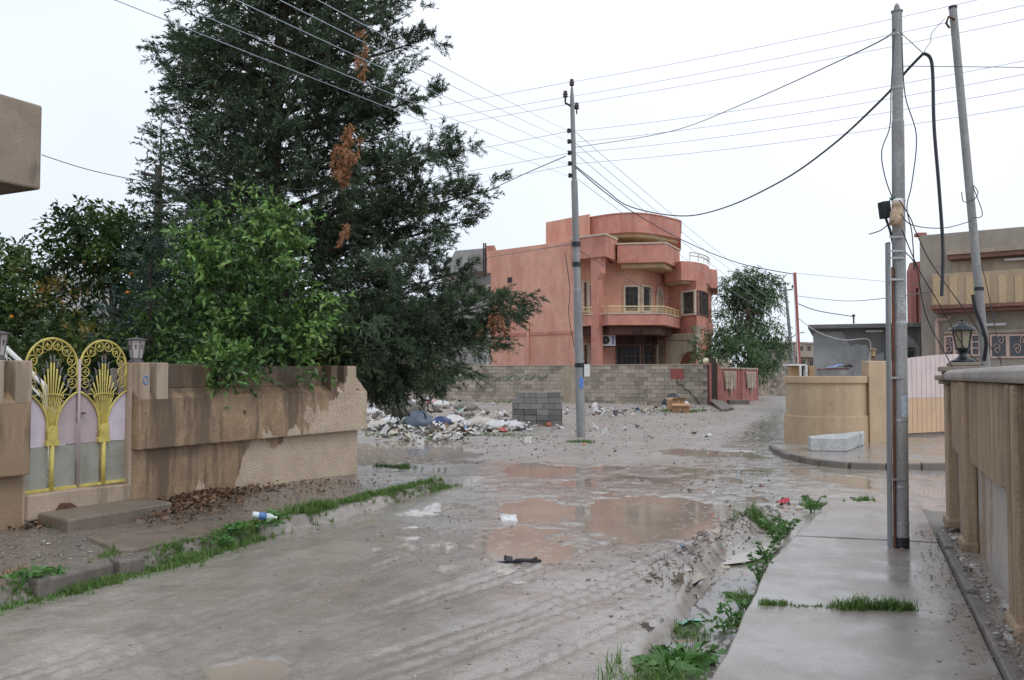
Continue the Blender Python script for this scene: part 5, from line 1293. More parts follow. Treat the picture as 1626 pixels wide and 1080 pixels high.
# ------------------------------------------------------------------ distant buildings
M['farwall'] = render_wall('far_beige_render', (.40, .34, .28), (.28, .23, .19), .5, .5, .8, .1, None, .4, 8)
M['farwall2'] = render_wall('far_grey_render', (.45, .45, .44), (.33, .32, .31), .4, .5, .8, .1, None, .4, 8)
def far_house(u0, u1, Y, vt, label, mt, wins, storeys=()):
    h = thing('distant_house', label, 'house', (0, 0, 0), 0, 'distant houses')
    a, b = X(u0, Y), X(u1, Y + 2); n2 = Vector((.1, 8))
    MB().prism([a, b, b + n2, a + n2], 0, zf(vt, Y)).build('wall', mt, h)
    MB().prism([a + Vector((-.2, -.2)), b + Vector((.2, -.2)), b + n2, a + n2 + Vector((-.2, 0))], zf(vt, Y) + .003, zf(vt - 2.2, Y)).build('roof_edge', mt, h)
    for v in storeys: MB().prism([a + Vector((0, -1.0)), b + Vector((0, -1.0)), b + Vector((0, -.003)), a + Vector((0, -.003))], zf(v + 4, Y), zf(v - 5, Y)).build('balcony', M['farwall'], h)
    for wu0, wu1, v0, v1 in wins: window(onface(wu0, a, b), onface(wu1, a, b), zf(v1, Y), zf(v0, Y), h, 2, 0, M['farwall'], .08, .02)
far_house(1224, 1262, 95, 546, 'distant beige house between the far tree and the red pole', M['farwall'], ((1232, 1238, 553, 562), (1244, 1252, 553, 562), (1232, 1238, 574, 584), (1246, 1252, 574, 584)))
far_house(1263, 1300, 82, 545, 'distant beige house with balcony left of the grey outbuilding', M['farwall'], ((1281, 1287, 549, 557), (1270, 1275, 549, 557), (1270, 1277, 572, 586), (1284, 1290, 572, 586)), (563,))
far_house(1128, 1160, 75, 556, 'distant pale house glimpsed between pink house and far tree', M['farwall'], ((1131, 1136, 563, 571),))
far_house(560, 722, 84, 478, 'low pale houses glimpsed under the conifer boughs', M['farwall'], ((600, 610, 500, 515), (640, 650, 500, 515), (680, 690, 500, 515)))
far_house(300, 545, 95, 470, 'pale house hidden behind the conifer trunk', M['farwall2'], ())
far_house(60, 128, 70, 437, 'pale distant house glimpsed between the orange trees', M['farwall2'], ((70, 80, 447, 460), (92, 102, 447, 460)))
fw_a, fw_b = X(1196, 62), X(1262, 64)
fw = thing('block_wall', 'distant weathered block wall at the end of the street', 'wall', (fw_a.x, fw_a.y, 0), math.atan2((fw_b - fw_a).y, (fw_b - fw_a).x))
MB().box(0, (fw_b - fw_a).length, 0, .2, 0, 2.05).build('core', M['mortar'], fw)
src_b = None
for r in range(9):
    for c in range(7):
        x0 = c * .44 + (.22 if r % 2 else 0)
        if src_b is None: src_b = MB().box(.01, .43, -.03, -.002, .01, .215).build('block', M['blockobj'], fw); o = src_b
        else: o = share(src_b, 'block', fw)
        o.location = (x0, random.uniform(-.01, .01), .2 + r * .205 - .2 + .15)
# ------------------------------------------------------------------ foliage generators (numpy)
def unit(a): return a / np.maximum(np.linalg.norm(a, axis=-1, keepdims=True), 1e-9)
def leaf_mesh(C, D, L, W, fold=.25, droop=0.0):
    """one bent four-triangle leaf per row: C base, D direction, L length, W width"""
    n = len(C); D = unit(D); r = RNG.normal(size=(n, 3)); S = unit(np.cross(D, r)); U = np.cross(S, D)
    sgn = np.where(U[:, 2:3] < 0, -1, 1) * np.where(RNG.random((n, 1)) < .85, 1, -1); U = U * sgn
    L = np.broadcast_to(np.asarray(L), (n,))[:, None]; W = np.broadcast_to(np.asarray(W), (n,))[:, None]
    mid = C + D * L * .5 ; tip = C + D * L + np.array([0, 0, -1.0]) * L * droop
    l = mid + S * W * .5 + U * W * fold; rr = mid - S * W * .5 + U * W * fold
    V = np.stack([C, rr, tip, l, mid], 1).reshape(-1, 3)
    b = (np.arange(n) * 5)[:, None]
    Fc = np.concatenate([b + np.array(q)[None, :] for q in ((0, 1, 4), (1, 2, 4), (2, 3, 4), (3, 0, 4))], 1).reshape(-1, 3)
    return V, Fc
def blade_mesh(C, D, L, W):
    """two-triangle needle spray: narrow kite"""
    n = len(C); D = unit(D); S = unit(np.cross(D, RNG.normal(size=(n, 3))))
    L = np.asarray(L)[:, None]; W = np.asarray(W)[:, None]
    V = np.stack([C, C + D * L * .45 + S * W * .5, C + D * L, C + D * L * .45 - S * W * .5], 1).reshape(-1, 3)
    Fc = (np.arange(n) * 4)[:, None] + np.array([0, 1, 2, 3])[None, :]
    return V, Fc
def grass_blades(C, H, W, lean=.45):
    """tufts: each point of C carries a fan of blades bending outwards"""
    k = 9; n0 = len(C); n = n0 * k; C = np.repeat(C, k, 0) + np.column_stack([RNG.normal(size=(n, 2)) * .012, np.zeros(n)]); H = np.repeat(H, k) * (.35 + .75 * RNG.random(n)); W = np.repeat(W, k)
    a = RNG.random(n) * 2 * math.pi; S = np.stack([np.cos(a), np.sin(a), a * 0], 1); T0 = np.stack([-np.sin(a), np.cos(a), a * 0], 1)
    T = T0 * (lean * 1.5 * RNG.random(n) ** .7 * H)[:, None] + np.repeat(RNG.normal(size=(n0, 3)) * np.array([1, 1, 0]), k, 0) * (.18 * H)[:, None]
    Z = np.array([0, 0, 1.0]); H_ = H[:, None]; W_ = W[:, None]; up = np.sqrt(np.maximum(.15, 1 - (np.linalg.norm(T, axis=1) / np.maximum(H, 1e-4)) ** 2 * .55))[:, None]
    V = np.stack([C - S * W_ * .5, C + S * W_ * .5, C + S * W_ * .42 + Z * H_ * .6 * up + T * .32, C - S * W_ * .42 + Z * H_ * .6 * up + T * .32, C + Z * H_ * .9 * up + T], 1).reshape(-1, 3)
    q = (np.arange(n) * 5)[:, None]
    F3 = np.concatenate([q + np.array(t)[None, :] for t in ((0, 1, 2), (0, 2, 3), (3, 2, 4))], 1).reshape(-1, 3)
    return V, F3
def to_local(V, o): return V - np.array(o)[None, :]
def sprig_crown(ells, nspr, leaf_n, leaf_l, leaf_w, droop=.2, gaps=.0, shell=.55, updir=.25, seed=1):
    """sprigs spread through a union of ellipsoids, denser towards the outside, leaves along each sprig"""
    rg = np.random.default_rng(seed); vol = np.array([e[3] * e[4] * e[5] for e in ells]) ** .6; pr_ = vol / vol.sum()
    C = []; D = []
    for k in range(nspr):
        e = ells[rg.choice(len(ells), p=pr_)]; d = unit(rg.normal(size=3)); rr = shell + (1 - shell) * rg.random() ** .6
        p = np.array(e[:3]) + d * rr * np.array(e[3:6])
        if gaps and float(fbm(p[0] * 1.1 + p[1] * .7, p[2] * 1.1 + p[1] * .4, 300 + seed, 3)) < -gaps: continue
        C.append(p); D.append(unit(d + np.array([0, 0, updir]) + .5 * rg.normal(size=3)))
    C = np.array(C); D = np.array(D); n = len(C)
    sl = leaf_l * 3.3
    f = (np.arange(leaf_n) + .5) / leaf_n
    P = C[:, None, :] + D[:, None, :] * (f[None, :, None] * sl) + np.array([0, 0, -1.0]) * (f[None, :, None] ** 2 * sl * droop)
    LD = unit(D[:, None, :] * .7 + rg.normal(size=(n, leaf_n, 3)) * .75 + np.array([0, 0, -droop]))
    P = P.reshape(-1, 3); LD = LD.reshape(-1, 3); m = len(P)
    return P, LD, leaf_l * (.65 + .6 * rg.random(m)), leaf_w * (.7 + .5 * rg.random(m)), C
def limbs(base, top, targets, r0, seed, n=14):
    rg = np.random.default_rng(seed); mb = MB(); base, top = Vector(base), Vector(top); P_ = []
    for i in range(9):
        f = i / 8; p = base.lerp(top, f); P_.append(p + Vector((rg.normal() * .06 * f, rg.normal() * .06 * f, 0)))
    mb.tube(P_, [r0 * (1 - .75 * i / 8) for i in range(9)], 9)
    for k in range(n):
        t = Vector(targets[rg.integers(len(targets))]); s = P_[int(rg.integers(2, 8))]; m = s.lerp(t, .5) + Vector((rg.normal() * .12, rg.normal() * .12, .12))
        mb.tube([s, m, t], [r0 * .34, r0 * .2, r0 * .06], 6)
    return mb

# ------------------------------------------------------------------ tall conifer
TX, TY = -4.55, 17.0
con = thing('conifer_tree', 'tall dark blue-green conifer with drooping lower branches and dead sprays', 'tree', (TX, TY, 0))
zk = [0.9, 1.6, 2.3, 3.1, 4.05, 5.3, 6.5, 7.7, 8.9, 10.3, 12.0, 13.0]
rR = [2.4, 3.4, 4.3, 4.7, 3.5, 4.0, 2.7, 3.0, 2.7, 2.1, 1.2, .3]
rL = [1.6, 2.2, 2.5, 2.5, 2.4, 2.0, 1.9, 2.1, 1.4, 1.3, .9, .3]
rg = np.random.default_rng(23); sec_s = []; sec_d = []; sec_l = []; sec_t = []; wood = MB()
trunk = [(0.12 * math.sin(z * .8), .05 * math.sin(z * 1.3), z) for z in np.linspace(-.2, 12.8, 14)]
wood.tube(trunk, [.26 * (1 - .93 * i / 13) for i in range(14)], 10)
nb = 250
for b in range(nb):
    h = 1.3 + 11.3 * ((b + rg.random()) / nb) ** 1.0
    az = b * 2.39996 + rg.normal() * .35
    ca = math.cos(az); k = .5 + .5 * ca
    R = np.interp(h, zk, rR) * k + np.interp(h, zk, rL) * (1 - k)
    R *= rg.uniform(.55, 1.05) * (.84 + .16 * abs(ca))
    el0 = rg.uniform(.0, .35) if h < 3.4 else rg.uniform(.15, .6)
    zb_ = max(.8, h - R * el0 * .8)
    P_ = []; nst = 9; bend = rg.uniform(-.15, .5) if h > 3.4 else rg.uniform(-.5, .25)
    for i in range(nst + 1):
        f = i / nst; rr = R * f
        z = zb_ + (h - zb_) * f + R * bend * .3 * (f * f - f)
        P_.append(np.array([ca * rr + .07 * rg.normal() * f, math.sin(az) * rr + .07 * rg.normal() * f, z]))
    wood.tube([tuple(p) for p in P_[::3]], [.045 * R / 3 + .012, .03 * R / 3 + .008, .018, .006], 5)
    # plumes: bunches of shoots in all directions round the bough, longest towards its end
    npl = max(3, int(R * 2.6))
    for j in range(npl):
        f = .30 + .70 * ((j + rg.random()) / npl) ** .8; i = min(nst - 1, int(f * nst)); q = f * nst - i
        p = P_[i] * (1 - q) + P_[i + 1] * q; tg = unit(P_[i + 1] - P_[i])
        low = h < 3.4 and rg.random() < .55
        ax = unit(tg * rg.uniform(.5, 1.0) + .55 * rg.normal(size=3) + np.array([0, 0, rg.uniform(-1.0, -.2) if low else rg.uniform(.1, .9)]))
        pl = rg.uniform(.45, .95) * (1.0 if low else .9)
        for m_ in range(9):
            g = rg.random() ** .8
            sec_s.append(p + ax * pl * g * .75 + .05 * rg.normal(size=3)); sec_d.append(unit(ax + .62 * rg.normal(size=3) * (1.05 - .5 * g))); sec_l.append(rg.uniform(.22, .50) * (1.1 - .4 * g)); sec_t.append(b)
# the great low boughs on the right, set from the survey
for (u, v, dy, n_, drp) in ((825, 470, -.4, 26, 0), (812, 500, .1, 24, 1), (790, 470, .5, 20, 0), (775, 545, -.6, 22, 1), (730, 585, -.8, 22, 1), (690, 600, -1.0, 22, 1), (640, 605, -1.4, 22, 1), (700, 560, .4, 18, 1), (735, 430, .2, 16, 0), (700, 395, -.4, 16, 0), (775, 300, -.2, 22, 0), (760, 345, .3, 18, 0), (742, 235, .0, 18, 0), (722, 300, -.5, 16, 0), (640, 560, -1.6, 20, 1), (590, 585, -1.4, 16, 1), (685, 150, 0, 14, 0), (680, 60, 0, 14, 0), (760, 520, -.2, 20, 1), (660, 480, -1.2, 18, 0), (610, 500, -1.6, 16, 0), (262, 110, 0, 12, 0), (285, 70, .2, 12, 0)):
    tip = np.array(at(u, v, TY + dy)) - np.array([TX, TY, 0]); b0 = np.array([.05, 0, max(1.0, tip[2] - .16 * abs(tip[0]) + (.35 if drp else -.2))])
    P_ = [b0 * (1 - f) + tip * f + np.array([0, 0, (.35 if drp else -.25) * f * (1 - f) * 2]) for f in np.linspace(0, 1, 10)]
    wood.tube([tuple(p) for p in P_[::3]], [.06, .042, .024, .007], 6)
    for j in range(n_):
        f = .38 + .62 * ((j + rg.random()) / n_); i = min(8, int(f * 9)); q = f * 9 - i; p = P_[i] * (1 - q) + P_[i + 1] * q; tg = unit(P_[i + 1] - P_[i])
        ax = unit(tg * rg.uniform(.4, 1.0) + .55 * rg.normal(size=3) + np.array([0, 0, rg.uniform(-1.1, .3) if drp else rg.uniform(-.2, .9)])); pl = rg.uniform(.35, .75) * (1.15 - .4 * f)
        for m_ in range(10):
            g = rg.random() ** .8
            sec_s.append(p + ax * pl * g * .75 + .05 * rg.normal(size=3)); sec_d.append(unit(ax + .62 * rg.normal(size=3) * (1.05 - .5 * g))); sec_l.append(rg.uniform(.2, .44) * (1.1 - .4 * g)); sec_t.append(0)
# leader shoots
for k in range(60):
    z = rg.uniform(10.5, 13.0); a = rg.random() * 6.28; sec_s.append(np.array([.1 * rg.normal(), .1 * rg.normal(), z])); sec_d.append(unit(np.array([math.cos(a) * .6, math.sin(a) * .6, .9]))); sec_l.append(rg.uniform(.3, .6)); sec_t.append(0)
sec_s = np.array(sec_s); sec_d = np.array(sec_d); sec_l = np.array(sec_l)
def spray(S, D, L, per, droop=.35, wd=.021, lmul=1.0):
    n = len(S); f = RNG.random((n, per)) ** .85
    P = S[:, None, :] + D[:, None, :] * (f * L[:, None])[:, :, None] + np.array([0, 0, -1.0]) * (f ** 2 * L[:, None] * droop * .5)[:, :, None]
    bd = unit(D[:, None, :] * .9 + RNG.normal(size=(n, per, 3)) * .48 + np.array([0, 0, -.12]))
    bl = (.055 + .10 * RNG.random((n, per))) * (1.15 - .55 * f) * lmul
    return blade_mesh(P.reshape(-1, 3), bd.reshape(-1, 3), bl.reshape(-1), (wd * (.7 + .7 * RNG.random((n, per)))).reshape(-1))
V, Fc = spray(sec_s, sec_d, sec_l, 36, .35, .0145)
wood.build('trunk', M['bark'], con)
o = np_mesh('crown', V, Fc, M['conifer'], con); o['kind'] = 'stuff'
core_n = 2300                                         # shaded inner twigs
Zc = rg.uniform(1.6, 11.5, core_n); az = rg.random(core_n) * 6.28; rr = rg.random(core_n) ** .6 * (np.interp(Zc, zk, rL) * .5 + np.interp(Zc, zk, rR) * .5) * .74
Sc = np.stack([rr * np.cos(az), rr * np.sin(az), Zc], 1); Dc = unit(np.stack([np.cos(az), np.sin(az), .2 + 0 * az], 1) + .4 * rg.normal(size=(core_n, 3)))
V, Fc = spray(Sc, Dc, np.full(core_n, .62), 44, .5, .026, 1.3); o = np_mesh('inner_foliage', V, Fc, M['conifer'], con); o['kind'] = 'stuff'
# dead russet sprays on the side facing the road
dS = []; dD = []; dL = []
for (u, v, n_, su, sv, Yd) in ((556, 205, 16, 8, 12, 14.6), (548, 240, 34, 13, 20, 14.4), (545, 270, 16, 7, 10, 14.4), (575, 95, 7, 6, 22, 14.6), (578, 60, 5, 5, 18, 14.6), (548, 360, 8, 7, 14, 14.3), (786, 505, 14, 14, 14, 16.6)):
    for k in range(n_):
        p = at(u + rg.normal() * su * .6, v + rg.normal() * sv * .6, Yd + rg.normal() * .12); dS.append(np.array(p) - np.array([TX, TY, 0])); dD.append(unit(np.array([.15 * rg.normal(), -.3, -.8 + .3 * rg.normal()]))); dL.append(rg.uniform(.14, .3))
V, Fc = spray(np.array(dS), np.array(dD), np.array(dL), 26, .2, .022); o = np_mesh('dead_sprays', V, Fc, M['dead_conifer'], con); o['kind'] = 'stuff'

def small_conifer(name, label, X0, Y0, h, r, n, matname, zlow=.3, seed=3, wd=.02, per=22):
    t_ = thing(name, label, 'tree', (X0, Y0, 0)); rg = np.random.default_rng(seed)
    MB().tube([(0, 0, -.1), (.03, 0, h * .5), (0, .02, h)], [.05 * r + .05, .04 * r + .02, .01], 7).build('trunk', M['bark'], t_)
    S = []; D = []; L = []
    for k in range(n):
        f = rg.random() ** .8; z = zlow + (h - zlow) * f; a = rg.random() * 6.28; R = r * (1 - f) ** .75 * rg.uniform(.5, 1.05) + .05
        for q in np.linspace(.15, 1, max(2, int(R / .16))):
            S.append((math.cos(a) * R * q, math.sin(a) * R * q, z + .12 * q)); D.append(unit(np.array([math.cos(a) + .5 * rg.normal(), math.sin(a) + .5 * rg.normal(), .5]))); L.append(rg.uniform(.2, .42))
    V, Fc = spray(np.array(S), np.array(D), np.array(L), per, .4, wd); o = np_mesh('crown', V, Fc, M[matname], t_); o['kind'] = 'stuff'
p = at(235, 560, 13.6); small_conifer('conifer_shrub', 'soft blue-green young conifer behind the yellow gate', p.x, p.y, zf(392, 13.6), 1.15, 120, 'conifer_young', .6, 5)
p = at(252, 400, 26); small_conifer('conifer_tree', 'slim pointed conifer left of the tall dark one', p.x, p.y, zf(178, 26), 1.9, 130, 'conifer', 1.5, 8, .03, 18)

# ------------------------------------------------------------------ broadleaf trees
def broadleaf(name, label, ells, trunk_b, trunk_t, r0, nspr, leaf_n, ll, lw, mt, droop=.2, gaps=0, shell=.5, seed=1, extra=None, cat='tree', updir=.25, nl=14):
    t_ = thing(name, label, cat, trunk_b)
    P, LD, L, W, C = sprig_crown(ells, nspr, leaf_n, ll, lw, droop, gaps, shell, updir, seed)
    V, Fc = leaf_mesh(P, LD, L, W, .22, droop * .4)
    o = np_mesh('crown', to_local(V, trunk_b), Fc, mt, t_); o['kind'] = 'stuff'
    ob = limbs((0, 0, -.1), Vector(trunk_t) - Vector(trunk_b), [Vector(c) - Vector(trunk_b) for c in C[::max(1, len(C) // 60)]], r0, seed, nl).build('trunk', M['bark'], t_)
    return t_, C
def E(u, v, Y, ru, rv, ry):                      # an ellipsoid given by its outline in the survey
    p = at(u, v, Y); return (p.x, p.y, p.z, ru / F * Y, ry, rv / F * Y)
Yc = 12.9
CIT = [E(352, 372, 13.1, 42, 40, .5), E(386, 345, 13.2, 34, 34, .4), E(440, 362, 13.2, 40, 36, .45), E(410, 410, 13.0, 60, 46, .6), E(330, 428, 13.0, 46, 36, .5), E(470, 410, 13.3, 26, 40, .4), E(300, 470, 12.9, 44, 30, .5), E(370, 470, 12.8, 60, 44, .6), E(445, 470, 12.9, 52, 44, .5), E(495, 478, 13.2, 34, 22, .35), E(275, 528, 12.7, 42, 30, .45), E(330, 535, 12.5, 46, 36, .5), E(400, 535, 12.5, 60, 40, .5), E(465, 535, 12.9, 42, 34, .4), E(300, 575, 12.3, 40, 24, .35), E(360, 590, 12.05, 24, 26, .3), E(425, 582, 12.3, 45, 26, .35), E(250, 545, 12.9, 24, 26, .3), E(505, 515, 13.2, 34, 34, .4), E(500, 430, 13.4, 24, 26, .35), E(320, 385, 13.1, 34, 34, .4), E(470, 375, 13.3, 30, 30, .4), E(520, 470, 13.3, 22, 16, .3)]
CIT = [(e[0], e[1], e[2], e[3] * .86, e[4] * .9, e[5] * .84) for e in CIT]
CIT += [E(352, 594, 11.72, 24, 24, .22), E(385, 592, 11.95, 28, 18, .2), E(430, 596, 12.3, 34, 18, .22), E(475, 590, 12.75, 30, 18, .22), E(330, 575, 11.75, 26, 22, .2)]
cit, CC_ = broadleaf('citrus_tree', 'bright green citrus tree spilling over the garden wall', CIT,
    (at(385, 600, 13.2).x, 13.2, .1), at(385, 400, 13.1), .09, 1050, 10, .115, .052, M['citrus'], .30, .04, .62, 31, None)
P, LD, L, W, C = sprig_crown([(e[0], e[1] - .12, e[2] + .03, e[3] * .92, e[4] * .95, e[5] * .92) for e in CIT], 520, 8, .108, .048, .25, -.02, .88, .45, 131)
V, Fc = leaf_mesh(P, LD, L, W, .22, .1); o = np_mesh('young_leaves', to_local(V, cit.location), Fc, M['citrus_young'], cit); o['kind'] = 'stuff'
def oranges(par, C, n, seed):
    rg = np.random.default_rng(seed); o0 = None
    for k in range(n):
        c = C[rg.integers(len(C))]
        if c[1] > par.location.y + .2 and rg.random() < .7: continue
        if o0 is None: o0 = MB().lathe([(.038 * math.sin(a) + .001, -.038 * math.cos(a)) for a in np.linspace(.1, math.pi - .1, 8)], 10).build('orange', M['orange'], par, smooth=True); o = o0
        else: o = share(o0, 'orange', par)
        o.location = Vector(c) - par.location + Vector((0, -.12, -.05))
t1, C1 = broadleaf('orange_tree', 'dark leafy orange tree left of the tall conifer', [E(165, 400, 17, 62, 58, 1.0), E(140, 385, 17, 36, 40, .8), E(205, 385, 17, 48, 42, .8), E(150, 460, 16.5, 48, 52, .9), E(205, 480, 16.2, 60, 60, .9), E(165, 530, 16, 70, 45, .9)], (at(180, 600, 16.6).x, 16.6, .1), at(175, 430, 16.6), .1, 900, 11, .15, .062, M['orange_leaf'], .2, .10, .4, 41)
oranges(t1, C1, 14, 3)
t2_, C2 = broadleaf('orange_tree', 'dark orange tree with ripe fruit at the far left edge', [E(35, 460, 17, 68, 58, 1.0), E(-20, 450, 17, 60, 60, 1), E(70, 500, 16.6, 45, 60, .9), E(20, 540, 16, 80, 60, .9)], (at(20, 600, 16.8).x, 16.8, .1), at(20, 470, 16.8), .1, 820, 11, .14, .058, M['orange_leaf'], .2, .10, .4, 43)
oranges(t2_, C2, 46, 5)
t3, C3 = broadleaf('garden_shrub', 'low dark shrub with yellowed leaves behind the yellow gate', [E(120, 560, 13.8, 70, 38, .8), E(200, 570, 13.6, 45, 30, .7), E(60, 580, 13.8, 60, 40, .7)], (at(120, 640, 13.8).x, 13.8, .1), at(120, 580, 13.8), .05, 420, 9, .12, .055, M['orange_leaf'], .2, .1, .4, 47, cat='shrub')
P, LD, L, W, C = sprig_crown([E(125, 545, 13.1, 55, 18, .3), E(95, 470, 15.6, 16, 26, .2)], 46, 7, .10, .05, .2, 0, .4, .25, 53)
V, Fc = leaf_mesh(P, LD, L, W); o = np_mesh('yellow_leaves', to_local(V, t3.location), Fc, M['yellow_leaf'], t3); o['kind'] = 'stuff'
t4, C4 = broadleaf('garden_shrub', 'dark shadowy shrub between citrus and tall conifer trunk', [E(300, 540, 15, 90, 60, .9), E(420, 560, 15.2, 90, 50, .9), E(500, 580, 15.2, 45, 30, .7)], (at(380, 620, 15).x, 15.0, .1), at(380, 560, 15), .05, 420, 9, .15, .06, M['orange_leaf'], .2, .05, .3, 59, cat='shrub')
# garden hedge mass that closes the view behind the gate
t5, C5 = broadleaf('garden_hedge', 'dense dark hedge closing the garden behind the gate', [E(60, 560, 19, 110, 70, .8), E(200, 560, 19, 110, 70, .8), E(320, 540, 19, 90, 90, .8)], (at(180, 620, 19).x, 19, 0), at(180, 560, 19), .05, 700, 9, .19, .085, M['orange_leaf'], .2, 0, .2, 61, cat='hedge')
# far gum tree by the street
ft, Cf = broadleaf('gum_tree', 'tall loose-leaved green tree at the end of the far street', [E(1168, 448, 56, 18, 15, .9), E(1192, 442, 56, 16, 12, .8), E(1216, 452, 56, 22, 15, .9), E(1158, 470, 56, 20, 14, 1), E(1190, 472, 56, 26, 18, 1), E(1218, 476, 56, 22, 12, .9), E(1180, 496, 56, 20, 12, .9), E(1143, 512, 55, 15, 18, .9), E(1160, 530, 54, 20, 18, 1), E(1195, 526, 55, 26, 18, 1), E(1228, 524, 55, 24, 14, .9), E(1240, 536, 55, 14, 12, .8), E(1150, 560, 53, 24, 22, 1), E(1180, 560, 53, 26, 24, 1.1), E(1215, 558, 55, 26, 20, 1), E(1205, 585, 55, 26, 14, 1), E(1165, 585, 53, 24, 12, .9)],
    (at(1190, 600, 55).x, 55, .2), at(1190, 470, 55), .2, 2900, 9, .22, .07, M['gum'], .5, .10, .35, 67, updir=-.05, nl=26)
fs, Cs = broadleaf('shrub', 'small shrub growing against the stone portico of the pink house', [E(1118, 555, 48.5, 12, 22, .5), E(1125, 570, 48.5, 14, 14, .5)], (at(1120, 600, 48.5).x, 48.5, .25), at(1120, 560, 48.5), .04, 160, 8, .2, .07, M['gum'], .3, .1, .3, 71, cat='shrub', nl=5)

# ------------------------------------------------------------------ grass, weeds, leaf litter, gravel
def patch(pts_uv, per, spread, h, label, mt='grass', name='grass', zoff=0.0, seed=1, hvar=.5, lean=.5, gfun=None, w=.0065, thin=-.06):
    """grass along a surveyed line; nobody could count it"""
    rg = np.random.default_rng(seed); C = []
    Pw = [ground_at(*q) if gfun is None else gfun(*q) for q in pts_uv]
    for a, b in zip(Pw[:-1], Pw[1:]):
        n = max(1, int((b - a).length * per / 6)); f = rg.random(n)[:, None]
        p = np.array(a)[None] * (1 - f) + np.array(b)[None] * f; p[:, :2] += rg.normal(size=(n, 2)) * spread
        C.append(p[(fbm(p[:, 0] * 1.8, p[:, 1] * 1.8, seed, 3) > thin) | (rg.random(n) < .12)])
    C = np.concatenate(C)
    if gfun is None: C[:, 2] = gz(C[:, 0], C[:, 1]) - .01
    C[:, 2] += zoff
    n = len(C); cl = np.clip(.25 + 1.7 * (fbm(C[:, 0] * 2.6, C[:, 1] * 2.6, seed + 5, 3) + .45), .3, 1.6)
    V, F3 = grass_blades(C, h * cl * (1 - hvar * rg.random(n)), np.full(n, w) * (.7 + .6 * rg.random(n)), lean)
    o = np_mesh(name, V, F3, M[mt]); tag(o, label, None, None, 'stuff'); return o
patch([(-30, 972), (60, 952), (150, 930), (230, 908), (310, 888)], 2600, .085, .10, 'lush green grass along the left road edge below the step', seed=2)
patch([(260, 897), (330, 876), (400, 853), (470, 834), (520, 820)], 3000, .09, .125, 'thick bright grass along the left road edge beside the slab', seed=3)
patch([(520, 822), (600, 800), (660, 785), (727, 772)], 1700, .075, .10, 'grass strip along the left road edge towards the lot', seed=4)
patch([(600, 741), (640, 744), (702, 748)], 900, .10, .13, 'grass tuft line at the edge of the brown pond', seed=5)
patch([(0, 915), (40, 905), (75, 897)], 500, .10, .10, 'patch of yellowing grass at the far left pavement', 'drygrass', 'dry_grass', seed=6)
patch([(60, 890), (95, 885), (110, 880)], 300, .05, .08, 'small green tufts on the left pavement', seed=7)
patch([(84, 832), (97, 838), (103, 846)], 700, .035, .14, 'green tuft at the left corner of the concrete step', seed=8)
patch([(165, 885), (182, 876)], 700, .03, .13, 'green tuft beside the cracked low slab', seed=9)
wk = lambda u, v: atz(u, v, 0.0)
patch([(1210, 961), (1225, 960), (1255, 961)], 1400, .028, .085, 'short grass in the pavement joint, left tuft', seed=10, gfun=wk, zoff=-.012)
patch([(1262, 963), (1290, 964), (1330, 965)], 700, .022, .05, 'short grass in the middle of the pavement joint', seed=11, gfun=wk, zoff=-.012)
patch([(1330, 966), (1370, 967), (1420, 967), (1445, 968)], 2200, .035, .11, 'bushy grass in the pavement joint below the near pole', seed=12, gfun=wk, zoff=-.012)
patch([(1330, 797), (1380, 795)], 700, .05, .10, 'grass tuft at the far corner of the near pavement', seed=13, gfun=lambda u, v: atz(u, v, -.06))
for i, (u, v, n_, hh, sp) in enumerate(((1050, 1080, 520, .24, .13), (1075, 1065, 420, .18, .12), (1100, 985, 260, .17, .07), (1165, 928, 220, .18, .06), (1215, 835, 380, .2, .10), (1300, 805, 260, .16, .08), (1040, 1110, 400, .22, .14))):
    patch([(u - 9, v), (u + 9, v)], n_ * 22, sp, hh, ['large', 'broad', 'small', 'upright', 'leafy', 'far', 'nearest'][i] + ' grass clump in the right-hand gutter', seed=20 + i, lean=.8, name='grass_clump', thin=-1)
patch([(585, 690), (650, 694), (720, 694), (790, 690), (840, 694)], 420, .35, .09, 'thin green growth in front of the rubbish', seed=31, w=.012)
patch([(690, 640), (740, 632), (800, 640)], 260, .6, .12, 'green weeds between rubbish and block wall', seed=32, w=.016)
patch([(1030, 652), (1075, 655), (1125, 652)], 260, .35, .16, 'green weeds at the foot of the block wall by the ramp', seed=33, w=.02)
patch([(905, 702), (930, 701), (940, 703)], 700, .10, .12, 'grass tuft at the foot of the slim pole', seed=34, w=.01)
patch([(555, 640), (590, 633), (640, 630), (700, 628)], 900, .9, .55, 'tall dry grass bank beyond the end of the garden wall', 'drygrass', 'dry_grass', seed=35, w=.02, lean=.9)
patch([(770, 632), (850, 632), (1000, 642), (1110, 648)], 60, .35, .2, 'dry grass along the foot of the block wall', 'drygrass', 'dry_grass', seed=36, w=.02)
patch([(1215, 628), (1235, 622), (1243, 618)], 200, .5, .3, 'dry grass beside the far street', 'drygrass', 'dry_grass', seed=37, w=.03)
patch([(1250, 716), (1275, 723), (1335, 727), (1385, 729)], 60, .06, .08, 'tiny weeds along the kerb of the far pavement', seed=38, gfun=lambda u, v: atz(u, v, -.02))

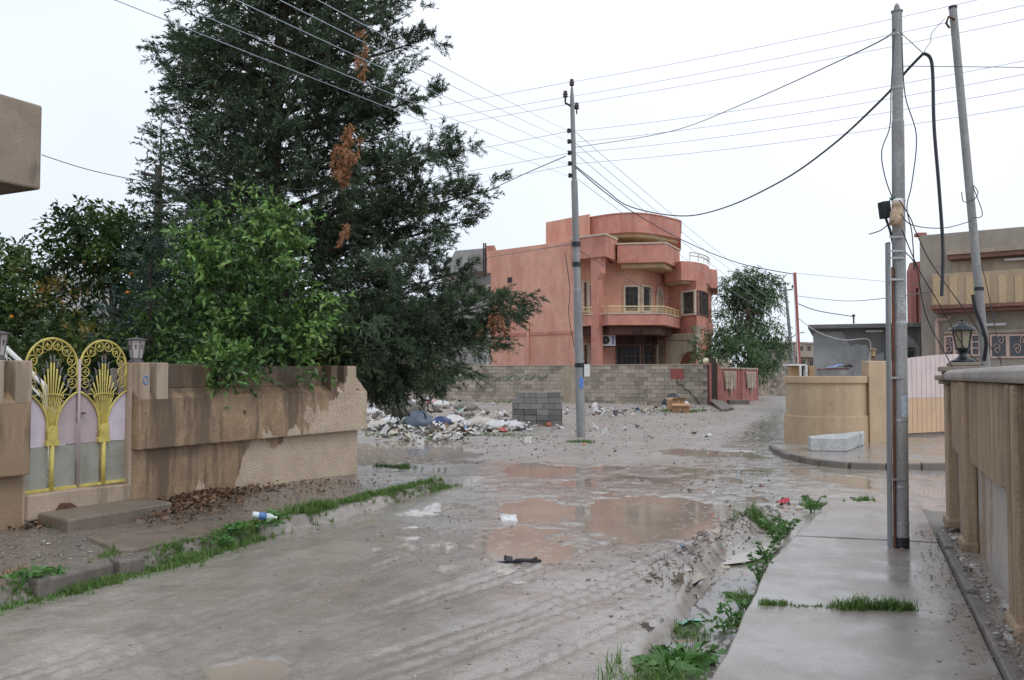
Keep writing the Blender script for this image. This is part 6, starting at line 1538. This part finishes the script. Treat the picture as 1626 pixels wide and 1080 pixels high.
def weed(loc, label, n, ll, lw, h, seed, rosette=False):
    rg = np.random.default_rng(seed); t_ = thing('weed', label, 'weed', loc, 0, 'broad-leaved weeds'); C = []; D = []; st_m = MB()
    if rosette:
        for k in range(n): a = rg.random() * 6.28; r = rg.random() * .17; C.append((math.cos(a) * r, math.sin(a) * r, .03 + .05 * rg.random())); D.append((math.cos(a) + .4 * rg.normal(), math.sin(a) + .4 * rg.normal(), .35))
        st_m.tube([(0, 0, -.05), (0, 0, .05)], .012, 5)
    else:
        for s in range(5):
            a = rg.random() * 6.28; tip = Vector((math.cos(a) * .13, math.sin(a) * .13, h * rg.uniform(.7, 1)))
            st_m.tube([(0, 0, -.05), tip * .5 + Vector((0, 0, .03)), tip], .006, 5)
            for k in range(n // 5): f = rg.uniform(.2, 1); p = tip * f; b = rg.random() * 6.28; C.append(tuple(p)); D.append((math.cos(b), math.sin(b), .35))
    V, Fc = leaf_mesh(np.array(C), np.array(D, float), ll * (.7 + .6 * rg.random(len(C))), lw, .2, .15)
    np_mesh('leaves', V, Fc, M['weed'], t_); st_m.build('stem', M['weed'], t_)
def G(u, v): p = ground_at(u, v); return on_ground(p.x, p.y)
weed(atz(1235, 872, -.17), 'tall bushy weed leaning over the pavement edge near the pole', 60, .075, .045, .34, 1)
weed(atz(1208, 925, -.17), 'dark leafy weed on the pavement edge above the joint', 55, .06, .03, .24, 2)
weed(atz(1180, 968, -.17), 'low dark weed hugging the pavement edge at the joint', 50, .06, .035, .12, 3)
weed(atz(1150, 1005, -.17), 'small flat weed on the pavement edge, nearest the viewer', 40, .06, .04, .08, 4, True)
weed(G(1072, 1028), 'large flat leafy rosette in the gutter mud', 70, .11, .05, .1, 5, True)
weed(G(1095, 1020), 'second flat leafy rosette in the gutter mud', 50, .10, .05, .1, 6, True)
weed(atz(1222, 900, -.17), 'leafy weed between the two tallest weeds on the pavement edge', 50, .07, .035, .22, 8)
weed(atz(1165, 988, -.17), 'dark weed on the pavement edge just below the joint', 46, .06, .035, .13, 9)
weed(atz(1248, 850, -.17), 'weed at the far end of the gutter water beside the pavement', 50, .07, .04, .26, 10)
weed(G(1060, 1045), 'flat leafy rosette nearest the viewer in the gutter', 60, .11, .05, .1, 11, True)
weed(G(1290, 815), 'sprawling weed at the pavement corner by the red rag', 40, .08, .04, .25, 7)
for i, (u, v) in enumerate(((345, 870), (372, 862), (420, 850), (440, 842), (36, 950), (70, 940))):
    weed(G(u, v), ['frilly weed at the left end of the road-side grass by the slab', 'frilly weed beside the road-side slab, nearer the bottle', 'frilly weed just left of the plastic bottle', 'frilly weed just right of the plastic bottle', 'frilly weed in the grass at the far left edge', 'frilly weed in the grass under the long kerb stone'][i], 46, .09, .042, .1, 40 + i, i % 2 == 0)

def scatter_flat(pts, sizes, mt, label, name, zoff=.01, seed=1, curl=.3, kind='stuff'):
    rg = np.random.default_rng(seed); n = len(pts); P = np.array(pts, float); P[:, 2] += zoff
    a = rg.random(n) * 6.28; D = np.stack([np.cos(a), np.sin(a), .25 * rg.normal(size=n)], 1)
    V, Fc = leaf_mesh(P, D, sizes, sizes * .6, curl, 0); o = np_mesh(name, V, Fc, mt); tag(o, label, None, None, kind); return o
rg = np.random.default_rng(9); pts = []
for (u, v, n_, su, sv) in ((300, 800, 900, 32, 12), (340, 790, 420, 35, 7), (250, 785, 300, 12, 7), (420, 778, 120, 40, 5), (20, 830, 90, 20, 6), (520, 768, 60, 40, 5), (255, 818, 200, 25, 8)):
    X_, Y_ = ground_many(u + rg.normal(size=n_) * su, v + rg.normal(size=n_) * sv)
    rel = (X_ + 4.54) * .895 - (Y_ - 10.5) * .4455; k = np.where(rel < .03, .05 - rel + np.abs(rg.normal(size=n_)) * .12, 0)
    X_ = X_ + k * .895; Y_ = Y_ - k * .4455
    pts.append(np.column_stack([X_, Y_, gz(X_, Y_) + .09 * rg.random(n_) * math.exp(-((u - 300) / 60) ** 2)]))
pts = np.concatenate(pts)
scatter_flat(pts, .03 + .05 * rg.random(len(pts)), M['deadleaf'], 'brown fallen leaves piled at the foot of the garden wall', 'leaf_litter', seed=5)
# stones
def stones(C, R, mt, label, name='gravel', seed=3, flat=.6, smooth=False):
    rg = np.random.default_rng(seed); n = len(C)
    ico = np.array([(0, 0, 1), (.9, 0, .4), (.28, .85, .4), (-.72, .53, .4), (-.72, -.53, .4), (.28, -.85, .4), (0, 0, -.4)]); 
    T = np.array([(0, 1, 2), (0, 2, 3), (0, 3, 4), (0, 4, 5), (0, 5, 1), (1, 6, 2), (2, 6, 3), (3, 6, 4), (4, 6, 5), (5, 6, 1)])
    a = rg.random(n) * 6.28; ca, sa = np.cos(a), np.sin(a); sh = ico[None] * (1 + .35 * rg.normal(size=(n, 7, 1))) * np.array([1, 1, flat]) * (np.array([1, 1, 1]) + .35 * rg.normal(size=(n, 1, 3)))
    x_ = sh[..., 0] * ca[:, None] - sh[..., 1] * sa[:, None]; y_ = sh[..., 0] * sa[:, None] + sh[..., 1] * ca[:, None]
    V = (C[:, None, :] + np.stack([x_, y_, sh[..., 2]], -1) * R[:, None, None]).reshape(-1, 3)
    Fc = ((np.arange(n) * 7)[:, None, None] + T[None]).reshape(-1, 3)
    o = np_mesh(name, V, Fc, mt, None, smooth); tag(o, label, None, None, 'stuff'); return o
def scatter_uv(zones, seed):
    rg = np.random.default_rng(seed); U = []; Vv = []
    for (u, v, n_, su, sv) in zones: U.append(u + rg.normal(size=n_) * su); Vv.append(np.maximum(612, v + rg.normal(size=n_) * sv))
    X_, Y_ = ground_many(np.concatenate(U), np.concatenate(Vv)); return np.column_stack([X_, Y_, gz(X_, Y_)])
C = scatter_uv([(900, 800, 700, 90, 20), (960, 870, 500, 110, 25), (700, 860, 600, 60, 25), (1150, 770, 500, 80, 25), (1000, 760, 600, 110, 15), (840, 780, 350, 60, 12), (1090, 850, 260, 60, 50), (560, 930, 260, 220, 50), (900, 960, 300, 180, 60), (1150, 900, 200, 60, 60)], 3)
stones(C, .004 + .012 * RNG.random(len(C)) ** 2.6, M['gravel'], 'loose gravel strewn over the wet road')
C = scatter_uv([(80, 860, 500, 80, 25), (450, 790, 300, 120, 10), (350, 815, 160, 90, 10), (600, 765, 150, 60, 8)], 4)
stones(C, .006 + .016 * RNG.random(len(C)) ** 2, M['gravel'], 'small stones on the left pavement')
C = scatter_uv([(1000, 672, 800, 120, 12), (880, 700, 400, 120, 12), (760, 700, 250, 100, 10), (1100, 700, 300, 100, 20), (1080, 650, 300, 60, 5)], 5)
stones(C, .010 + .035 * RNG.random(len(C)) ** 2.2, M['gravel'], 'rubble and stones scattered over the empty lot', 'rubble')
C = np.array([(*fromst(s_, t_), .004) for s_, t_ in zip(RNG.uniform(4.5, 10.4, 420), .70 - np.abs(RNG.normal(size=420)) * .12)])
stones(C, .004 + .011 * RNG.random(len(C)) ** 2, M['gravel'], 'crumbs of stone on the pavement along the wall kerb')
C = np.array([(*fromst(s_, t_), .05 + .03 * abs(n_)) for s_, t_, n_ in zip(RNG.uniform(4, 10.2, 500), RNG.uniform(.74, .9, 500), RNG.normal(size=500))])
stones(C, .006 + .02 * RNG.random(len(C)) ** 2, M['gravel'], 'soil crumbs between kerb and tan wall', 'soil_crumbs')
s_ = RNG.uniform(7.2, 11.8, 1500); t_ = edge_t(s_) - .76 + RNG.normal(size=1500) * .14; x_, y_ = fromst(s_, t_)
C = np.column_stack([x_, y_, gz(x_, y_)]); stones(C, .004 + .024 * RNG.random(len(C)) ** 3.5, plain('mud_clods', (.21, .178, .15), .5, 0, .25, 9, .5, 40), 'lumpy dark mud heaped along the gutter', 'mud_clods', 3, .85, True)

# ------------------------------------------------------------------ rubbish
def scrap_mesh(P, size, mats, midx, seed, name, label, flat=1.0):
    """crumpled 3x3 sheets"""
    rg = np.random.default_rng(seed); n = len(P); g = np.linspace(-.5, .5, 4)
    gx_, gy_ = np.meshgrid(g, g); base = np.stack([gx_.ravel(), gy_.ravel()], 1)
    a = rg.random(n) * 6.28; asp = .5 + .7 * rg.random(n)
    bx_ = base[None, :, 0] * size[:, None]; by_ = base[None, :, 1] * (size * asp)[:, None]
    tilt = .5 * flat * rg.normal(size=(n, 2))
    zz = (rg.normal(size=(n, 16)) * .16 + .12) * flat * size[:, None] + bx_ * tilt[:, :1] + by_ * tilt[:, 1:]
    jit = rg.normal(size=(n, 16, 2)) * .10 * size[:, None, None]; bx_ = bx_ + jit[..., 0]; by_ = by_ + jit[..., 1]
    x_ = bx_ * np.cos(a)[:, None] - by_ * np.sin(a)[:, None]; y_ = bx_ * np.sin(a)[:, None] + by_ * np.cos(a)[:, None]
    V = (P[:, None, :] + np.stack([x_, y_, zz], -1)).reshape(-1, 3)
    q = np.array([(i * 4 + j, i * 4 + j + 1, (i + 1) * 4 + j + 1, (i + 1) * 4 + j) for i in range(3) for j in range(3)])
    Fc = ((np.arange(n) * 16)[:, None, None] + q[None]).reshape(-1, 4)
    o = np_mesh(name, V, Fc, mats, None, True, np.repeat(midx, 9)); return tag(o, label, None, None, 'stuff')
scm = [plain('scrap_white', (.58, .575, .56), .6, 0, .2, 5, 0, 20, (.34, .29, .24), .8), plain('scrap_cream', (.50, .44, .36), .7, 0, .2, 5, 0, 20, (.26, .21, .17), .8), plain('scrap_dark', (.05, .048, .05), .6), plain('scrap_brown', (.20, .13, .09), .8), plain('scrap_blue', (.10, .22, .5), .5), plain('scrap_red', (.5, .08, .06), .5), plain('scrap_green', (.05, .30, .22), .5), plain('scrap_yellow', (.65, .5, .06), .5), plain('scrap_grey', (.33, .32, .31), .7)]
def pick(rg, n, w): return rg.choice(9, size=n, p=np.array(w) / sum(w))
rg = np.random.default_rng(77)
C = scatter_uv([(620, 672, 600, 26, 8), (670, 680, 420, 30, 4), (760, 674, 700, 30, 6), (800, 680, 420, 20, 3), (610, 640, 420, 20, 6), (660, 645, 380, 30, 4), (640, 655, 420, 30, 7), (720, 664, 360, 22, 4)], 8)
C[:, 2] += .03 + .12 * RNG.random(len(C)) ** 2
scrap_mesh(C, .05 + .24 * rg.random(len(C)) ** 2.4, scm, pick(rg, len(C), [58, 28, 4, 8, .8, .5, .3, .2, 10]), 6, 'rubbish_heap', 'heap of white and coloured household rubbish in the empty lot', .75)
C = scatter_uv([(960, 655, 90, 40, 4), (1040, 652, 90, 30, 4), (930, 680, 10, 60, 8), (720, 640, 80, 60, 6), (1000, 690, 10, 80, 10)], 9)
scrap_mesh(C + np.array([0, 0, .03]), .06 + .2 * rg.random(len(C)) ** 2, scm, pick(rg, len(C), [40, 26, 5, 10, 1, 1.5, .6, .3, 18]), 7, 'litter', 'thin scatter of litter along the block wall')
C = scatter_uv([(1150, 770, 40, 70, 15), (1130, 850, 26, 30, 25), (1100, 940, 14, 30, 40), (950, 720, 26, 120, 12), (1240, 800, 24, 40, 6)], 10)
scrap_mesh(C + np.array([0, 0, .008]), .025 + .06 * rg.random(len(C)) ** 2, scm, pick(rg, len(C), [24, 20, 18, 18, 3, 3, 3, 1, 22]), 8, 'litter', 'small wet scraps of litter along the right gutter')

def bag(u, v, r, c, label, name='rubbish_bag', sq=.7, seed=1, cat='bag'):
    p = G(u, v); rg = np.random.default_rng(seed); mb = MB(); nu, nv = 12, 8; V = []
    for i in range(nv + 1):
        th = math.pi * i / nv
        for j in range(nu):
            ph_ = 2 * math.pi * j / nu; k = 1 + .22 * float(fbm(i * .9 + seed, j * .9, seed, 2)) * 2
            V.append((r * math.sin(th) * math.cos(ph_) * k * 1.15, r * math.sin(th) * math.sin(ph_) * k, r * sq * (math.cos(th) * k * (1.25 if i < 2 else 1) + .75)))
    mb.add(V, [(i * nu + j, (i + 1) * nu + j, (i + 1) * nu + (j + 1) % nu, i * nu + (j + 1) % nu) for i in range(nv) for j in range(nu)])
    o = mb.build(name, plain(name + str(seed), c, .38, 0, .15, 12, .3, 18), None, 0, True, loc=p); tag(o, label, cat); return o
bag(1068, 646, .42, (.03, .035, .05), 'black rubbish bag behind the cardboard boxes', seed=1)
bag(1073, 638, .22, (.12, .28, .55), 'blue rubbish bag on the black bag by the block wall', seed=2)
bag(1088, 648, .22, (.55, .56, .58), 'small white bag right of the cardboard boxes', seed=3)
bag(663, 684, .42, (.10, .13, .17), 'grey-blue bag at the front of the rubbish heap', seed=4)
bag(699, 679, .38, (.02, .04, .14), 'dark navy cloth bundle in the rubbish heap', sq=.45, seed=5, cat='cloth')
bag(640, 672, .62, (.12, .10, .08), 'mound of dark brown soil in the rubbish heap', 'soil_mound', .5, 6, 'mound')
bag(610, 632, .70, (.24, .22, .21), 'large grey sack at the back of the rubbish heap', 'sack', .5, 7, 'sack')
bag(645, 633, .55, (.20, .19, .18), 'grey rubble sack under the drooping conifer', 'sack', .6, 8, 'sack')
bag(740, 668, .38, (.20, .18, .15), 'rounded brown sack right of the navy cloth', 'sack', .5, 9, 'sack')
bag(690, 632, .6, (.05, .05, .055), 'dark burnt bundle near the green weeds', 'burnt_bundle', .35, 10, 'bundle')
BAGL = ['cream bag at the front left corner of the rubbish heap', 'large white bag left of the grey-blue bag, front of the heap', 'small white bag just left of the grey-blue bag', 'white bag right of the navy cloth bundle', 'large cream bag in the right half of the rubbish heap', 'white bag left of the block stack, low on the heap', 'white bag nearest the foot of the block stack', 'white bag at the upper left of the rubbish heap by the grey sack', 'cream bag high on the rubbish heap behind the soil mound', 'white bag just behind the navy cloth bundle', 'small white bag below the rounded brown sack', 'white bag at the left edge of the heap beside the garden wall', 'small cream bag between grey-blue bag and navy cloth', 'white bag on top of the dark soil mound']
for i, (u, v, r) in enumerate(((600, 683, .34), (622, 680, .42), (645, 686, .28), (720, 676, .40), (765, 680, .45), (790, 684, .38), (815, 682, .30), (610, 645, .35), (640, 650, .3), (700, 668, .32), (745, 680, .3), (590, 668, .34), (676, 676, .3), (655, 662, .34))):
    o = bag(u, v, r, (.62, .61, .60) if i % 4 else (.50, .45, .38), BAGL[i], 'plastic_bag', .42, 100 + i); o['group'] = 'pale bags in the rubbish heap'
M['card'] = plain('cardboard', (.42, .25, .13), .8, 0, .12, 8)
def carton(u, v, w_, d_, h_, rz, rx, label):
    p = G(u, v); t_ = thing('cardboard_box', label, 'box', p, rz, 'cardboard boxes by the block wall'); t_.rotation_euler.x = rx
    MB().box(-w_ / 2, w_ / 2, -d_ / 2, d_ / 2, 0, h_).build('carton', M['card'], t_, .008)
    for sx in (-1, 1):
        mb = MB(); mb.add([(-w_ / 2, sx * d_ / 2, h_), (w_ / 2, sx * d_ / 2, h_), (w_ / 2, sx * (d_ / 2 + .14), h_ + .06), (-w_ / 2, sx * (d_ / 2 + .14), h_ + .06)], [(0, 1, 2, 3)])
        o = mb.build('flap', M['card'], t_); o.modifiers.new('s', 'SOLIDIFY').thickness = .006
    MB().box(-.03, .03, -d_ / 2 - .003, -d_ / 2 - .0005, .03, h_ - .03).build('tape', scm[1], t_)
carton(1073, 653, .62, .45, .5, .35, .0, 'upright brown cardboard box by the black bag')
carton(1081, 655, .72, .4, .26, -.25, .12, 'low flattened cardboard box in front of the upright one')
p = G(871, 677); o = bag(871, 677, .10, (.36, .10, .05), 'crumpled red and tan packet at the foot of the block stack', 'packet', .7, 12, 'packet')
bk = G(683, 652); bkt = thing('plastic_bucket', 'tipped pale pink plastic bucket in the rubbish', 'bucket', bk + Vector((0, 0, .18))); bkt.rotation_euler = (0, 1.4, .5)
MB().lathe([(.14, -.2), (.19, .2), (.2, .21), (.18, .2), (.13, -.18)], 14).build('shell', plain('pink_plastic', (.62, .42, .40), .45), bkt, smooth=True)
MB().lathe([(.145, -.215), (.16, -.1), (.15, -.1)], 14).build('red_base', scm[5], bkt)

# objects on the road
def slipper(u, v, L, rz, label, broken):
    p = G(u, v); t_ = thing('sandal', label, 'sandal', p + Vector((0, 0, .006)), rz, 'black sandals on the road')
    out = []
    for a in np.linspace(0, 2 * math.pi, 28)[:-1]:
        x_ = math.cos(a); w_ = (.36 if x_ > 0 else .30) * (1 - .22 * math.exp(-((x_ + .15) / .3) ** 2)); out.append((x_ * L / 2, math.sin(a) * L * w_ * .5))
    MB().prism(out, 0, .022).build('sole', M['wire'], t_, .006)
    MB().prism([(q[0] * .88, q[1] * .86) for q in out], .0222, .026).build('insole', plain('grey_insole', (.28, .30, .32), .25) if not broken else M['iron'], t_)
    if not broken:
        sb = MB(); rows_ = [[(L * (.05 + .06 * i), L * .19 * math.cos(a), .018 + .05 * math.sin(a) * (1 - .1 * i)) for a in np.linspace(math.pi, 0, 9)] for i in range(5)]
        sb.add([p_ for r_ in rows_ for p_ in r_], [(i * 9 + j, i * 9 + j + 1, (i + 1) * 9 + j + 1, (i + 1) * 9 + j) for i in range(4) for j in range(8)]); o_ = sb.build('strap', M['wire'], t_, smooth=True); o_.modifiers.new('s', 'SOLIDIFY').thickness = .008
    else:
        MB().tube([(L * .15, -L * .14, .02), (L * .3, 0, .04), (L * .2, L * .12, .02)], .012, 6).build('strap', M['wire'], t_)
    MB().box(-L * .48, -L * .2, -L * .12, L * .12, -.006, .0).build('heel', M['wire'], t_)
slipper(799, 888, .29, .12, 'black slip-on sandal lying on the road at the puddle edge', False)
slipper(838, 890, .26, -.1, 'flattened black sandal right of the other sandal', True)
def flat_scrap(u, v, s, c, label, cat, name, seed, z=None):
    p = G(u, v) if z is None else atz(u, v, z)
    P = np.array([[p.x, p.y, p.z + .004]]); o = scrap_mesh(P, np.array([s]), [plain(name + str(seed), c, .5)], np.array([0]), seed, name, label, .38)
    del o['kind']; tag(o, label, cat); o.modifiers.new('s', 'SOLIDIFY').thickness = .004; return o
flat_scrap(808, 826, .20, (.72, .72, .70), 'white paper scrap at the edge of the reddish puddle', 'paper', 'paper_scrap', 1)
flat_scrap(1241, 797, .22, (.50, .03, .05), 'crumpled red rag at the gutter corner', 'rag', 'rag', 2)
flat_scrap(1268, 808, .24, (.55, .48, .40), 'pale torn cardboard right of the red rag', 'cardboard', 'cardboard_scrap', 3)
flat_scrap(1128, 861, .22, (.42, .36, .30), 'beige wet cloth beside the big puddle', 'cloth', 'cloth_scrap', 4)
flat_scrap(1090, 892, .13, (.04, .04, .045), 'small black scrap on the mud left of the gutter', 'scrap', 'black_scrap', 5)
flat_scrap(1100, 922, .22, (.42, .36, .30), 'flat tan cardboard lying by the gutter', 'cardboard', 'cardboard_scrap', 6)
flat_scrap(1104, 950, .16, (.60, .54, .44), 'folded cream packet in the gutter mud', 'packet', 'packet', 7)
flat_scrap(1090, 966, .18, (.25, .55, .45), 'white and green plastic bag in the gutter mud', 'bag', 'plastic_scrap', 8)
flat_scrap(1027, 997, .09, (.08, .06, .045), 'dark brown scrap of wood on the mud, leftmost', 'wood', 'wood_scrap', 9)
flat_scrap(415, 776, .24, (.38, .36, .33), 'grey rag at the foot of the garden wall', 'rag', 'rag', 10)
p = G(1078, 994); d = MB().tube([(-.1, 0, .012), (.1, .01, .014)], [.008, .014], 6).build('stick', plain('tan_wood', (.33, .20, .11), .7), loc=p); d.rotation_euler.z = -.05; tag(d, 'short tan stick lying beside the gutter grass', 'stick')
p = G(418, 849); bt = thing('plastic_bottle', 'clear plastic bottle with blue label in the roadside grass', 'bottle', p + Vector((0, 0, .09))); bt.rotation_euler = (0, 1.75, .35)
MB().lathe([(.036, -.12), (.038, -.1), (.038, .06), (.03, .09), (.014, .115), (.014, .13)], 12).build('body', plain('clear_plastic', (.62, .68, .70), .12), bt, smooth=True)
MB().lathe([(.0388, -.05), (.0388, .03)], 12).build('label_band', scm[4], bt, smooth=True); MB().lathe([(.016, .128), (.016, .146)], 10).build('cap', M['white'], bt)
for i, (u, v, r, lab) in enumerate(((1432, 874, .03, 'orange-brown pebble at the foot of the near pole'), (1352, 793, .06, 'dark stone at the far corner of the near pavement'), (1455, 1003, .025, 'small dark stone on the nearest pavement slab'), (927, 707, .05, 'orange fruit lying at the foot of the slim pole'), (445, 782, .06, 'grey stone at the foot of the garden wall'), (580, 815, .07, 'pale stone in the grass at the left kerb'), (1462, 960, .02, 'white pebble beside the bushy joint grass'))):
    p = atz(u, v, 0.0) if u > 1300 else G(u, v)
    o = stones(np.array([[p.x, p.y, p.z + r * .2]]), np.array([r]), plain('pebble%d' % i, [(.35, .16, .07), (.09, .085, .08), (.10, .09, .08), (.75, .25, .03), (.25, .23, .21), (.38, .36, .33), (.5, .48, .45)][i], .6), lab, 'orange' if i == 3 else 'stone', 60 + i)
    del o['kind']; tag(o, lab, 'fruit' if i == 3 else 'stone'); b_ = o.modifiers.new('s', 'SUBSURF'); b_.levels = 1; b_.render_levels = 1
